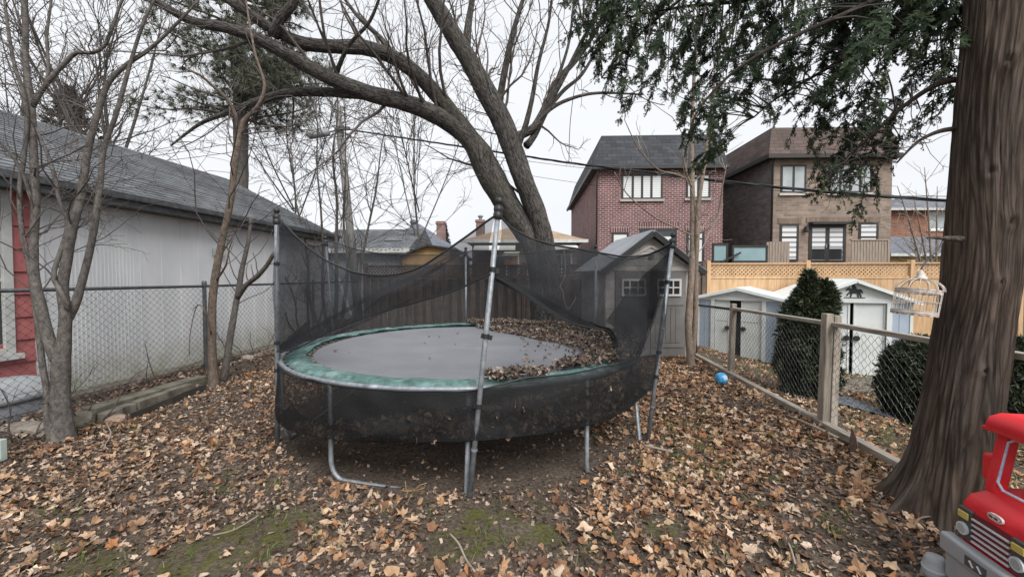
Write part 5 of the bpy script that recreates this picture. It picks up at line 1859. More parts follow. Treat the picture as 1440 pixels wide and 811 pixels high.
# orange and yellow houses on the right
def right_houses():
    t, W, rf = gable_block('brick_house', 'orange brick house with grey roof showing between the brown house and the cedar trunk', 1250, 1420, 31, 6.9, 8.6, 8, M['brick_orange'], M['shingle_blue'], 0, .5, 'peak', z0=0)
    window(t, 2.9, 4.2, 5.35, 6.75, -.0, 2, M['white'], M['glass_sky'], M['white'], .08, outer=.1)
    window(t, 6.2, 7.4, 5.35, 6.75, -.0, 2, M['white'], M['glass_sky'], M['white'], .08, outer=.1)
    t, W, rf = gable_block('yellow_house', 'low yellow brick house with dark grey roof in front of the orange brick house', 1252, 1400, 25, 3.1, 4.45, 5, M['brick_yellow'], M['shingle_blue'], 0, .35, False, True)
    window(t, 1.7, 2.5, 1.7, 2.75, -.0, 2, M['white'], M['glass_sky'], M['white'], .05, outer=.07)
    window(t, 4.2, 5.2, 1.7, 2.75, -.0, 2, M['white'], M['glass_sky'], M['white'], .05, outer=.07)
right_houses()

# houses behind the old fence
def back_houses():
    # beige bungalow with awnings
    t, W, rf = gable_block('bungalow', 'tan roofed bungalow with striped awnings behind the leaning maple', 664, 810, 22, 3.65, 5.05, 8, M['brick_pink'], M['shingle_tan'], -.03, .5, 'peak')
    m2 = stripes('awning_stripe', (.62, .63, .62), (.46, .48, .48), .12, .5, .6)
    def awning(x0, x1, z):
        a = MB().slab([(x0, -1.0, z - .3), (x1, -1.0, z - .3), (x1, -.02, z), (x0, -.02, z)], .03)
        a.box(x0, x1, -1.01, -.98, z - .42, z - .3)
        a.build('awning', m2, t)
    awning(.2, 2.4, 3.5)
    awning(4.3, 5.7, 3.5)
    window(t, 1.2, 2.6, 1.3, 2.9, -.0, 2, M['white'], M['glass_dark'], None, .08)
    window(t, 4.35, 5.5, 1.7, 2.95, -.0, 2, M['white'], M['glass_dark'], None, .08)
    window(t, 3.0, 3.9, 1.5, 2.9, -.0, 1, M['white'], M['glass_dark'], None, .08)
    c = MB().box(-.05, .45, 2.2, 2.7, 3.0, 5.15)
    c.box(-.1, .5, 2.15, 2.75, 5.0, 5.12)
    c = c.build('chimney', M['brick_pink'], rf)
    MB().lathe([(.1, 5.15), (.1, 5.3), (.17, 5.34), (.17, 5.4), (.03, 5.46)], (.2, 2.45, 0), 10).build('chimney_cap', M['steel'], c, uv=False)
    # hip roofed grey bungalow
    t, W, rf = gable_block('bungalow', 'grey hip roofed bungalow with a brick chimney behind the garage end', 500, 640, 24, 3.0, 5.35, 8.2, M['offwhite'], M['shingle_blue'], 0, .5, 'peak')
    MB().lathe([(.2, 5.0), (.2, 5.45), (.28, 5.47), (.2, 5.62), (.06, 5.7)], (W * .42, 4.0, 0), 10).build('roof_ventilator', M['darksteel'], rf, uv=False)
    c = MB().box(W * .72, W * .72 + .55, 3.0, 3.6, 3.2, 5.45)
    c.box(W * .72 - .05, W * .72 + .6, 2.95, 3.65, 5.25, 5.4)
    c.build('chimney', M['brick_pink'], rf)
    # ochre shed-like extension
    a = at(566, 400, 15)
    b_ = at(632, 400, 15)
    W = b_[0] - a[0]
    t = thing('outbuilding', 'ochre walled outbuilding with a sagging dark roof edge behind the old fence', 'outbuilding', (a[0], 15, 0))
    MB().prism([(0, 0), (W, 0), (W, 2.75), (W * .55, 2.85), (0, 2.45)], 0, 3).build('wall', M['ochre'], t)
    r = MB()
    r.slab([(-.1, -.2, 2.47), (W * .55, -.2, 2.88), (W * .55, 3.2, 2.88), (-.1, 3.2, 2.47)], .06)
    r.slab([(W * .55, -.2, 2.88), (W + .3, -.2, 2.72), (W + .3, 3.2, 2.72), (W * .55, 3.2, 2.88)], .06)
    r.build('roof', M['shingle_black'], t)
    # pale blue workshop beyond the garage
    t, W, rf = gable_block('workshop', 'pale blue boarded workshop with a drooping grey roof beyond the garage', 452, 568, 15.6, 2.72, 3.75, 4, plain('pale_blue_boards', (.42, .47, .52), (.33, .38, .42), 2, .7, 0, 0, (6, 1, .2)), M['shingle_grey'], -.05, .35)
    mb = MB()
    x = .1
    while x < W:
        mb.box(x, x + .03, -.02, -.001, .1, 2.6)
        x += .2
    mb.build('board_battens'.replace('_battens', '_strip'), M['offwhite'], t)
    MB().box(W * .72, W * .72 + .7, .5, .9, 3.0, 3.12).build('skylight', M['black'], rf)
    br = MB()
    for k in range(16):
        x = W * .3 + k * .16
        br.obox((x, -.45, 2.72 + .03 * math.sin(k * 2.2)), (x + .1, -.2, 2.62 + .05 * math.sin(k * 3.1)), .06, .03)
    br.build('broken_eave', M['greywood'], t)
back_houses()

# ------------------------------------------------------------------ sheds
def resin_shed():
    # front face local -Y, origin at the front left corner on the ground
    p = gnd(851, 507)
    p = np.array([at(851, 400, 8.05)[0], 8.05, 0])
    t = thing('garden_shed', 'tall beige resin shed with dark grey double doors behind the trampoline', 'shed', p, math.radians(3.0))
    W, L, ze, zp = 1.86, 2.1, 1.80, 2.50
    bg = plain('beige_resin', (.53, .50, .47), (.43, .405, .38), 2.5, .65)
    dk = plain('dark_grey_resin', (.18, .175, .17), (.14, .135, .13), 3, .6)
    mb = MB()
    mb.box(0, .2, 0, .06, 0, ze)
    mb.box(W - .2, W, 0, .06, 0, ze)
    mb.prism([(0, ze), (W, ze), (W / 2, zp - .02)], .0, .06)
    mb.box(0, .05, .06, L, 0, ze)
    mb.box(W - .05, W, .06, L, 0, ze)
    mb.box(.05, W - .05, L - .05, L, 0, ze)
    # moulded block courses on sides and corner posts
    for k in range(9):
        z = .03 + k * .197
        o = (.0 if k % 2 else .1)
        y = .08 + o
        while y < L - .1:
            mb.box(-.012, -.0005, y, min(y + .36, L - .02), z, z + .18)
            y += .385
        mb.box(.015, .185, -.012, -.0005, z, z + .18)
        mb.box(W - .185, W - .015, -.012, -.0005, z, z + .18)
    wl = mb.build('wall', bg, t, bevel=.004)
    g = MB()
    g.box(0.0, W, -.03, -.001, ze - .02, ze + .07)
    g.obox((.22, -.022, ze + .12), (W / 2, -.022, zp - .22), .035, .045, (0, 0, 1))
    g.obox((W - .22, -.022, ze + .12), (W / 2, -.022, zp - .22), .035, .045, (0, 0, 1))
    for k in range(3):
        z = ze + .09 + .14 * k
        w = (zp - .12 - z) * 1.1
        g.box(W / 2 - w, W / 2 + w, -.012, -.0006, z, z + .125)
    g.build('gable_trim', bg, wl, bevel=.004)
    MB().lathe([(.055, 0), (.055, .02), (.02, .03)], (W / 2, -.045, ze + .28), 14, 'y').build('gable_vent', dk, wl, uv=False)
    # roof
    r = MB()
    ov = .14
    for s in (-1, 1):
        xe = W / 2 + s * (W / 2 + ov)
        k = (zp - ze) / (W / 2)
        zee = ze - ov * k + .06
        pts = [(W / 2, -.14, zp + .06), (xe, -.14, zee), (xe, L + .12, zee), (W / 2, L + .12, zp + .06)]
        if s > 0:
            pts = pts[::-1]
        r.slab(pts if s < 0 else pts, .05)
        for q in range(9):
            f = (q + .5) / 9
            x, z = W / 2 + (xe - W / 2) * f, zp + .062 + (zee - zp - .06) * f
            r.obox((x, -.13, z), (x, L + .11, z), .05, .012, (0, 0, 1))
    rf = r.build('roof', plain('grey_resin_roof', (.30, .32, .35), (.22, .235, .26), 3, .5), t)
    e = MB()
    for s in (-1, 1):
        xe = W / 2 + s * (W / 2 + ov)
        k = (zp - ze) / (W / 2)
        e.obox((W / 2, -.16, zp + .03), (xe, -.16, ze - ov * k + .03), .05, .10, (0, 0, 1))
    e.build('verge', M['black'], rf)
    # doors
    for s in (0, 1):
        x0 = .205 + s * (W / 2 - .2)
        x1 = x0 + W / 2 - .21
        d = MB().box(x0, x1, -.03, .03, .04, ze - .03)
        xm, wv = (x0 + x1) / 2, (x1 - x0)
        for k in range(5):
            a = x0 + .1 + k * (wv - .2) / 5
            d.box(a, a + (wv - .2) / 5 - .008, -.038, -.0305, .32, 1.05)
        d.box(x0 + .04, x1 - .04, -.042, -.0305, 1.08, 1.13)
        d.box(x0 + .04, x1 - .04, -.042, -.0305, .22, .28)
        d = d.build('door', dk, t, bevel=.003)
        wx0, wx1, wz0, wz1 = x0 + .12, x1 - .1, 1.27, 1.62
        w = MB()
        for (a, b_, c_, e_) in ((wx0, wx1, wz0, wz0 + .04), (wx0, wx1, wz1 - .04, wz1), (wx0, wx0 + .04, wz0 + .04, wz1 - .04), (wx1 - .04, wx1, wz0 + .04, wz1 - .04)):
            w.box(a, b_, -.058, -.031, c_, e_)
        for q in (1, 2):
            xx = wx0 + (wx1 - wx0) * q / 3
            w.box(xx - .012, xx + .012, -.054, -.031, wz0 + .04, wz1 - .04)
        w.box(wx0 + .04, wx1 - .04, -.053, -.031, (wz0 + wz1) / 2 - .012, (wz0 + wz1) / 2 + .012)
        w = w.build('window', plain('beige_window_frame', (.62, .60, .58), (.52, .50, .48), 4, .6), d)
        MB().box(wx0 + .04, wx1 - .04, -.036, -.0325, wz0 + .04, wz1 - .04).build('pane', M['glass_dark'], w)
        MB().box(x1 - .06 if s == 0 else x0 + .02, x1 - .02 if s == 0 else x0 + .06, -.07, -.031, .85, 1.0).build('handle', M['black'], d, bevel=.004)
resin_shed()

def metal_shed(name, label, p_left, p_right, L, zb, ze, zp, gap, seed, gap_off=0.0, emblem=False):
    """front between two world points; local X left to right along the front"""
    p, q = np.array(p_left), np.array(p_right)
    W = np.linalg.norm(q[:2] - p[:2])
    rz = math.atan2(q[1] - p[1], q[0] - p[0])
    t = thing(name, label, 'shed', (p[0], p[1], zb), rz, 'white metal sheds beyond the right fence')
    H = ze - zb
    P = zp - zb
    wh = plain('white_enamel_sheet', (.70, .73, .72), (.58, .61, .60), 2.5, .4)
    bl = plain('pale_blue_enamel_sheet', (.40, .47, .56), (.33, .39, .47), 2.5, .45)
    sp = W * .2
    b = MB()
    b.box(0, sp, 0, .02, 0, H)
    b.box(W - sp, W, 0, .02, 0, H)
    b.box(0, .02, .02, L, 0, H)
    b.box(W - .02, W, .02, L, 0, H)
    b.box(.02, W - .02, L - .02, L, 0, H)
    k = .08
    for s0, s1 in ((.02, sp - .02), (W - sp + .03, W - .02)):
        x = s0
        while x < s1 - .05:
            b.box(x, x + .012, -.006, -.0005, .02, H - .03)
            x += .14
    y = .15
    while y < L - .1:
        b.box(-.008, -.0005, y, y + .03, .02, H - .02)
        b.box(W + .0005, W + .008, y, y + .03, .02, H - .02)
        y += .2
    wl = b.build('wall', bl, t)
    f = MB()
    f.prism([(0, H), (W, H), (W / 2, P - .01)], -.004, .018)
    f.box(-.02, W + .02, -.03, -.0045, H - .05, H + .03)
    f.box(sp - .05, sp + .03, -.035, -.007, 0, H - .051)
    f.box(W - sp - .03, W - sp + .05, -.035, -.007, 0, H - .051)
    f.box(-.015, .03, -.012, -.0061, 0, H - .051)
    f.box(W - .03, W + .015, -.012, -.0061, 0, H - .051)
    f.build('trim', wh, t)
    # dark interior
    MB().box(.03, W - .03, .25, .27, .01, H).build('inside', M['black'], t)
    # two sliding doors either side of the gap
    xm = W / 2 + gap_off
    dw = (W - 2 * sp) / 2
    for s, (a, b_) in enumerate(((xm - gap / 2 - dw, xm - gap / 2), (xm + gap / 2, xm + gap / 2 + dw))):
        a, b_ = max(a, sp + .031), min(b_, W - sp - .031)
        d = MB().box(a, b_, .024, .04, .03, H - .06)
        d.box(a, a + .03, .010, .023, .03, H - .06)
        d.box(b_ - .03, b_, .010, .023, .03, H - .06)
        d.box(a + .03, b_ - .03, .014, .023, .62 * H, .62 * H + .02)
        d = d.build('door', wh, t)
        xh = b_ - .05 if s == 0 else a + .05
        MB().lathe([(.05, -.03), (.055, .0), (.03, .014)], (xh, .0, H * .5), 12, 'y').build('handle', M['black'], d, uv=False)
    r = MB()
    ov = .1
    for s in (-1, 1):
        xe = W / 2 + s * (W / 2 + ov)
        kz = (P - H) / (W / 2)
        z0 = H - ov * kz + .02
        pts = [(W / 2, -.1, P + .02), (xe, -.1, z0), (xe, L + .08, z0), (W / 2, L + .08, P + .02)]
        r.slab(pts, .02)
        y = .0
        while y < L:
            r.obox((W / 2, y, P + .03), (xe, y, z0 + .01), .03, .016, (0, 0, 1))
            y += .32
        r.obox((W / 2, -.115, P - .005), (xe, -.115, z0 - .022), .02, .06, (0, 0, 1))
    r.build('roof', plain('white_roof_sheet', (.76, .80, .80), (.66, .70, .70), 2, .4), t)
    if emblem:
        # horse and rider cut from black sheet on the gable
        h = [(-.115, .118), (-.100, .140), (-.082, .150), (-.072, .165), (-.066, .150), (-.050, .138), (-.036, .140), (-.030, .168), (-.042, .172), (-.040, .182), (-.028, .186), (-.030, .205), (-.018, .218), (-.002, .214), (.002, .198), (-.004, .186), (.012, .176), (.022, .150), (.024, .132), (.062, .134), (.080, .128), (.098, .104), (.106, .060), (.094, .070), (.084, .098), (.078, .092), (.074, .060), (.090, .036), (.088, .004), (.076, .004), (.074, .032), (.052, .052), (.050, .030), (.058, .004), (.046, .004), (.036, .034), (.030, .066), (-.030, .066), (-.036, .040), (-.046, .004), (-.058, .004), (-.050, .040), (-.054, .066), (-.084, .050), (-.092, .024), (-.104, .030), (-.094, .062), (-.064, .086), (-.066, .112), (-.086, .118), (-.104, .106)]
        e = MB()
        n = len(h)
        V = [(W / 2 + x * 1.25, -.02, H + .055 + z * 1.25) for x, z in h] + [(W / 2 + x * 1.25, -.006, H + .055 + z * 1.25) for x, z in h]
        e.add(V, [list(range(n))[::-1], list(range(n, 2 * n))] + [(i, (i + 1) % n, n + (i + 1) % n, n + i) for i in range(n)])
        e.box(W / 2 - .17, W / 2 + .17, -.02, -.006, H + .045, H + .058)
        e.build('horse_emblem', M['black'], t, uv=False)
    return t
zb1, zb2 = -.26, -.30
metal_shed('metal_shed', 'smaller white metal shed with its doors parted, nearest the grey shed', at(981, 495, 9.9), at(1099, 495, 8.75), 1.5, zb1, 1.16, 1.38, .24, 1, -.05)
metal_shed('metal_shed', 'larger white metal shed with a black horse emblem behind the conical evergreen', at(1124, 495, 8.15), at(1281, 495, 7.55), 2.25, zb2, 1.20, 1.585, .06, 2, -.03, True)

def shed_pad():
    a, b_ = at(1188, 540, 7.5), at(1300, 540, 7.0)
    z = -.31
    P = [gnd(1165, 548, z), gnd(1262, 556, z), at(1290, 500, 7.7), at(1120, 500, 8.3)]
    for p in P:
        p[2] = z + .035
    base = np.mean(P, axis=0)
    o = MB().slab([tuple(p - base) for p in P], .12).build('concrete_pad', M['concrete'], None, loc=base, bevel=.01)
    tag(o, 'mossy concrete pad in front of the larger white metal shed', 'slab')
shed_pad()
# ------------------------------------------------------------------ trampoline
TZ = 0.80
def trampoline():
    base = np.array([TC[0], TC[1], 0.0])
    t = thing('trampoline', 'large round trampoline with torn black safety net, teal pad and steel poles', 'trampoline', base)
    rng = np.random.default_rng(4)
    def ringp(a, r, z):
        return np.array([TC[0] + r * math.cos(a), TC[1] + r * math.sin(a), z])
    # frame ring
    an = np.linspace(0, 2 * PI, 97)
    MB().tube([ringp(a, TR, TZ) for a in an], .021, 10, False).build('frame', M['steel'], t, off=base, smooth=True, uv=False)
    jm = MB()
    for k in range(6):
        a = math.radians(-83 + 60 * k - 22)
        jm.tube([ringp(a - .03, TR, TZ), ringp(a, TR, TZ), ringp(a + .03, TR, TZ)], .025, 10)
    jm.build('frame_joint', M['steel'], t, off=base, smooth=True, uv=False)
    # poles: base and top as seen
    Fb, Ft = gnd(660, 702), at(701, 293, 3.0)
    Lb, Lt = gnd(390, 622), at(389, 304, 4.0)
    Rb, Rt = gnd(911, 620), at(946, 338, 4.08)
    BRb, BRt = at(838, 470, 6.2), at(838, 352, 6.2)
    BMb, BMt = at(655, 462, 7.3), at(655, 354, 7.3)
    BLb, BLt = at(473, 470, 6.4), at(458, 339, 6.4)
    for q in (BRb, BMb, BLb):
        q[2] = 0
    poles = [('F', Fb, Ft), ('L', Lb, Lt), ('R', Rb, Rt), ('BR', BRb, BRt), ('BM', BMb, BMt), ('BL', BLb, BLt)]
    for nm, b_, tp in poles:
        d = (tp - b_) / np.linalg.norm(tp - b_)
        mb = MB().tube([b_ - d * .02, b_ + (tp - b_) * .5, tp], .021 if nm != 'F' else .020, 12)
        p = mb.build('net_pole', M['steel'], t, off=base, smooth=True, uv=False)
        if nm in 'FLR':
            for f in (.17, .56):
                c = b_ + (tp - b_) * f
                MB().tube([c - d * .008, c + d * .008], .0245, 12).build('collar', M['steel'], p, off=base, smooth=False, uv=False)
        # turned knob cap
        mb = MB()
        prof = [(.03, -.10), (.034, -.095), (.036, -.06), (.031, -.055), (.033, -.045), (.036, -.035), (.036, -.012), (.029, -.006), (.018, .0), (.016, .008), (.024, .016), (.029, .03), (.029, .042), (.023, .056), (.012, .064)]
        K = len(prof)
        mb.tube([tp + d * (h + .02) for r, h in prof], [r for r, h in prof], 14)
        mb.build('pole_cap', M['black'], p, off=base, smooth=True, uv=False)
        if nm in ('F', 'L', 'R'):
            st = MB()
            for f, w in ((.32, .05), (.56 if nm == 'F' else .44, .06), (.79, .05)):
                c = b_ + (tp - b_) * f
                st.tube([c - d * .016, c + d * .016], .0275, 12)
                s = np.array([TC[0], TC[1], c[2]]) - c
                s /= np.linalg.norm(s)
                q = np.cross(s, d)
                st.obox(c - q * .035, c + q * .05 - d * .012 * (1 if nm == 'F' else -1), .012, .036, d)
            st.build('strap', M['black'], p, off=base, uv=False)
    # legs: three U frames, each two uprights joined along the ground
    def ang(p):
        return math.atan2(p[1] - TC[1], p[0] - TC[0])
    aF, aR, aL = ang(Fb), ang(Rb), ang(Lb)
    l1, l2 = ang(gnd(461, 676)), ang(gnd(838, 668))
    lb = ang(BLb)
    for (a0, a1) in ((l1, aF), (l2, aR), (aL, lb)):
        rr = TR
        pts = []
        p0, p1 = ringp(a0, rr - .0, TZ - .02), ringp(a1, rr - .045, TZ - .02)
        sink = a0 == l2
        pole_at = Fb if a1 == aF else (Rb if a1 == aR else None)
        g0, g1 = ringp(a0, rr, -.11 if sink else .002), ringp(a1, rr - .045, -.11 if sink else -.03)
        if pole_at is not None:
            cdir = np.array([TC[0], TC[1], 0]) - pole_at
            cdir[2] = 0
            g1 = pole_at + cdir / np.linalg.norm(cdir) * .05 + np.array([-.02, 0, g1[2] - pole_at[2]])
        if a0 == aL:
            cdir = np.array([TC[0], TC[1], 0]) - Lb
            cdir[2] = 0
            g0 = Lb + cdir / np.linalg.norm(cdir) * .075 + np.array([0, 0, -.004 - Lb[2]])
        h = (g1 - g0) / np.linalg.norm(g1 - g0)
        pts.append(p0)
        pts.append(g0 + (p0 - g0) * .2)
        for k in range(1, 6):
            q = k / 6 * PI / 2
            pts.append(g0 + np.array([0, 0, .16]) * (1 - math.sin(q)) + h * .13 * (1 - math.cos(q)))
        pts.append(g0 + h * .15)
        pts.append(g1 - h * .05)
        pts.append(g1 + np.array([0, 0, .04]))
        pts.append(p1)
        MB().tube(pts, .0195, 10).build('leg', M['steel'], t, off=base, smooth=True, uv=False)
    # mat
    m, tt, b = nodes('woven_jump_mat')
    g = noi(tt, coords(tt, 'Object'), 1.7, 6, .65)
    g2_ = noi(tt, coords(tt, 'Object', (1, 1, 1)), 30, 4, .7)
    c = ramp(tt, g, [(.3, (.165, .17, .19)), (.7, (.215, .22, .24))])
    c = mixc(tt, 1.0, c, ramp(tt, g2_, [(.62, (1, 1, 1)), (.74, (1.5, 1.45, 1.35))]), 'MULTIPLY')
    tt.links.new(c, b.inputs['Base Color'])
    b.inputs['Roughness'].default_value = .5
    b.inputs['Specular IOR Level'].default_value = .45
    A, B = 24, 72
    G = np.zeros((A, B + 1, 3))
    for i in range(A):
        for j in range(B + 1):
            r = 1.80 * i / (A - 1)
            a = j / B * 2 * PI
            z = TZ - .005 - .05 * (1 - (r / 1.8) ** 2) + .004 * math.sin(3 * a + r * 4)
            G[i, j] = ringp(a, max(r, .001), z)
    MB().grid(G).build('mat', m, t, off=base, smooth=True, uv=False)
    # springs pulling the mat to the ring
    sp = MB()
    for k in range(80):
        a = k / 80 * 2 * PI
        sp.tube([ringp(a, 1.79, TZ - .008), ringp(a, TR - .01, TZ - .004)], .009, 5, False)
    tag_ = sp.build('spring_ring', M['darksteel'], t, off=base, smooth=True, uv=False)
    # pad: teal cover, sagging and rumpled
    pm, tt, b = nodes('faded_teal_vinyl')
    g = noi(tt, coords(tt, 'Object'), 3.2, 6, .7)
    c = ramp(tt, g, [(.3, (.065, .14, .138)), (.5, (.11, .215, .21)), (.72, (.23, .32, .315))])
    d2 = noi(tt, coords(tt, 'Object'), 14, 5, .7)
    c = mixc(tt, 1.0, c, ramp(tt, d2, [(.38, (.45, .42, .38)), (.62, (1.02, 1.02, 1.02))]), 'MULTIPLY')
    tt.links.new(c, b.inputs['Base Color'])
    b.inputs['Roughness'].default_value = .55
    A, B = 12, 240
    G = np.zeros((A, B + 1, 3))
    U = np.zeros((A, B + 1, 3))
    for j in range(B + 1):
        a = j / B * 2 * PI
        n1 = noise.noise(Vector((math.cos(a) * 3, math.sin(a) * 3, 1)))
        n2 = noise.noise(Vector((math.cos(a) * 9, math.sin(a) * 9, 3)))
        ri = 1.85 + .04 * n1 + .02 * n2
        ro = 2.045 + .022 * n1
        for i in range(A):
            f = i / (A - 1)
            r = ri + (ro - ri) * f
            z = TZ + .022 + .016 * math.sin(f * PI) + .018 * noise.noise(Vector((math.cos(a) * r * 4, math.sin(a) * r * 4, 5))) + .010 * n2
            if f > .9:
                z -= .03
                r = ro + .004
            G[i, j] = ringp(a, r, z)
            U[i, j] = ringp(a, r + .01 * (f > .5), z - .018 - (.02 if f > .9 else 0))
    MB().grid(G).build('pad', pm, t, off=base, smooth=True, uv=False)
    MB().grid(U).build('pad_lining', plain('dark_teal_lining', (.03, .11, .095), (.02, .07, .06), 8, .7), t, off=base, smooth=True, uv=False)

    # ---- net
    nm1 = netmat('black_net_single', (.020, .0225, .027), .43)
    nm3 = netmat('black_net_doubled', (.018, .0195, .023), .28)
    nm2 = netmat('black_net_gathered', (.014, .0155, .018), .2)
    def resample(P, n):
        P = np.array(P, float)
        s = np.concatenate([[0], np.cumsum(np.linalg.norm(np.diff(P, axis=0), axis=1))])
        q = np.linspace(0, s[-1], n)
        return np.stack([np.interp(q, s, P[:, k]) for k in range(3)], 1)
    def curve(rows, P, Q, push=0.0):
        """smooth picture curve laid on the upright plane between two poles"""
        pts = [onplane(a, b_, P, Q) for a, b_ in rows]
        sm = smooth_path([(*p, 1.0) for p in pts], .04)[:, :3]
        n = np.array([Q[1] - P[1], -(Q[0] - P[0]), 0]); n /= np.linalg.norm(n)
        mid = (P + Q) / 2
        if n.dot(np.array([TC[0], TC[1], 0]) - np.array([mid[0], mid[1], 0])) > 0:
            n = -n
        k = np.linspace(0, 1, len(sm))
        return sm + n[None] * (np.sin(k * PI) * push)[:, None], n
    def panel(name, top, bot, n, mat, bulge, seed, rows=18, cols=60, wr=.03, hem=True, cut=1.0):
        T, B_ = resample(top, cols), resample(bot, cols)
        f = np.linspace(0, 1, rows)[:, None, None]
        G = T[None] * (1 - f) + B_[None] * f
        for i in range(rows):
            for j in range(cols):
                ff, s = i / (rows - 1), j / (cols - 1)
                w = math.sin(ff * PI) * bulge
                w += wr * math.sin(PI * s) * noise.noise(Vector((s * 5 + ff * 2.2, ff * 2 - s * 1.5, seed))) * 1.6
                w += wr * .5 * noise.noise(Vector((s * 14 + ff * 5, ff * 3, seed + 4)))
                G[i, j] += n * w
        o = MB().grid(G).build(name, mat, t, off=base, smooth=True, uv=False)
        if hem:
            MB().tube(G[0], .0085, 6, False).build('hem', M['black'], o, off=base, smooth=True, uv=False)
            MB().tube(G[-1][:int(cols * cut)], .007, 6, False).build('hem', M['black'], o, off=base, smooth=True, uv=False)
        return G
    # front left panel, hanging in a deep sag, pulled up off the bed
    tc, n = curve([(392, 306), (408, 322), (430, 342), (458, 363), (490, 378), (525, 386), (560, 386), (595, 375), (635, 350), (668, 325), (697, 303)], Lb, Fb, .05)
    bc, n = curve([(389, 494), (410, 492), (434, 482), (465, 466), (505, 450), (545, 436), (590, 424), (640, 408), (689, 386)], Lb, Fb, .0)
    panel('net_panel', tc, bc, n, nm1, .05, 1)
    # loose fold running up across the front left panel
    def fold(rows, P, Q, w, seed, mat=None, push=0.02):
        c, n = curve(rows, P, Q, push)
        c = resample(c, 40)
        up = np.array([0, 0, 1.0])
        G = np.zeros((4, 40, 3))
        for i in range(4):
            for j in range(40):
                k = j / 39
                ww = w * (.35 + .65 * math.sin(k * PI)) * (1 + .3 * noise.noise(Vector((k * 7, seed, 0))))
                G[i, j] = c[j] + up * ww * (i / 3 - .5) + n * .015 * math.sin(i / 3 * PI + seed)
        MB().grid(G).build('net_fold', mat or nm1, t, off=base, smooth=True, uv=False)
    fold([(392, 488), (420, 472), (470, 446), (520, 418), (565, 396), (610, 380), (655, 352)], BLb, BMb, .10, 2)
    fold([(470, 462), (520, 432), (560, 402), (600, 378), (650, 352)], BLb, BMb, .06, 5)
    fold([(400, 498), (450, 478), (510, 452), (580, 420)], Lb, BMb, .07, 9)
    # front right panel
    tc, n = curve([(705, 306), (722, 322), (748, 336), (778, 345), (810, 350), (842, 356), (868, 360), (896, 360), (922, 354), (944, 342)], Fb, Rb, .02)
    bc, n = curve([(691, 390), (712, 402), (742, 420), (772, 440), (802, 455), (826, 460), (843, 463), (852, 476), (858, 500), (866, 530), (878, 552), (896, 560), (917, 556)], Fb, Rb, .10)
    G1 = panel('net_panel', tc, bc, n, nm1, .05, 7, cut=.58)
    # gathered edge of that panel
    f0 = bc[:int(len(bc) * .62)]
    c = resample(f0, 50)
    Gq = np.zeros((5, 50, 3))
    for i in range(5):
        for j in range(50):
            k = j / 49
            ww = (.03 + .085 * math.sin(min(k * 1.25, 1) * PI))
            Gq[i, j] = c[j] + np.array([0, 0, 1.0]) * ww * (i / 4 - .2) + n * .03 * math.sin(i / 4 * PI + 5 * k)
    MB().grid(Gq).build('net_fold', nm2, t, off=base, smooth=True, uv=False)
    # right panel between the right pole and the back right pole
    tc, n = curve([(944, 342), (925, 352), (905, 360), (880, 364), (858, 362), (838, 354)], Rb, BRb, .03)
    bc = [ringp(a, TR + .02, TZ + .03) for a in np.linspace(ang(Rb), ang(BRb), 12)]
    panel('net_panel', tc, bc, n, nm1, .06, 11)
    # doubled-over cloth bunched along the right side
    tc, n = curve([(942, 350), (932, 362), (918, 376), (900, 394), (882, 412), (866, 432), (852, 452)], Rb, BRb, .0)
    bc = [ringp(a, TR + .01, TZ + .05) for a in np.linspace(ang(Rb) - .04, ang(BRb) - .25, 12)]
    panel('net_panel', tc, bc, n, nm3, .05, 13, hem=False)
    # back panels
    tc, n = curve([(838, 354), (815, 350), (780, 352), (740, 356), (700, 356), (670, 352), (655, 355)], BRb, BMb, .0)
    bc = [ringp(a, TR + .01, TZ + .03) for a in np.linspace(ang(BRb), ang(BMb), 12)]
    panel('net_panel', tc, bc, n, nm1, .03, 17)
    tc, n = curve([(655, 355), (620, 358), (575, 358), (535, 356), (500, 350), (478, 343), (459, 338)], BMb, BLb, .0)
    bc = [ringp(a, TR + .01, TZ + .03) for a in np.linspace(ang(BMb), ang(BLb), 12)]
    panel('net_panel', tc, bc, n, nm1, .03, 19)
    tc, n = curve([(459, 339), (452, 343), (440, 346), (425, 340), (410, 328), (396, 310)], BLb, Lb, .0)
    bc = [ringp(a, TR + .02, TZ + .03) for a in np.linspace(ang(BLb), ang(Lb) + 2 * PI, 12)]
    panel('net_panel', tc, bc, n, nm1, .04, 23)
    # tie-down strips from the left pole to the bed
    tc, n = curve([(392, 486), (405, 476), (420, 462), (436, 448)], Lb, BMb, 0)
    bc, n = curve([(390, 496), (408, 492), (424, 484), (438, 474)], Lb, BMb, 0)
    panel('net_panel', tc, bc, n, nm2, .02, 29, 6, 20, hem=False)

    # skirt of net hanging outside the ring, with leaves caught in it
    cols = 110
    a0, a1 = ang(Lb) + .0, ang(Rb) + .03
    aa = np.linspace(a0, a1, cols)
    low = smooth_path([(a, q, 0, 1) for a, q in zip(np.linspace(a0, a1, 9), (.36, .34, .385, .42, .445, .45, .44, .45, .55))], .01)
    rows = 16
    G = np.zeros((rows, cols, 3))
    lowz = np.interp(aa, low[:, 0], low[:, 1])
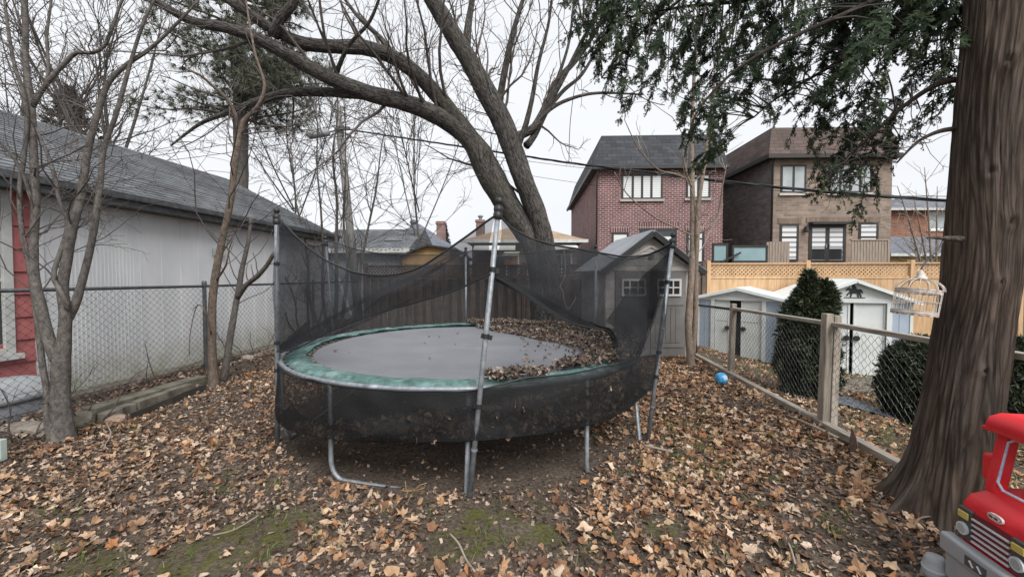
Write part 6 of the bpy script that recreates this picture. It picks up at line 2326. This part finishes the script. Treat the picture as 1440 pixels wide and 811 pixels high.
    for i in range(rows):
        f = i / (rows - 1)
        for j in range(cols):
            s = aa[j]
            e_ = min(j, cols - 1 - j) / (cols - 1)
            e_ = min(1.0, e_ / .10)
            e_ = e_ * e_ * (3 - 2 * e_)
            bel = (.04 * math.sin(f * PI * .9) + .05 * f * f) * (.25 + .75 * e_)
            r = TR + .035 + bel * (1 + .4 * noise.noise(Vector((s * 4, f * 2, 2)))) + .02 * noise.noise(Vector((s * 11, f * 3, 7)))
            rise = .075 * float(sstep(aF - .05, aF + .25, s))
            z = TZ - .005 + rise * (1 - f) + (lowz[j] - TZ) * f + .012 * noise.noise(Vector((s * 6, f * 4, 4)))
            q = ringp(s, r, z)
            pb, pt = (Lb, Lt) if j < cols / 2 else (Rb, Rt)
            on = pb + (pt - pb) * ((z - pb[2]) / (pt[2] - pb[2]))
            G[i, j] = on + (q - on) * e_ if e_ < 1 else q
    o = MB().grid(G).build('net_skirt', netmat('black_net_skirt', (.007, .0075, .0085), .27), t, off=base, smooth=True, uv=False)
    # turned-in pocket at the bottom
    G2 = np.zeros((7, cols, 3))
    for i in range(7):
        f = i / 6
        for j in range(cols):
            G2[i, j] = G[-1, j] + (ringp(aa[j], TR - .10, lowz[j] + .03) - G[-1, j]) * f - np.array([0, 0, .05 * math.sin(f * PI)])
    MB().grid(G2).build('net_pocket', nm2, t, off=base, smooth=True, uv=False)
    hm = MB()
    hm.tube(G[0], .007, 6, False)
    hm.build('hem', M['black'], o, off=base, smooth=True, uv=False)
    # leaf litter trapped in the pocket and leaves on the bed
    n = 1500
    a = RNG.uniform(a0 + .35, a1 - .05, n)
    lz = np.interp(a, aa, lowz)
    hfac = .04 + .15 * sstep(a0 + .4, a0 + 1.0, a) + .1 * sstep(.6, 0, np.abs(a - ang(Fb) - .4))
    P = np.stack([TC[0] + (TR + .01 + RNG.normal(0, .03, n)) * np.cos(a), TC[1] + (TR + .01 + RNG.normal(0, .03, n)) * np.sin(a), lz + RNG.random(n) ** 1.4 * hfac], 1)
    scatter_leaves(P, .026, .055, .9, 'fallen_leaves', M['leaf_dark'], 'leaves caught in the low net skirt under the front edge of the trampoline', .0)
    return dict(aF=aF, aR=aR)

trampoline()

def bed_leaves():
    poly = [gnd(a, b_, TZ + .03) for a, b_ in [(628, 447), (700, 450), (770, 456), (850, 460), (902, 470), (926, 486), (922, 500), (900, 512), (868, 512), (835, 518), (800, 519), (774, 516), (786, 508), (812, 501), (826, 494), (812, 485), (786, 477), (752, 470), (706, 463), (660, 456)]]
    poly2 = [gnd(a, b_, TZ + .03) for a, b_ in [(682, 529), (684, 546), (730, 549), (776, 543), (772, 528), (740, 525), (712, 528)]]
    n = 60000
    x, y = RNG.uniform(-2.7, 1.7, n), RNG.uniform(2.9, 7.3, n)
    i1 = in_poly(x, y, poly) & (np.hypot(x - TC[0], y - TC[1]) < 2.12)
    i2 = in_poly(x, y, poly2) & (np.hypot(x - TC[0], y - TC[1]) < 2.08)
    nz = vnoise(x, y, 2.2, 7)
    k1 = i1 & (RNG.random(n) < .55 + .3 * nz)
    k2 = i2 & (RNG.random(n) < .9)
    xs, ys = np.concatenate([x[k1], x[k2]]), np.concatenate([y[k1], y[k2]])
    # a looser fringe and a few strays
    fr = (~i1) & (np.hypot(x - TC[0], y - TC[1]) < 1.98) & (x > .1) & (RNG.random(n) < .012)
    st = (np.hypot(x - TC[0], y - TC[1]) < 1.7) & (RNG.random(n) < .0006)
    xs, ys = np.concatenate([xs, x[fr], x[st]]), np.concatenate([ys, y[fr], y[st]])
    r = np.hypot(xs - TC[0], ys - TC[1])
    z = np.where(r < 1.75, TZ - .05 * (1 - (r / 1.8) ** 2), TZ + .045)
    inside = np.concatenate([np.ones(k1.sum()), np.ones(k2.sum()), np.zeros(fr.sum()), np.zeros(st.sum())])
    heap = inside * RNG.random(len(xs)) * (.02 + .035 * sstep(1.0, 1.9, r))
    P = np.stack([xs, ys, z + heap], 1)
    scatter_leaves(P, .018, .044, .5, 'fallen_leaves', M['leaf_bed'], 'heap of dull brown leaves drifted over the right side of the trampoline bed', .008)
M['leaf_bed'] = island('weathered_bed_leaf', [(0.0, (0.04, 0.031, 0.025)), (0.3, (0.10, 0.076, 0.062)), (0.6, (0.19, 0.148, 0.122)), (0.85, (0.30, 0.245, 0.205)), (1.0, (0.42, 0.355, 0.30))], .7, .08, .35, 14)
bed_leaves()

# ------------------------------------------------------------------ red toy truck
def toy_truck():
    red, tt, b = nodes('faded_red_plastic')
    g = noi(tt, coords(tt, 'Object'), 5, 6, .7)
    c = ramp(tt, g, [(.3, (.52, .018, .024)), (.55, (.64, .022, .030)), (.75, (.70, .05, .055))])
    sp_ = noi(tt, coords(tt, 'Object'), 55, 5, .75)
    c = mixc(tt, ramp(tt, sp_, [(.62, (0, 0, 0)), (.72, (.45, .45, .45))]), c, (.16, .06, .045))     # specks of dirt
    tt.links.new(c, b.inputs['Base Color'])
    tt.links.new(ramp(tt, g, [(.3, (.32,) * 3), (.7, (.6,) * 3)]), b.inputs['Roughness'])
    bump(tt, b, noi(tt, coords(tt, 'Object'), 160, 3, .6), .12, .002)
    dred = plain('dark_red_plastic', (.17, .012, .02), (.12, .01, .014), 3, .5)
    grey = plain('grey_moulded_plastic', (.33, .345, .36), (.26, .27, .285), 3, .5)
    dgrey = plain('charcoal_plastic', (.075, .078, .085), (.055, .057, .06), 3, .5)
    silver = plain('pale_silver_plastic', (.62, .64, .66), (.5, .52, .54), 3, .35)
    yel = plain('yellow_indicator', (.62, .50, .13), (.5, .4, .1), 3, .4)
    blue = plain('blue_white_trim', (.30, .42, .66), (.62, .68, .76), 40, .5)
    # local frame: -X is the front of the truck, Y runs to its far side; origin under the nose
    rz = -math.radians(11.0)
    Wd = .36
    far = np.array([2.335, 2.035, 0])
    ax = np.array([math.sin(math.radians(11)), math.cos(math.radians(11)), 0])
    org = far - ax * (Wd / 2)
    t = thing('toy_truck', 'red plastic ride-on toy truck with grey bumper at the lower right corner', 'toy truck', org, rz)
    h = Wd / 2
    def rbox(x0, x1, y0, y1, z0, z1):
        return MB().box(x0, x1, y0, y1, z0, z1)
    # lower body: hood block with slightly sloped top
    mb = MB().prism([(.0, .20), (-.012, .30), (-.008, .50), (.02, .548), (.10, .575), (.26, .60), (.26, .20)], -h, h)
    mb.build('hood', red, t, bevel=.03, smooth=True)
    MB().box(.262, .95, -h - .02, h + .02, .20, .56).build('body', red, t, bevel=.03, smooth=True)
    MB().box(.02, .93, -h + .02, h - .02, .11, .199).build('chassis', dgrey, t)
    # windscreen frame: two pillars, header; roof slab
    for s in (-1, 1):
        y = s * (h - .028)
        MB().obox((.115, y, .56), (.165, y, .86), .056, .06, (1, 0, 0)).build('cab_pillar', red, t, bevel=.012)
        MB().obox((.62, y, .55), (.62, y, .86), .06, .09, (1, 0, 0)).build('cab_pillar', red, t, bevel=.012)
    MB().prism([(.10, .865), (.085, .90), (.10, .945), (.15, .965), (.70, .965), (.74, .93), (.74, .865)], -h - .012, h + .012).build('roof', red, t, bevel=.022, smooth=True)
    # ridge mouldings on the roof edge
    MB().box(.088, .72, -h - .022, h + .022, .872, .893).build('roof_rib', red, t, bevel=.006)
    # drawn trim line round the windscreen
    yy = h - .052
    loop = [(.103, -yy, .60), (.103, yy - .03, .60), (.106, yy, .63), (.142, yy, .83), (.146, yy - .03, .855), (.146, -yy, .855), (.142, -yy - .0, .84), (.106, -yy, .61), (.103, -yy, .60)]
    MB().tube(loop, .0065, 8).build('window_trim', blue, t, smooth=True, uv=False)
    # far-side mirror and dash
    MB().box(.12, .21, h + .002, h + .055, .60, .74).build('side_mirror', red, t, bevel=.014)
    MB().prism([(.2, .565), (.2, .64), (.28, .67), (.34, .62), (.34, .565)], -h + .06, h - .06).build('dashboard', plain('plum_grey_plastic', (.10, .075, .085), None, 3, .5), t, bevel=.01)
    MB().box(.48, .9, -h + .06, h - .06, .562, .585).build('seat', dgrey, t, bevel=.008)
    sw = MB()
    sw.tube([(.41 + .035 * math.cos(a) * 0 - .03 * math.sin(a), .075 * math.cos(a), .69 + .07 * math.sin(a)) for a in np.linspace(0, 2 * PI, 21)], .01, 8, False)
    sw.tube([(.41, -.07, .69), (.41, .07, .69)], .009, 6)
    sw.tube([(.33, 0, .63), (.41, 0, .69)], .012, 6)
    sw.build('steering_wheel', dgrey, t, smooth=True, uv=False)
    # bumper with far-end step
    mb = MB().box(-.075, -.013, -h - .03, h + .035, .215, .315)
    mb.build('bumper', grey, t, bevel=.018, smooth=True)
    MB().box(-.055, .05, -h - .01, h + .02, .08, .214).build('lower_bumper', grey, t, bevel=.012)
    MB().box(-.0765, -.0755, -.05, .06, .235, .285).build('number_plate', dgrey, t)
    for yq in (-.02, .02):
        MB().obox((-.0785, yq - .008, .248), (-.0785, yq + .012, .272), .004, .008, (1, 0, 0)).build('plate_mark', silver, t, uv=False)
    # lamp panels and grille
    zt, zl = .475, .345
    for s in (-1, 1):
        y0, y1 = (h - .085, h - .012) if s > 0 else (-h + .012, -h + .085)
        yc = (y0 + y1) / 2
        p = MB().box(-.026, -.004, y0, y1, zl - .02, zt + .005).build('lamp_panel', dgrey, t, bevel=.004)
        MB().lathe([(.031, -.037), (.031, -.028), (.026, -.0275)], (0, yc, zl + .032), 18, 'x').build('headlight', silver, p, uv=False)
        MB().lathe([(.021, -.040), (.022, -.0375)], (0, yc, zl + .032), 16, 'x').build('headlight_lens', plain('lamp_glass', (.38, .42, .44), None, 3, .15), p, uv=False)
        MB().box(-.034, -.027, y0 + .01, y1 - .008, zt - .047, zt - .012).build('indicator', yel, p, bevel=.003)
    MB().box(-.02, -.003, -h + .087, h - .087, zl - .02, zt).build('grille', dred, t)
    for k in range(5):
        z = zl - .012 + k * .028
        MB().box(-.03, -.021, -h + .09, h - .09, z, z + .0075).build('grille_bar', silver, t)
    # oval badge: white rim, dark field, pale strokes
    def oval(a, b_, x0, x1, n=28, cy=-.005, cz=.512):
        mb = MB()
        V = []
        for x in (x0, x1):
            for i in range(n):
                q = i / n * 2 * PI
                c, s = math.cos(q), math.sin(q)
                V.append((x, cy + a * math.copysign(abs(c) ** .7, c), cz + b_ * math.copysign(abs(s) ** .8, s)))
        return mb.add(V, [list(range(n))[::-1], list(range(n, 2 * n))] + [(i, (i + 1) % n, n + (i + 1) % n, n + i) for i in range(n)])
    bd = oval(.036, .017, -.004, -.0135).build('badge', plain('badge_white', (.75, .74, .70), None, 3, .4), t, uv=False)
    oval(.030, .0115, -.014, -.0150).build('badge_rim', red, bd, uv=False)
    oval(.027, .009, -.0152, -.0162).build('badge_field', M['white'], bd, uv=False)
    mk = MB()
    for yq in (-.014, .010):
        mk.add([(-.0168, yq + .011 * math.cos(q), .512 + .0055 * math.sin(q)) for q in np.linspace(0, 2 * PI, 14)[:-1]], [list(range(13))[::-1]])
    mk.box(-.017, -.0163, -.024, .02, .5105, .5135)
    mk.build('badge_mark', M['black'], bd, uv=False)
    # wheels
    for (x, s) in ((.17, 1), (.17, -1), (.76, 1), (.76, -1)):
        y = s * (h + .035)
        w = MB().lathe([(.07, -.04), (.105, -.035), (.115, -.02), (.115, .02), (.105, .035), (.07, .04)], (x, y, .115), 24, 'y')
        w = w.build('wheel', dgrey, t, uv=False, smooth=False)
        MB().lathe([(.06, -.046), (.062, .046)], (x, y, .115), 18, 'y').build('hub_cap', silver, w, uv=False)
    # grey stepped foot beside the far end of the bumper
    st = MB().lathe([(.062, .0), (.06, .02), (.052, .05), (.05, .09), (.047, .092), (.045, .12), (.037, .14), (.02, .146)], (-.055, h + .075, .0), 22)
    q = st.build('corner_foot', grey, t, smooth=True, uv=False)
    MB().lathe([(.0535, .072), (.0535, .082)], (-.055, h + .075, 0), 22).build('foot_band', silver, q, uv=False)
toy_truck()

# ------------------------------------------------------------------ small things
def ball():
    p = gnd(1014, 542)
    m, tt, b = nodes('blue_ball_vinyl')
    v = coords(tt, 'Object')
    k = N(tt, 'ShaderNodeTexNoise')
    k.inputs['Scale'].default_value = 9
    k.inputs['Detail'].default_value = 2
    tt.links.new(v, k.inputs['Vector'])
    tt.links.new(ramp(tt, k.outputs['Fac'], [(.42, (.05, .27, .55)), (.56, (.08, .42, .75)), (.6, (.62, .72, .80)), (.68, (.5, .28, .5))]), b.inputs['Base Color'])
    b.inputs['Roughness'].default_value = .3
    r = .09
    o = MB().lathe([(r * math.sin(q) + .0005, -r * math.cos(q)) for q in np.linspace(0.02, PI - .02, 18)], (0, 0, 0), 28).build('ball', m, None, smooth=True, uv=False, loc=(p[0], p[1], r + .02))
    tag(o, 'blue patterned play ball on leaves by the right fence corner', 'ball')
ball()

def hoe():
    a, b_ = gnd(1108, 584, .06), gnd(1196, 624, .06)
    t = thing('garden_shovel', 'rusty shovel with wooden handle lying along the bottom board of the right fence', 'shovel', b_)
    d = (b_ - a) / np.linalg.norm(b_ - a)
    MB().tube([a, (a + b_) / 2 + np.array([0, 0, .01]), b_], .016, 8).build('handle', M['greywood'], t, off=b_, smooth=True, uv=False)
    s = np.cross(d, (0, 0, 1.0)); s /= np.linalg.norm(s)
    u = np.array([0, 0, 1.0])
    # blade: shield outline, standing on its edge, dished
    out = [(-.02, -.03), (.0, -.1), (.10, -.10), (.20, -.055), (.26, .0), (.20, .055), (.10, .10), (.0, .1), (-.02, .03)]
    V = []
    ax = d * .75 + u * .05 + s * .55; ax /= np.linalg.norm(ax)
    wd = u * .85 - s * .1; wd -= ax * wd.dot(ax); wd /= np.linalg.norm(wd)
    nr = np.cross(ax, wd)
    c0 = b_ + d * .02 + u * .06
    for th in (0, .004):
        for x, y in out:
            V.append(c0 + ax * x + wd * y + nr * (th + 1.6 * y * y))
    n = len(out)
    mb = MB().add(V, [list(range(n))[::-1], list(range(n, 2 * n))] + [(i, (i + 1) % n, n + (i + 1) % n, n + i) for i in range(n)])
    mb.build('blade', plain('rusty_steel', (.23, .165, .135), (.12, .075, .055), 18, .7, .3), t, off=b_, uv=False)
    MB().tube([b_ - d * .12, b_, c0 + ax * .04], [.02, .019, .013], 8).build('socket', plain('rusty_socket', (.16, .12, .10), (.09, .06, .05), 18, .7, .3), t, off=b_, smooth=True, uv=False)
hoe()

def tarp():
    c = at(1178, 480, 5.6)
    c[2] = float(gz(c[0], c[1])) + .03
    A, B = 26, 36
    G = np.zeros((A, B, 3))
    for i in range(A):
        for j in range(B):
            x, y = (j / (B - 1) - .5) * 1.25, (i / (A - 1) - .5) * .55
            edge = .06 * noise.noise(Vector((x * 6, y * 6, 3)))
            X, Y = c[0] + x + edge, c[1] - .25 * x + y + edge
            G[i, j] = (X, Y, float(gz(X, Y)) + .03 + .07 * abs(noise.noise(Vector((x * 3.5, y * 5, 1)))) + .03 * noise.noise(Vector((x * 11, y * 11, 2))))
    o = MB().grid(G).build('tarpaulin', plain('slate_blue_tarp', (.10, .12, .145), (.05, .06, .075), 5, .4), None, smooth=True, uv=False, off=c, loc=c)
    tag(o, 'crumpled slate blue tarpaulin on the ground beside the conical evergreen', 'tarpaulin')
tarp()

def birdcage():
    # hangs from the cedar's broken stub
    tip = at(1326, 338, 2.60)
    d = 2.62
    top = at(1303, 372, d)
    W = 55 / F * d / 2
    cb = at(1288, 440, d)
    c = np.array([top[0] - .02, top[1], 0])
    t = thing('bird_cage', 'rusty white wire birdcage hanging on a cord left of the cedar trunk', 'birdcage', (c[0], c[1], cb[2]))
    off = np.array([c[0], c[1], cb[2]])
    z0, z1 = cb[2], at(1300, 392, d)[2]
    lean = np.array([-.055, 0, 0])     # it hangs tilted
    zt = at(1304, 374, d)[2]
    zs = at(1290, 408, d)[2]
    def cen(z):
        return np.array([c[0], c[1], 0]) + lean * (zt - z) / (zt - z0) + np.array([0, 0, z])
    wm = plain('peeling_white_wire', (.62, .59, .54), (.36, .31, .26), 24, .7)
    def ring(mb, z, r, th, tilt=.12):
        cc = cen(z)
        mb.tube([cc + np.array([r * math.cos(q), r * math.sin(q), -r * math.cos(q) * tilt]) for q in np.linspace(0, 2 * PI, 33)], th, 6, False)
    rr = .112
    mb = MB()
    nb = 22
    for k in range(nb):
        q = k / nb * 2 * PI
        pts = []
        for z, r in ((z0, rr), ((z0 + zs) / 2, rr * 1.0), (zs, rr)):
            cc = cen(z)
            pts.append(cc + np.array([r * math.cos(q), r * math.sin(q), -r * math.cos(q) * .12]))
        mb.tube(pts, .0021, 5, False)
    for k in range(16):
        q = k / 16 * 2 * PI
        pts = []
        for f in np.linspace(0, 1, 7):
            z = zs + (z1 - zs) * math.sin(f * PI / 2)
            r = rr * math.cos(f * PI / 2) * .98 + .012
            cc = cen(z)
            pts.append(cc + np.array([r * math.cos(q), r * math.sin(q), -r * math.cos(q) * .12]))
        mb.tube(pts, .0024, 5, False)
    mb.build('bars', wm, t, off=off, smooth=True, uv=False)
    mb = MB()
    for z, th in ((z0, .004), (z0 + .012, .003), (zs, .004), (zs - .014, .003), ((z0 + zs) / 2, .0022)):
        ring(mb, z, rr, th)
    # scalloped bands
    for zc in (zs - .006, z0 + .004):
        cc = cen(zc)
        n = 44
        V = []
        for i in range(n + 1):
            q = i / n * 2 * PI
            for h in (.012, -.012 - .007 * abs(math.sin(q * 9))):
                V.append(cc + np.array([rr * 1.012 * math.cos(q), rr * 1.012 * math.sin(q), h - rr * math.cos(q) * .12]))
        mb.add(V, np.array([(2 * i, 2 * i + 1, 2 * i + 3, 2 * i + 2) for i in range(n)]))
    mb.build('band', wm, t, off=off, uv=False)
    cc = cen(z0 + .012)
    n = 30
    fl = MB().add([cc + np.array([rr * .97 * math.cos(q), rr * .97 * math.sin(q), -rr * math.cos(q) * .12 + dz]) for dz in (0, -.008) for q in np.linspace(0, 2 * PI, n + 1)[:-1]], [list(range(n)), list(range(2 * n - 1, n - 1, -1))] + [(i, n + i, n + (i + 1) % n, (i + 1) % n) for i in range(n)])
    fl.build('tray', plain('rust_stained_tray', (.40, .34, .28), (.16, .11, .085), 16, .8), t, off=off, uv=False)
    mb = MB()
    b0 = cen(z1)
    mb.lathe([(.035, -.01), (.03, .012), (.02, .02), (.022, .032), (.012, .045), (.006, .06)], b0, 14)
    mb.build('finial', wm, t, off=off, smooth=True, uv=False)
    cord = smooth_path([(*(b0 + (0, 0, .055)), .0045), (*(b0 + np.array([.02, 0, .10])), .0045), (*(tip + np.array([-.03, 0, -.06])), .0045), (*tip, .0045)], .02)
    MB().tube(cord[:, :3], .005, 6).build('cord', M['darksteel'], t, off=off, smooth=True, uv=False)
birdcage()

def birdhouse():
    p = at(719, 378, 11.25)
    fp = Y2W(0, 0)
    t = thing('bird_house', 'little wooden birdhouse with pale lid standing on the old fence by the maple', 'birdhouse', (p[0], p[1], 2.02), -.1)
    s = 1.0
    MB().box(-.16, .16, -.12, .12, -.02, .26).build('body', plain('tan_wood', (.42, .24, .12), (.30, .16, .08), 6, .8), t)
    MB().slab([(-.22, -.2, .25), (.22, -.2, .25), (.22, .16, .36), (-.22, .16, .36)], .035).build('roof', plain('pale_greenish_lid', (.52, .52, .42), (.38, .38, .3), 6, .8), t)
    MB().lathe([(.035, -.126), (.035, -.121)], (0, 0, .14), 12, 'y').build('entrance_hole', M['black'], t, uv=False)
    MB().box(-.18, -.161, -.14, .12, -.02, .25).build('side_board', M['greywood'], t)
birdhouse()

def pole_and_wires():
    d = 14.0
    b_ = at(505, 400, d)
    base = np.array([b_[0], b_[1], 0])
    t = thing('utility_pole', 'leaning grey wooden utility pole with a streetlamp beyond the back fence', 'utility pole', base)
    top = at(475, 152, d)
    bot = base + (0, 0, -.1)
    MB().tube([bot, base + (top - base) * .4, top], [.15, .135, .115], 12).build('shaft', M['greypole'], t, off=base, smooth=True, uv=False)
    a = at(476, 186, d)
    MB().tube([a, at(470, 184, d - .2), at(462, 186, d - .3)], .03, 7).build('lamp_arm', M['darksteel'], t, off=base, smooth=True, uv=False)
    c0, c1 = at(464, 186, d - .3), at(433, 191, d - .6)
    MB().tube([c0, c0 + (c1 - c0) * .12, c1 - (c1 - c0) * .15, c1], [.06, .125, .125, .08], 10).build('lamp_head', plain('grey_lamp_housing', (.20, .21, .22), None, 4, .5), t, off=base, smooth=True, uv=False)
    k = at(480, 183, d)
    MB().box(k[0] - .1, k[0] + .35, k[1] - .2, k[1] - .1, k[2] - .05, k[2] + .05).build('bracket', M['darksteel'], t, off=base)
    def cable(label, rows, r, twist=0, name='overhead_cable', group='overhead wires'):
        pth = pxpath([(*q, r) for q in rows], .3)
        base = pth[len(pth) // 2, :3].copy()
        mb = MB()
        if twist:
            for ph in (0, 2.1, 4.2):
                q = pth[:, :3].copy()
                L = np.arange(len(q)) * 1.1
                q[:, 2] += r * 1.2 * np.sin(L + ph)
                q[:, 1] += r * 1.2 * np.cos(L + ph)
                mb.tube(q, r, 5, False)
        else:
            mb.tube(pth[:, :3], r, 5, False)
        o = mb.build(name, M['black'], None, off=base, loc=base, smooth=True, uv=False)
        tag(o, label, 'cable', group)
    cable('thick twisted black cable sagging from the utility pole past both tall houses to the cedar', [(478, 180, 14), (520, 187, 13.4), (580, 196, 12.6), (640, 205, 11.8), (720, 217, 10.8), (800, 229, 9.9), (900, 241, 8.9), (1000, 253, 8.0), (1100, 264, 7.3), (1200, 273, 6.7), (1300, 280, 6.2), (1420, 286, 5.7), (1560, 290, 5.2)], .014, 1)
    cable('thin black wire running beside the thick cable above the brown house', [(478, 185, 14), (640, 212, 11.9), (800, 234, 10.0), (960, 250, 8.4), (1130, 272, 7.1), (1300, 276, 6.3), (1500, 276, 5.5)], .006)
    cable('thin upper wire from the utility pole over the garage roof', [(476, 176, 14), (400, 190, 15), (300, 206, 16.5), (225, 218, 18), (150, 226, 20)], .012)
    cable('thin lower wire from the utility pole over the garage roof', [(476, 188, 14), (420, 199, 14.8), (340, 212, 16), (250, 224, 18), (180, 230, 20)], .012)
    cable('thin steep wire dropping through the sky beside the red house', [(838, -30, 9.0), (828, 25, 9.2), (812, 100, 9.8), (802, 170, 9.9), (800, 229, 9.9)], .009)
    cable('faint wire behind the maple reaching the red house wall', [(500, 200, 20), (620, 222, 21), (740, 246, 22), (845, 262, 22.2)], .012)
pole_and_wires()

# pale vine on the maple foot and fallen sticks
def sticks():
    rng = np.random.default_rng(8)
    data = [('long thin pale stick among the leaves near the bottom right of the bare soil', [(632, 758), (645, 775), (655, 795), (668, 815)], .006),
            ('forked pale twig lying right of the trampoline leg', [(905, 632), (925, 636), (946, 641)], .011),
            ('curled pale root beside the cedar trunk', [(1286, 748), (1292, 738), (1310, 735), (1326, 742)], .007),
            ('thin tan stick lying in the leaves at the lower right', [(1104, 762), (1112, 780), (1118, 800)], .006),
            ('bent twig on the left of the yard below the multi-stemmed tree', [(150, 600), (156, 615), (148, 628), (152, 634)], .006),
            ('straight dark twig on the mossy ground at the lower left', [(300, 765), (330, 758), (365, 738)], .005)]
    for lab, rows, r in data:
        P = [gnd(a, b_, 0) for a, b_ in rows]
        for p in P:
            p[2] = float(gz(p[0], p[1])) + .03 + rng.uniform(0, .015)
        sp_ = smooth_path([(*p, r) for p in P], .03)
        base = sp_[0, :3].copy()
        mb = rough_tube(MB(), sp_, 6, .1, 3)
        o = mb.build('stick', TWIG_PALE, None, off=base, loc=base, smooth=True, uv=False)
        tag(o, lab, 'stick')
    # dry stalk under the trampoline
    P = [gnd(598, 690, 0), gnd(590, 690, .05), gnd(580, 690, .14), gnd(572, 690, .17), gnd(568, 690, .13)]
    sp_ = smooth_path([(*p, .004) for p in P], .02)
    b0 = gnd(598, 690, 0)
    mb = MB().tube(sp_[:, :3], .0045, 6)
    for k in range(10):
        q = sp_[rng.integers(len(sp_) // 2, len(sp_)), :3]
        e = q + rng.normal(0, .04, 3)
        mb.tube([q, (q + e) / 2 + rng.normal(0, .01, 3), e], .0025, 4)
    o = mb.build('dry_stalk', plain('straw_stalk', (.36, .24, .11), (.22, .14, .06), 9, .8), None, off=b0, loc=b0, smooth=True, uv=False)
    tag(o, 'dry curled straw-coloured weed stalk on the bare soil under the trampoline', 'dry weed')
    # pale rope looped at the maple foot
    rope = pxpath([(793, 350, 8.7, .01), (795, 375, 8.7, .01), (792, 395, 8.68, .01), (787, 402, 8.66, .01), (791, 408, 8.66, .01), (794, 425, 8.66, .01), (800, 434, 8.66, .01), (810, 418, 8.66, .01)], .05)
    b0 = rope[0, :3].copy()
    o = MB().tube(rope[:, :3], .009, 6).build('rope', plain('pale_rope', (.5, .45, .38), (.36, .31, .26), 20, .9), None, off=b0, loc=b0, smooth=True, uv=False)
    tag(o, 'loose pale rope hanging against the right trunk of the maple', 'rope')
sticks()

# pale bare shrub between the cages and the orange house
def pale_shrub():
    d = 12.5
    base = np.array([*at(1318, 400, d)[:2], 0.0])
    stems = []
    for k, (x1, y1) in enumerate(((1262, 262), (1285, 280), (1300, 235), (1318, 262), (1335, 290), (1278, 330))):
        stems.append(pxpath([(1318, 470, d, .04), (1316 + (x1 - 1316) * .3, 390, d + .1 * k - .2, .03), (1316 + (x1 - 1316) * .65, 390 + (y1 - 390) * .55, d + .15 * k - .4, .022), (x1, y1, d + .2 * k - .6, .008)], .15))
    bare_tree('bare_shrub', 'pale leafless shrub above the new fence in front of the orange house', base, stems, BARK_PALE, TWIG_PALE, 61,
              [dict(dens=2.4, ratio=.4, Lmax=1.1, Lmin=.3, rfrac=.45, rmin=.007, ang=(25, 60), up=.1, wob=.15, K=6, tmin=.25, rmaxabs=.012),
               dict(dens=2.6, ratio=.5, Lmax=.6, Lmin=.2, rfrac=.6, rmin=.0055, ang=(25, 60), up=.05, wob=.18, K=5, tmin=.1, rmaxabs=.008)], 7, .06, ['trunk'] + ['stem'] * 5, cat='shrub')
pale_shrub()

# ------------------------------------------------------------------ sky, sun, camera
def sky():
    w = bpy.data.worlds.new('World')
    SC.world = w
    w.use_nodes = True
    t = w.node_tree
    bg = t.nodes['Background']
    sk = N(t, 'ShaderNodeTexSky', sky_type='NISHITA')
    sk.sun_disc = False
    sk.sun_elevation = math.radians(48)
    sk.sun_rotation = math.radians(155)
    sk.dust_density = 4
    sk.air_density = 1
    hs = N(t, 'ShaderNodeHueSaturation')
    hs.inputs['Saturation'].default_value = .18
    hs.inputs['Value'].default_value = .5
    t.links.new(sk.outputs[0], hs.inputs['Color'])
    v = coords(t, 'Generated', (1, 1, 1.6))
    f = noi(t, v, 2.2, 5, .55)
    cl = mixc(t, f, (3.25, 3.37, 3.56), (4.25, 4.3, 4.4))
    t.links.new(mixc(t, .9, hs.outputs[0], cl), bg.inputs['Color'])
    bg.inputs['Strength'].default_value = .1
    sun = bpy.data.lights.new('Sun', 'SUN')
    sun.energy = 1.5
    sun.angle = math.radians(40)
    sun.color = (1, .97, .93)
    o = bpy.data.objects.new('Sun', sun)
    COL.objects.link(o)
    az, el = math.radians(200), math.radians(48)
    # a soft glow in the cloud behind the camera and to its right
    o.rotation_euler = (math.radians(90 - 48), 0, math.radians(25))
    o.location = (0, -5, 12)
sky()

cam = bpy.data.cameras.new('Camera')
cam.sensor_width = 36
cam.lens = 36 * F / 1440
cam.clip_start = .05
cam.clip_end = 2000
co = bpy.data.objects.new('Camera', cam)
COL.objects.link(co)
co.location = (0, 0, HC)
co.rotation_euler = (math.radians(90) - PITCH, 0, 0)
SC.camera = co
SC.render.resolution_x, SC.render.resolution_y = 1024, 576
SC.view_settings.view_transform = 'Standard'
SC.view_settings.look = 'None'
SC.view_settings.exposure = 1.42
SC.view_settings.gamma = 1
SC.cycles.transparent_max_bounces = 24
SC.cycles.max_bounces = 6
SC.cycles.use_denoising = True
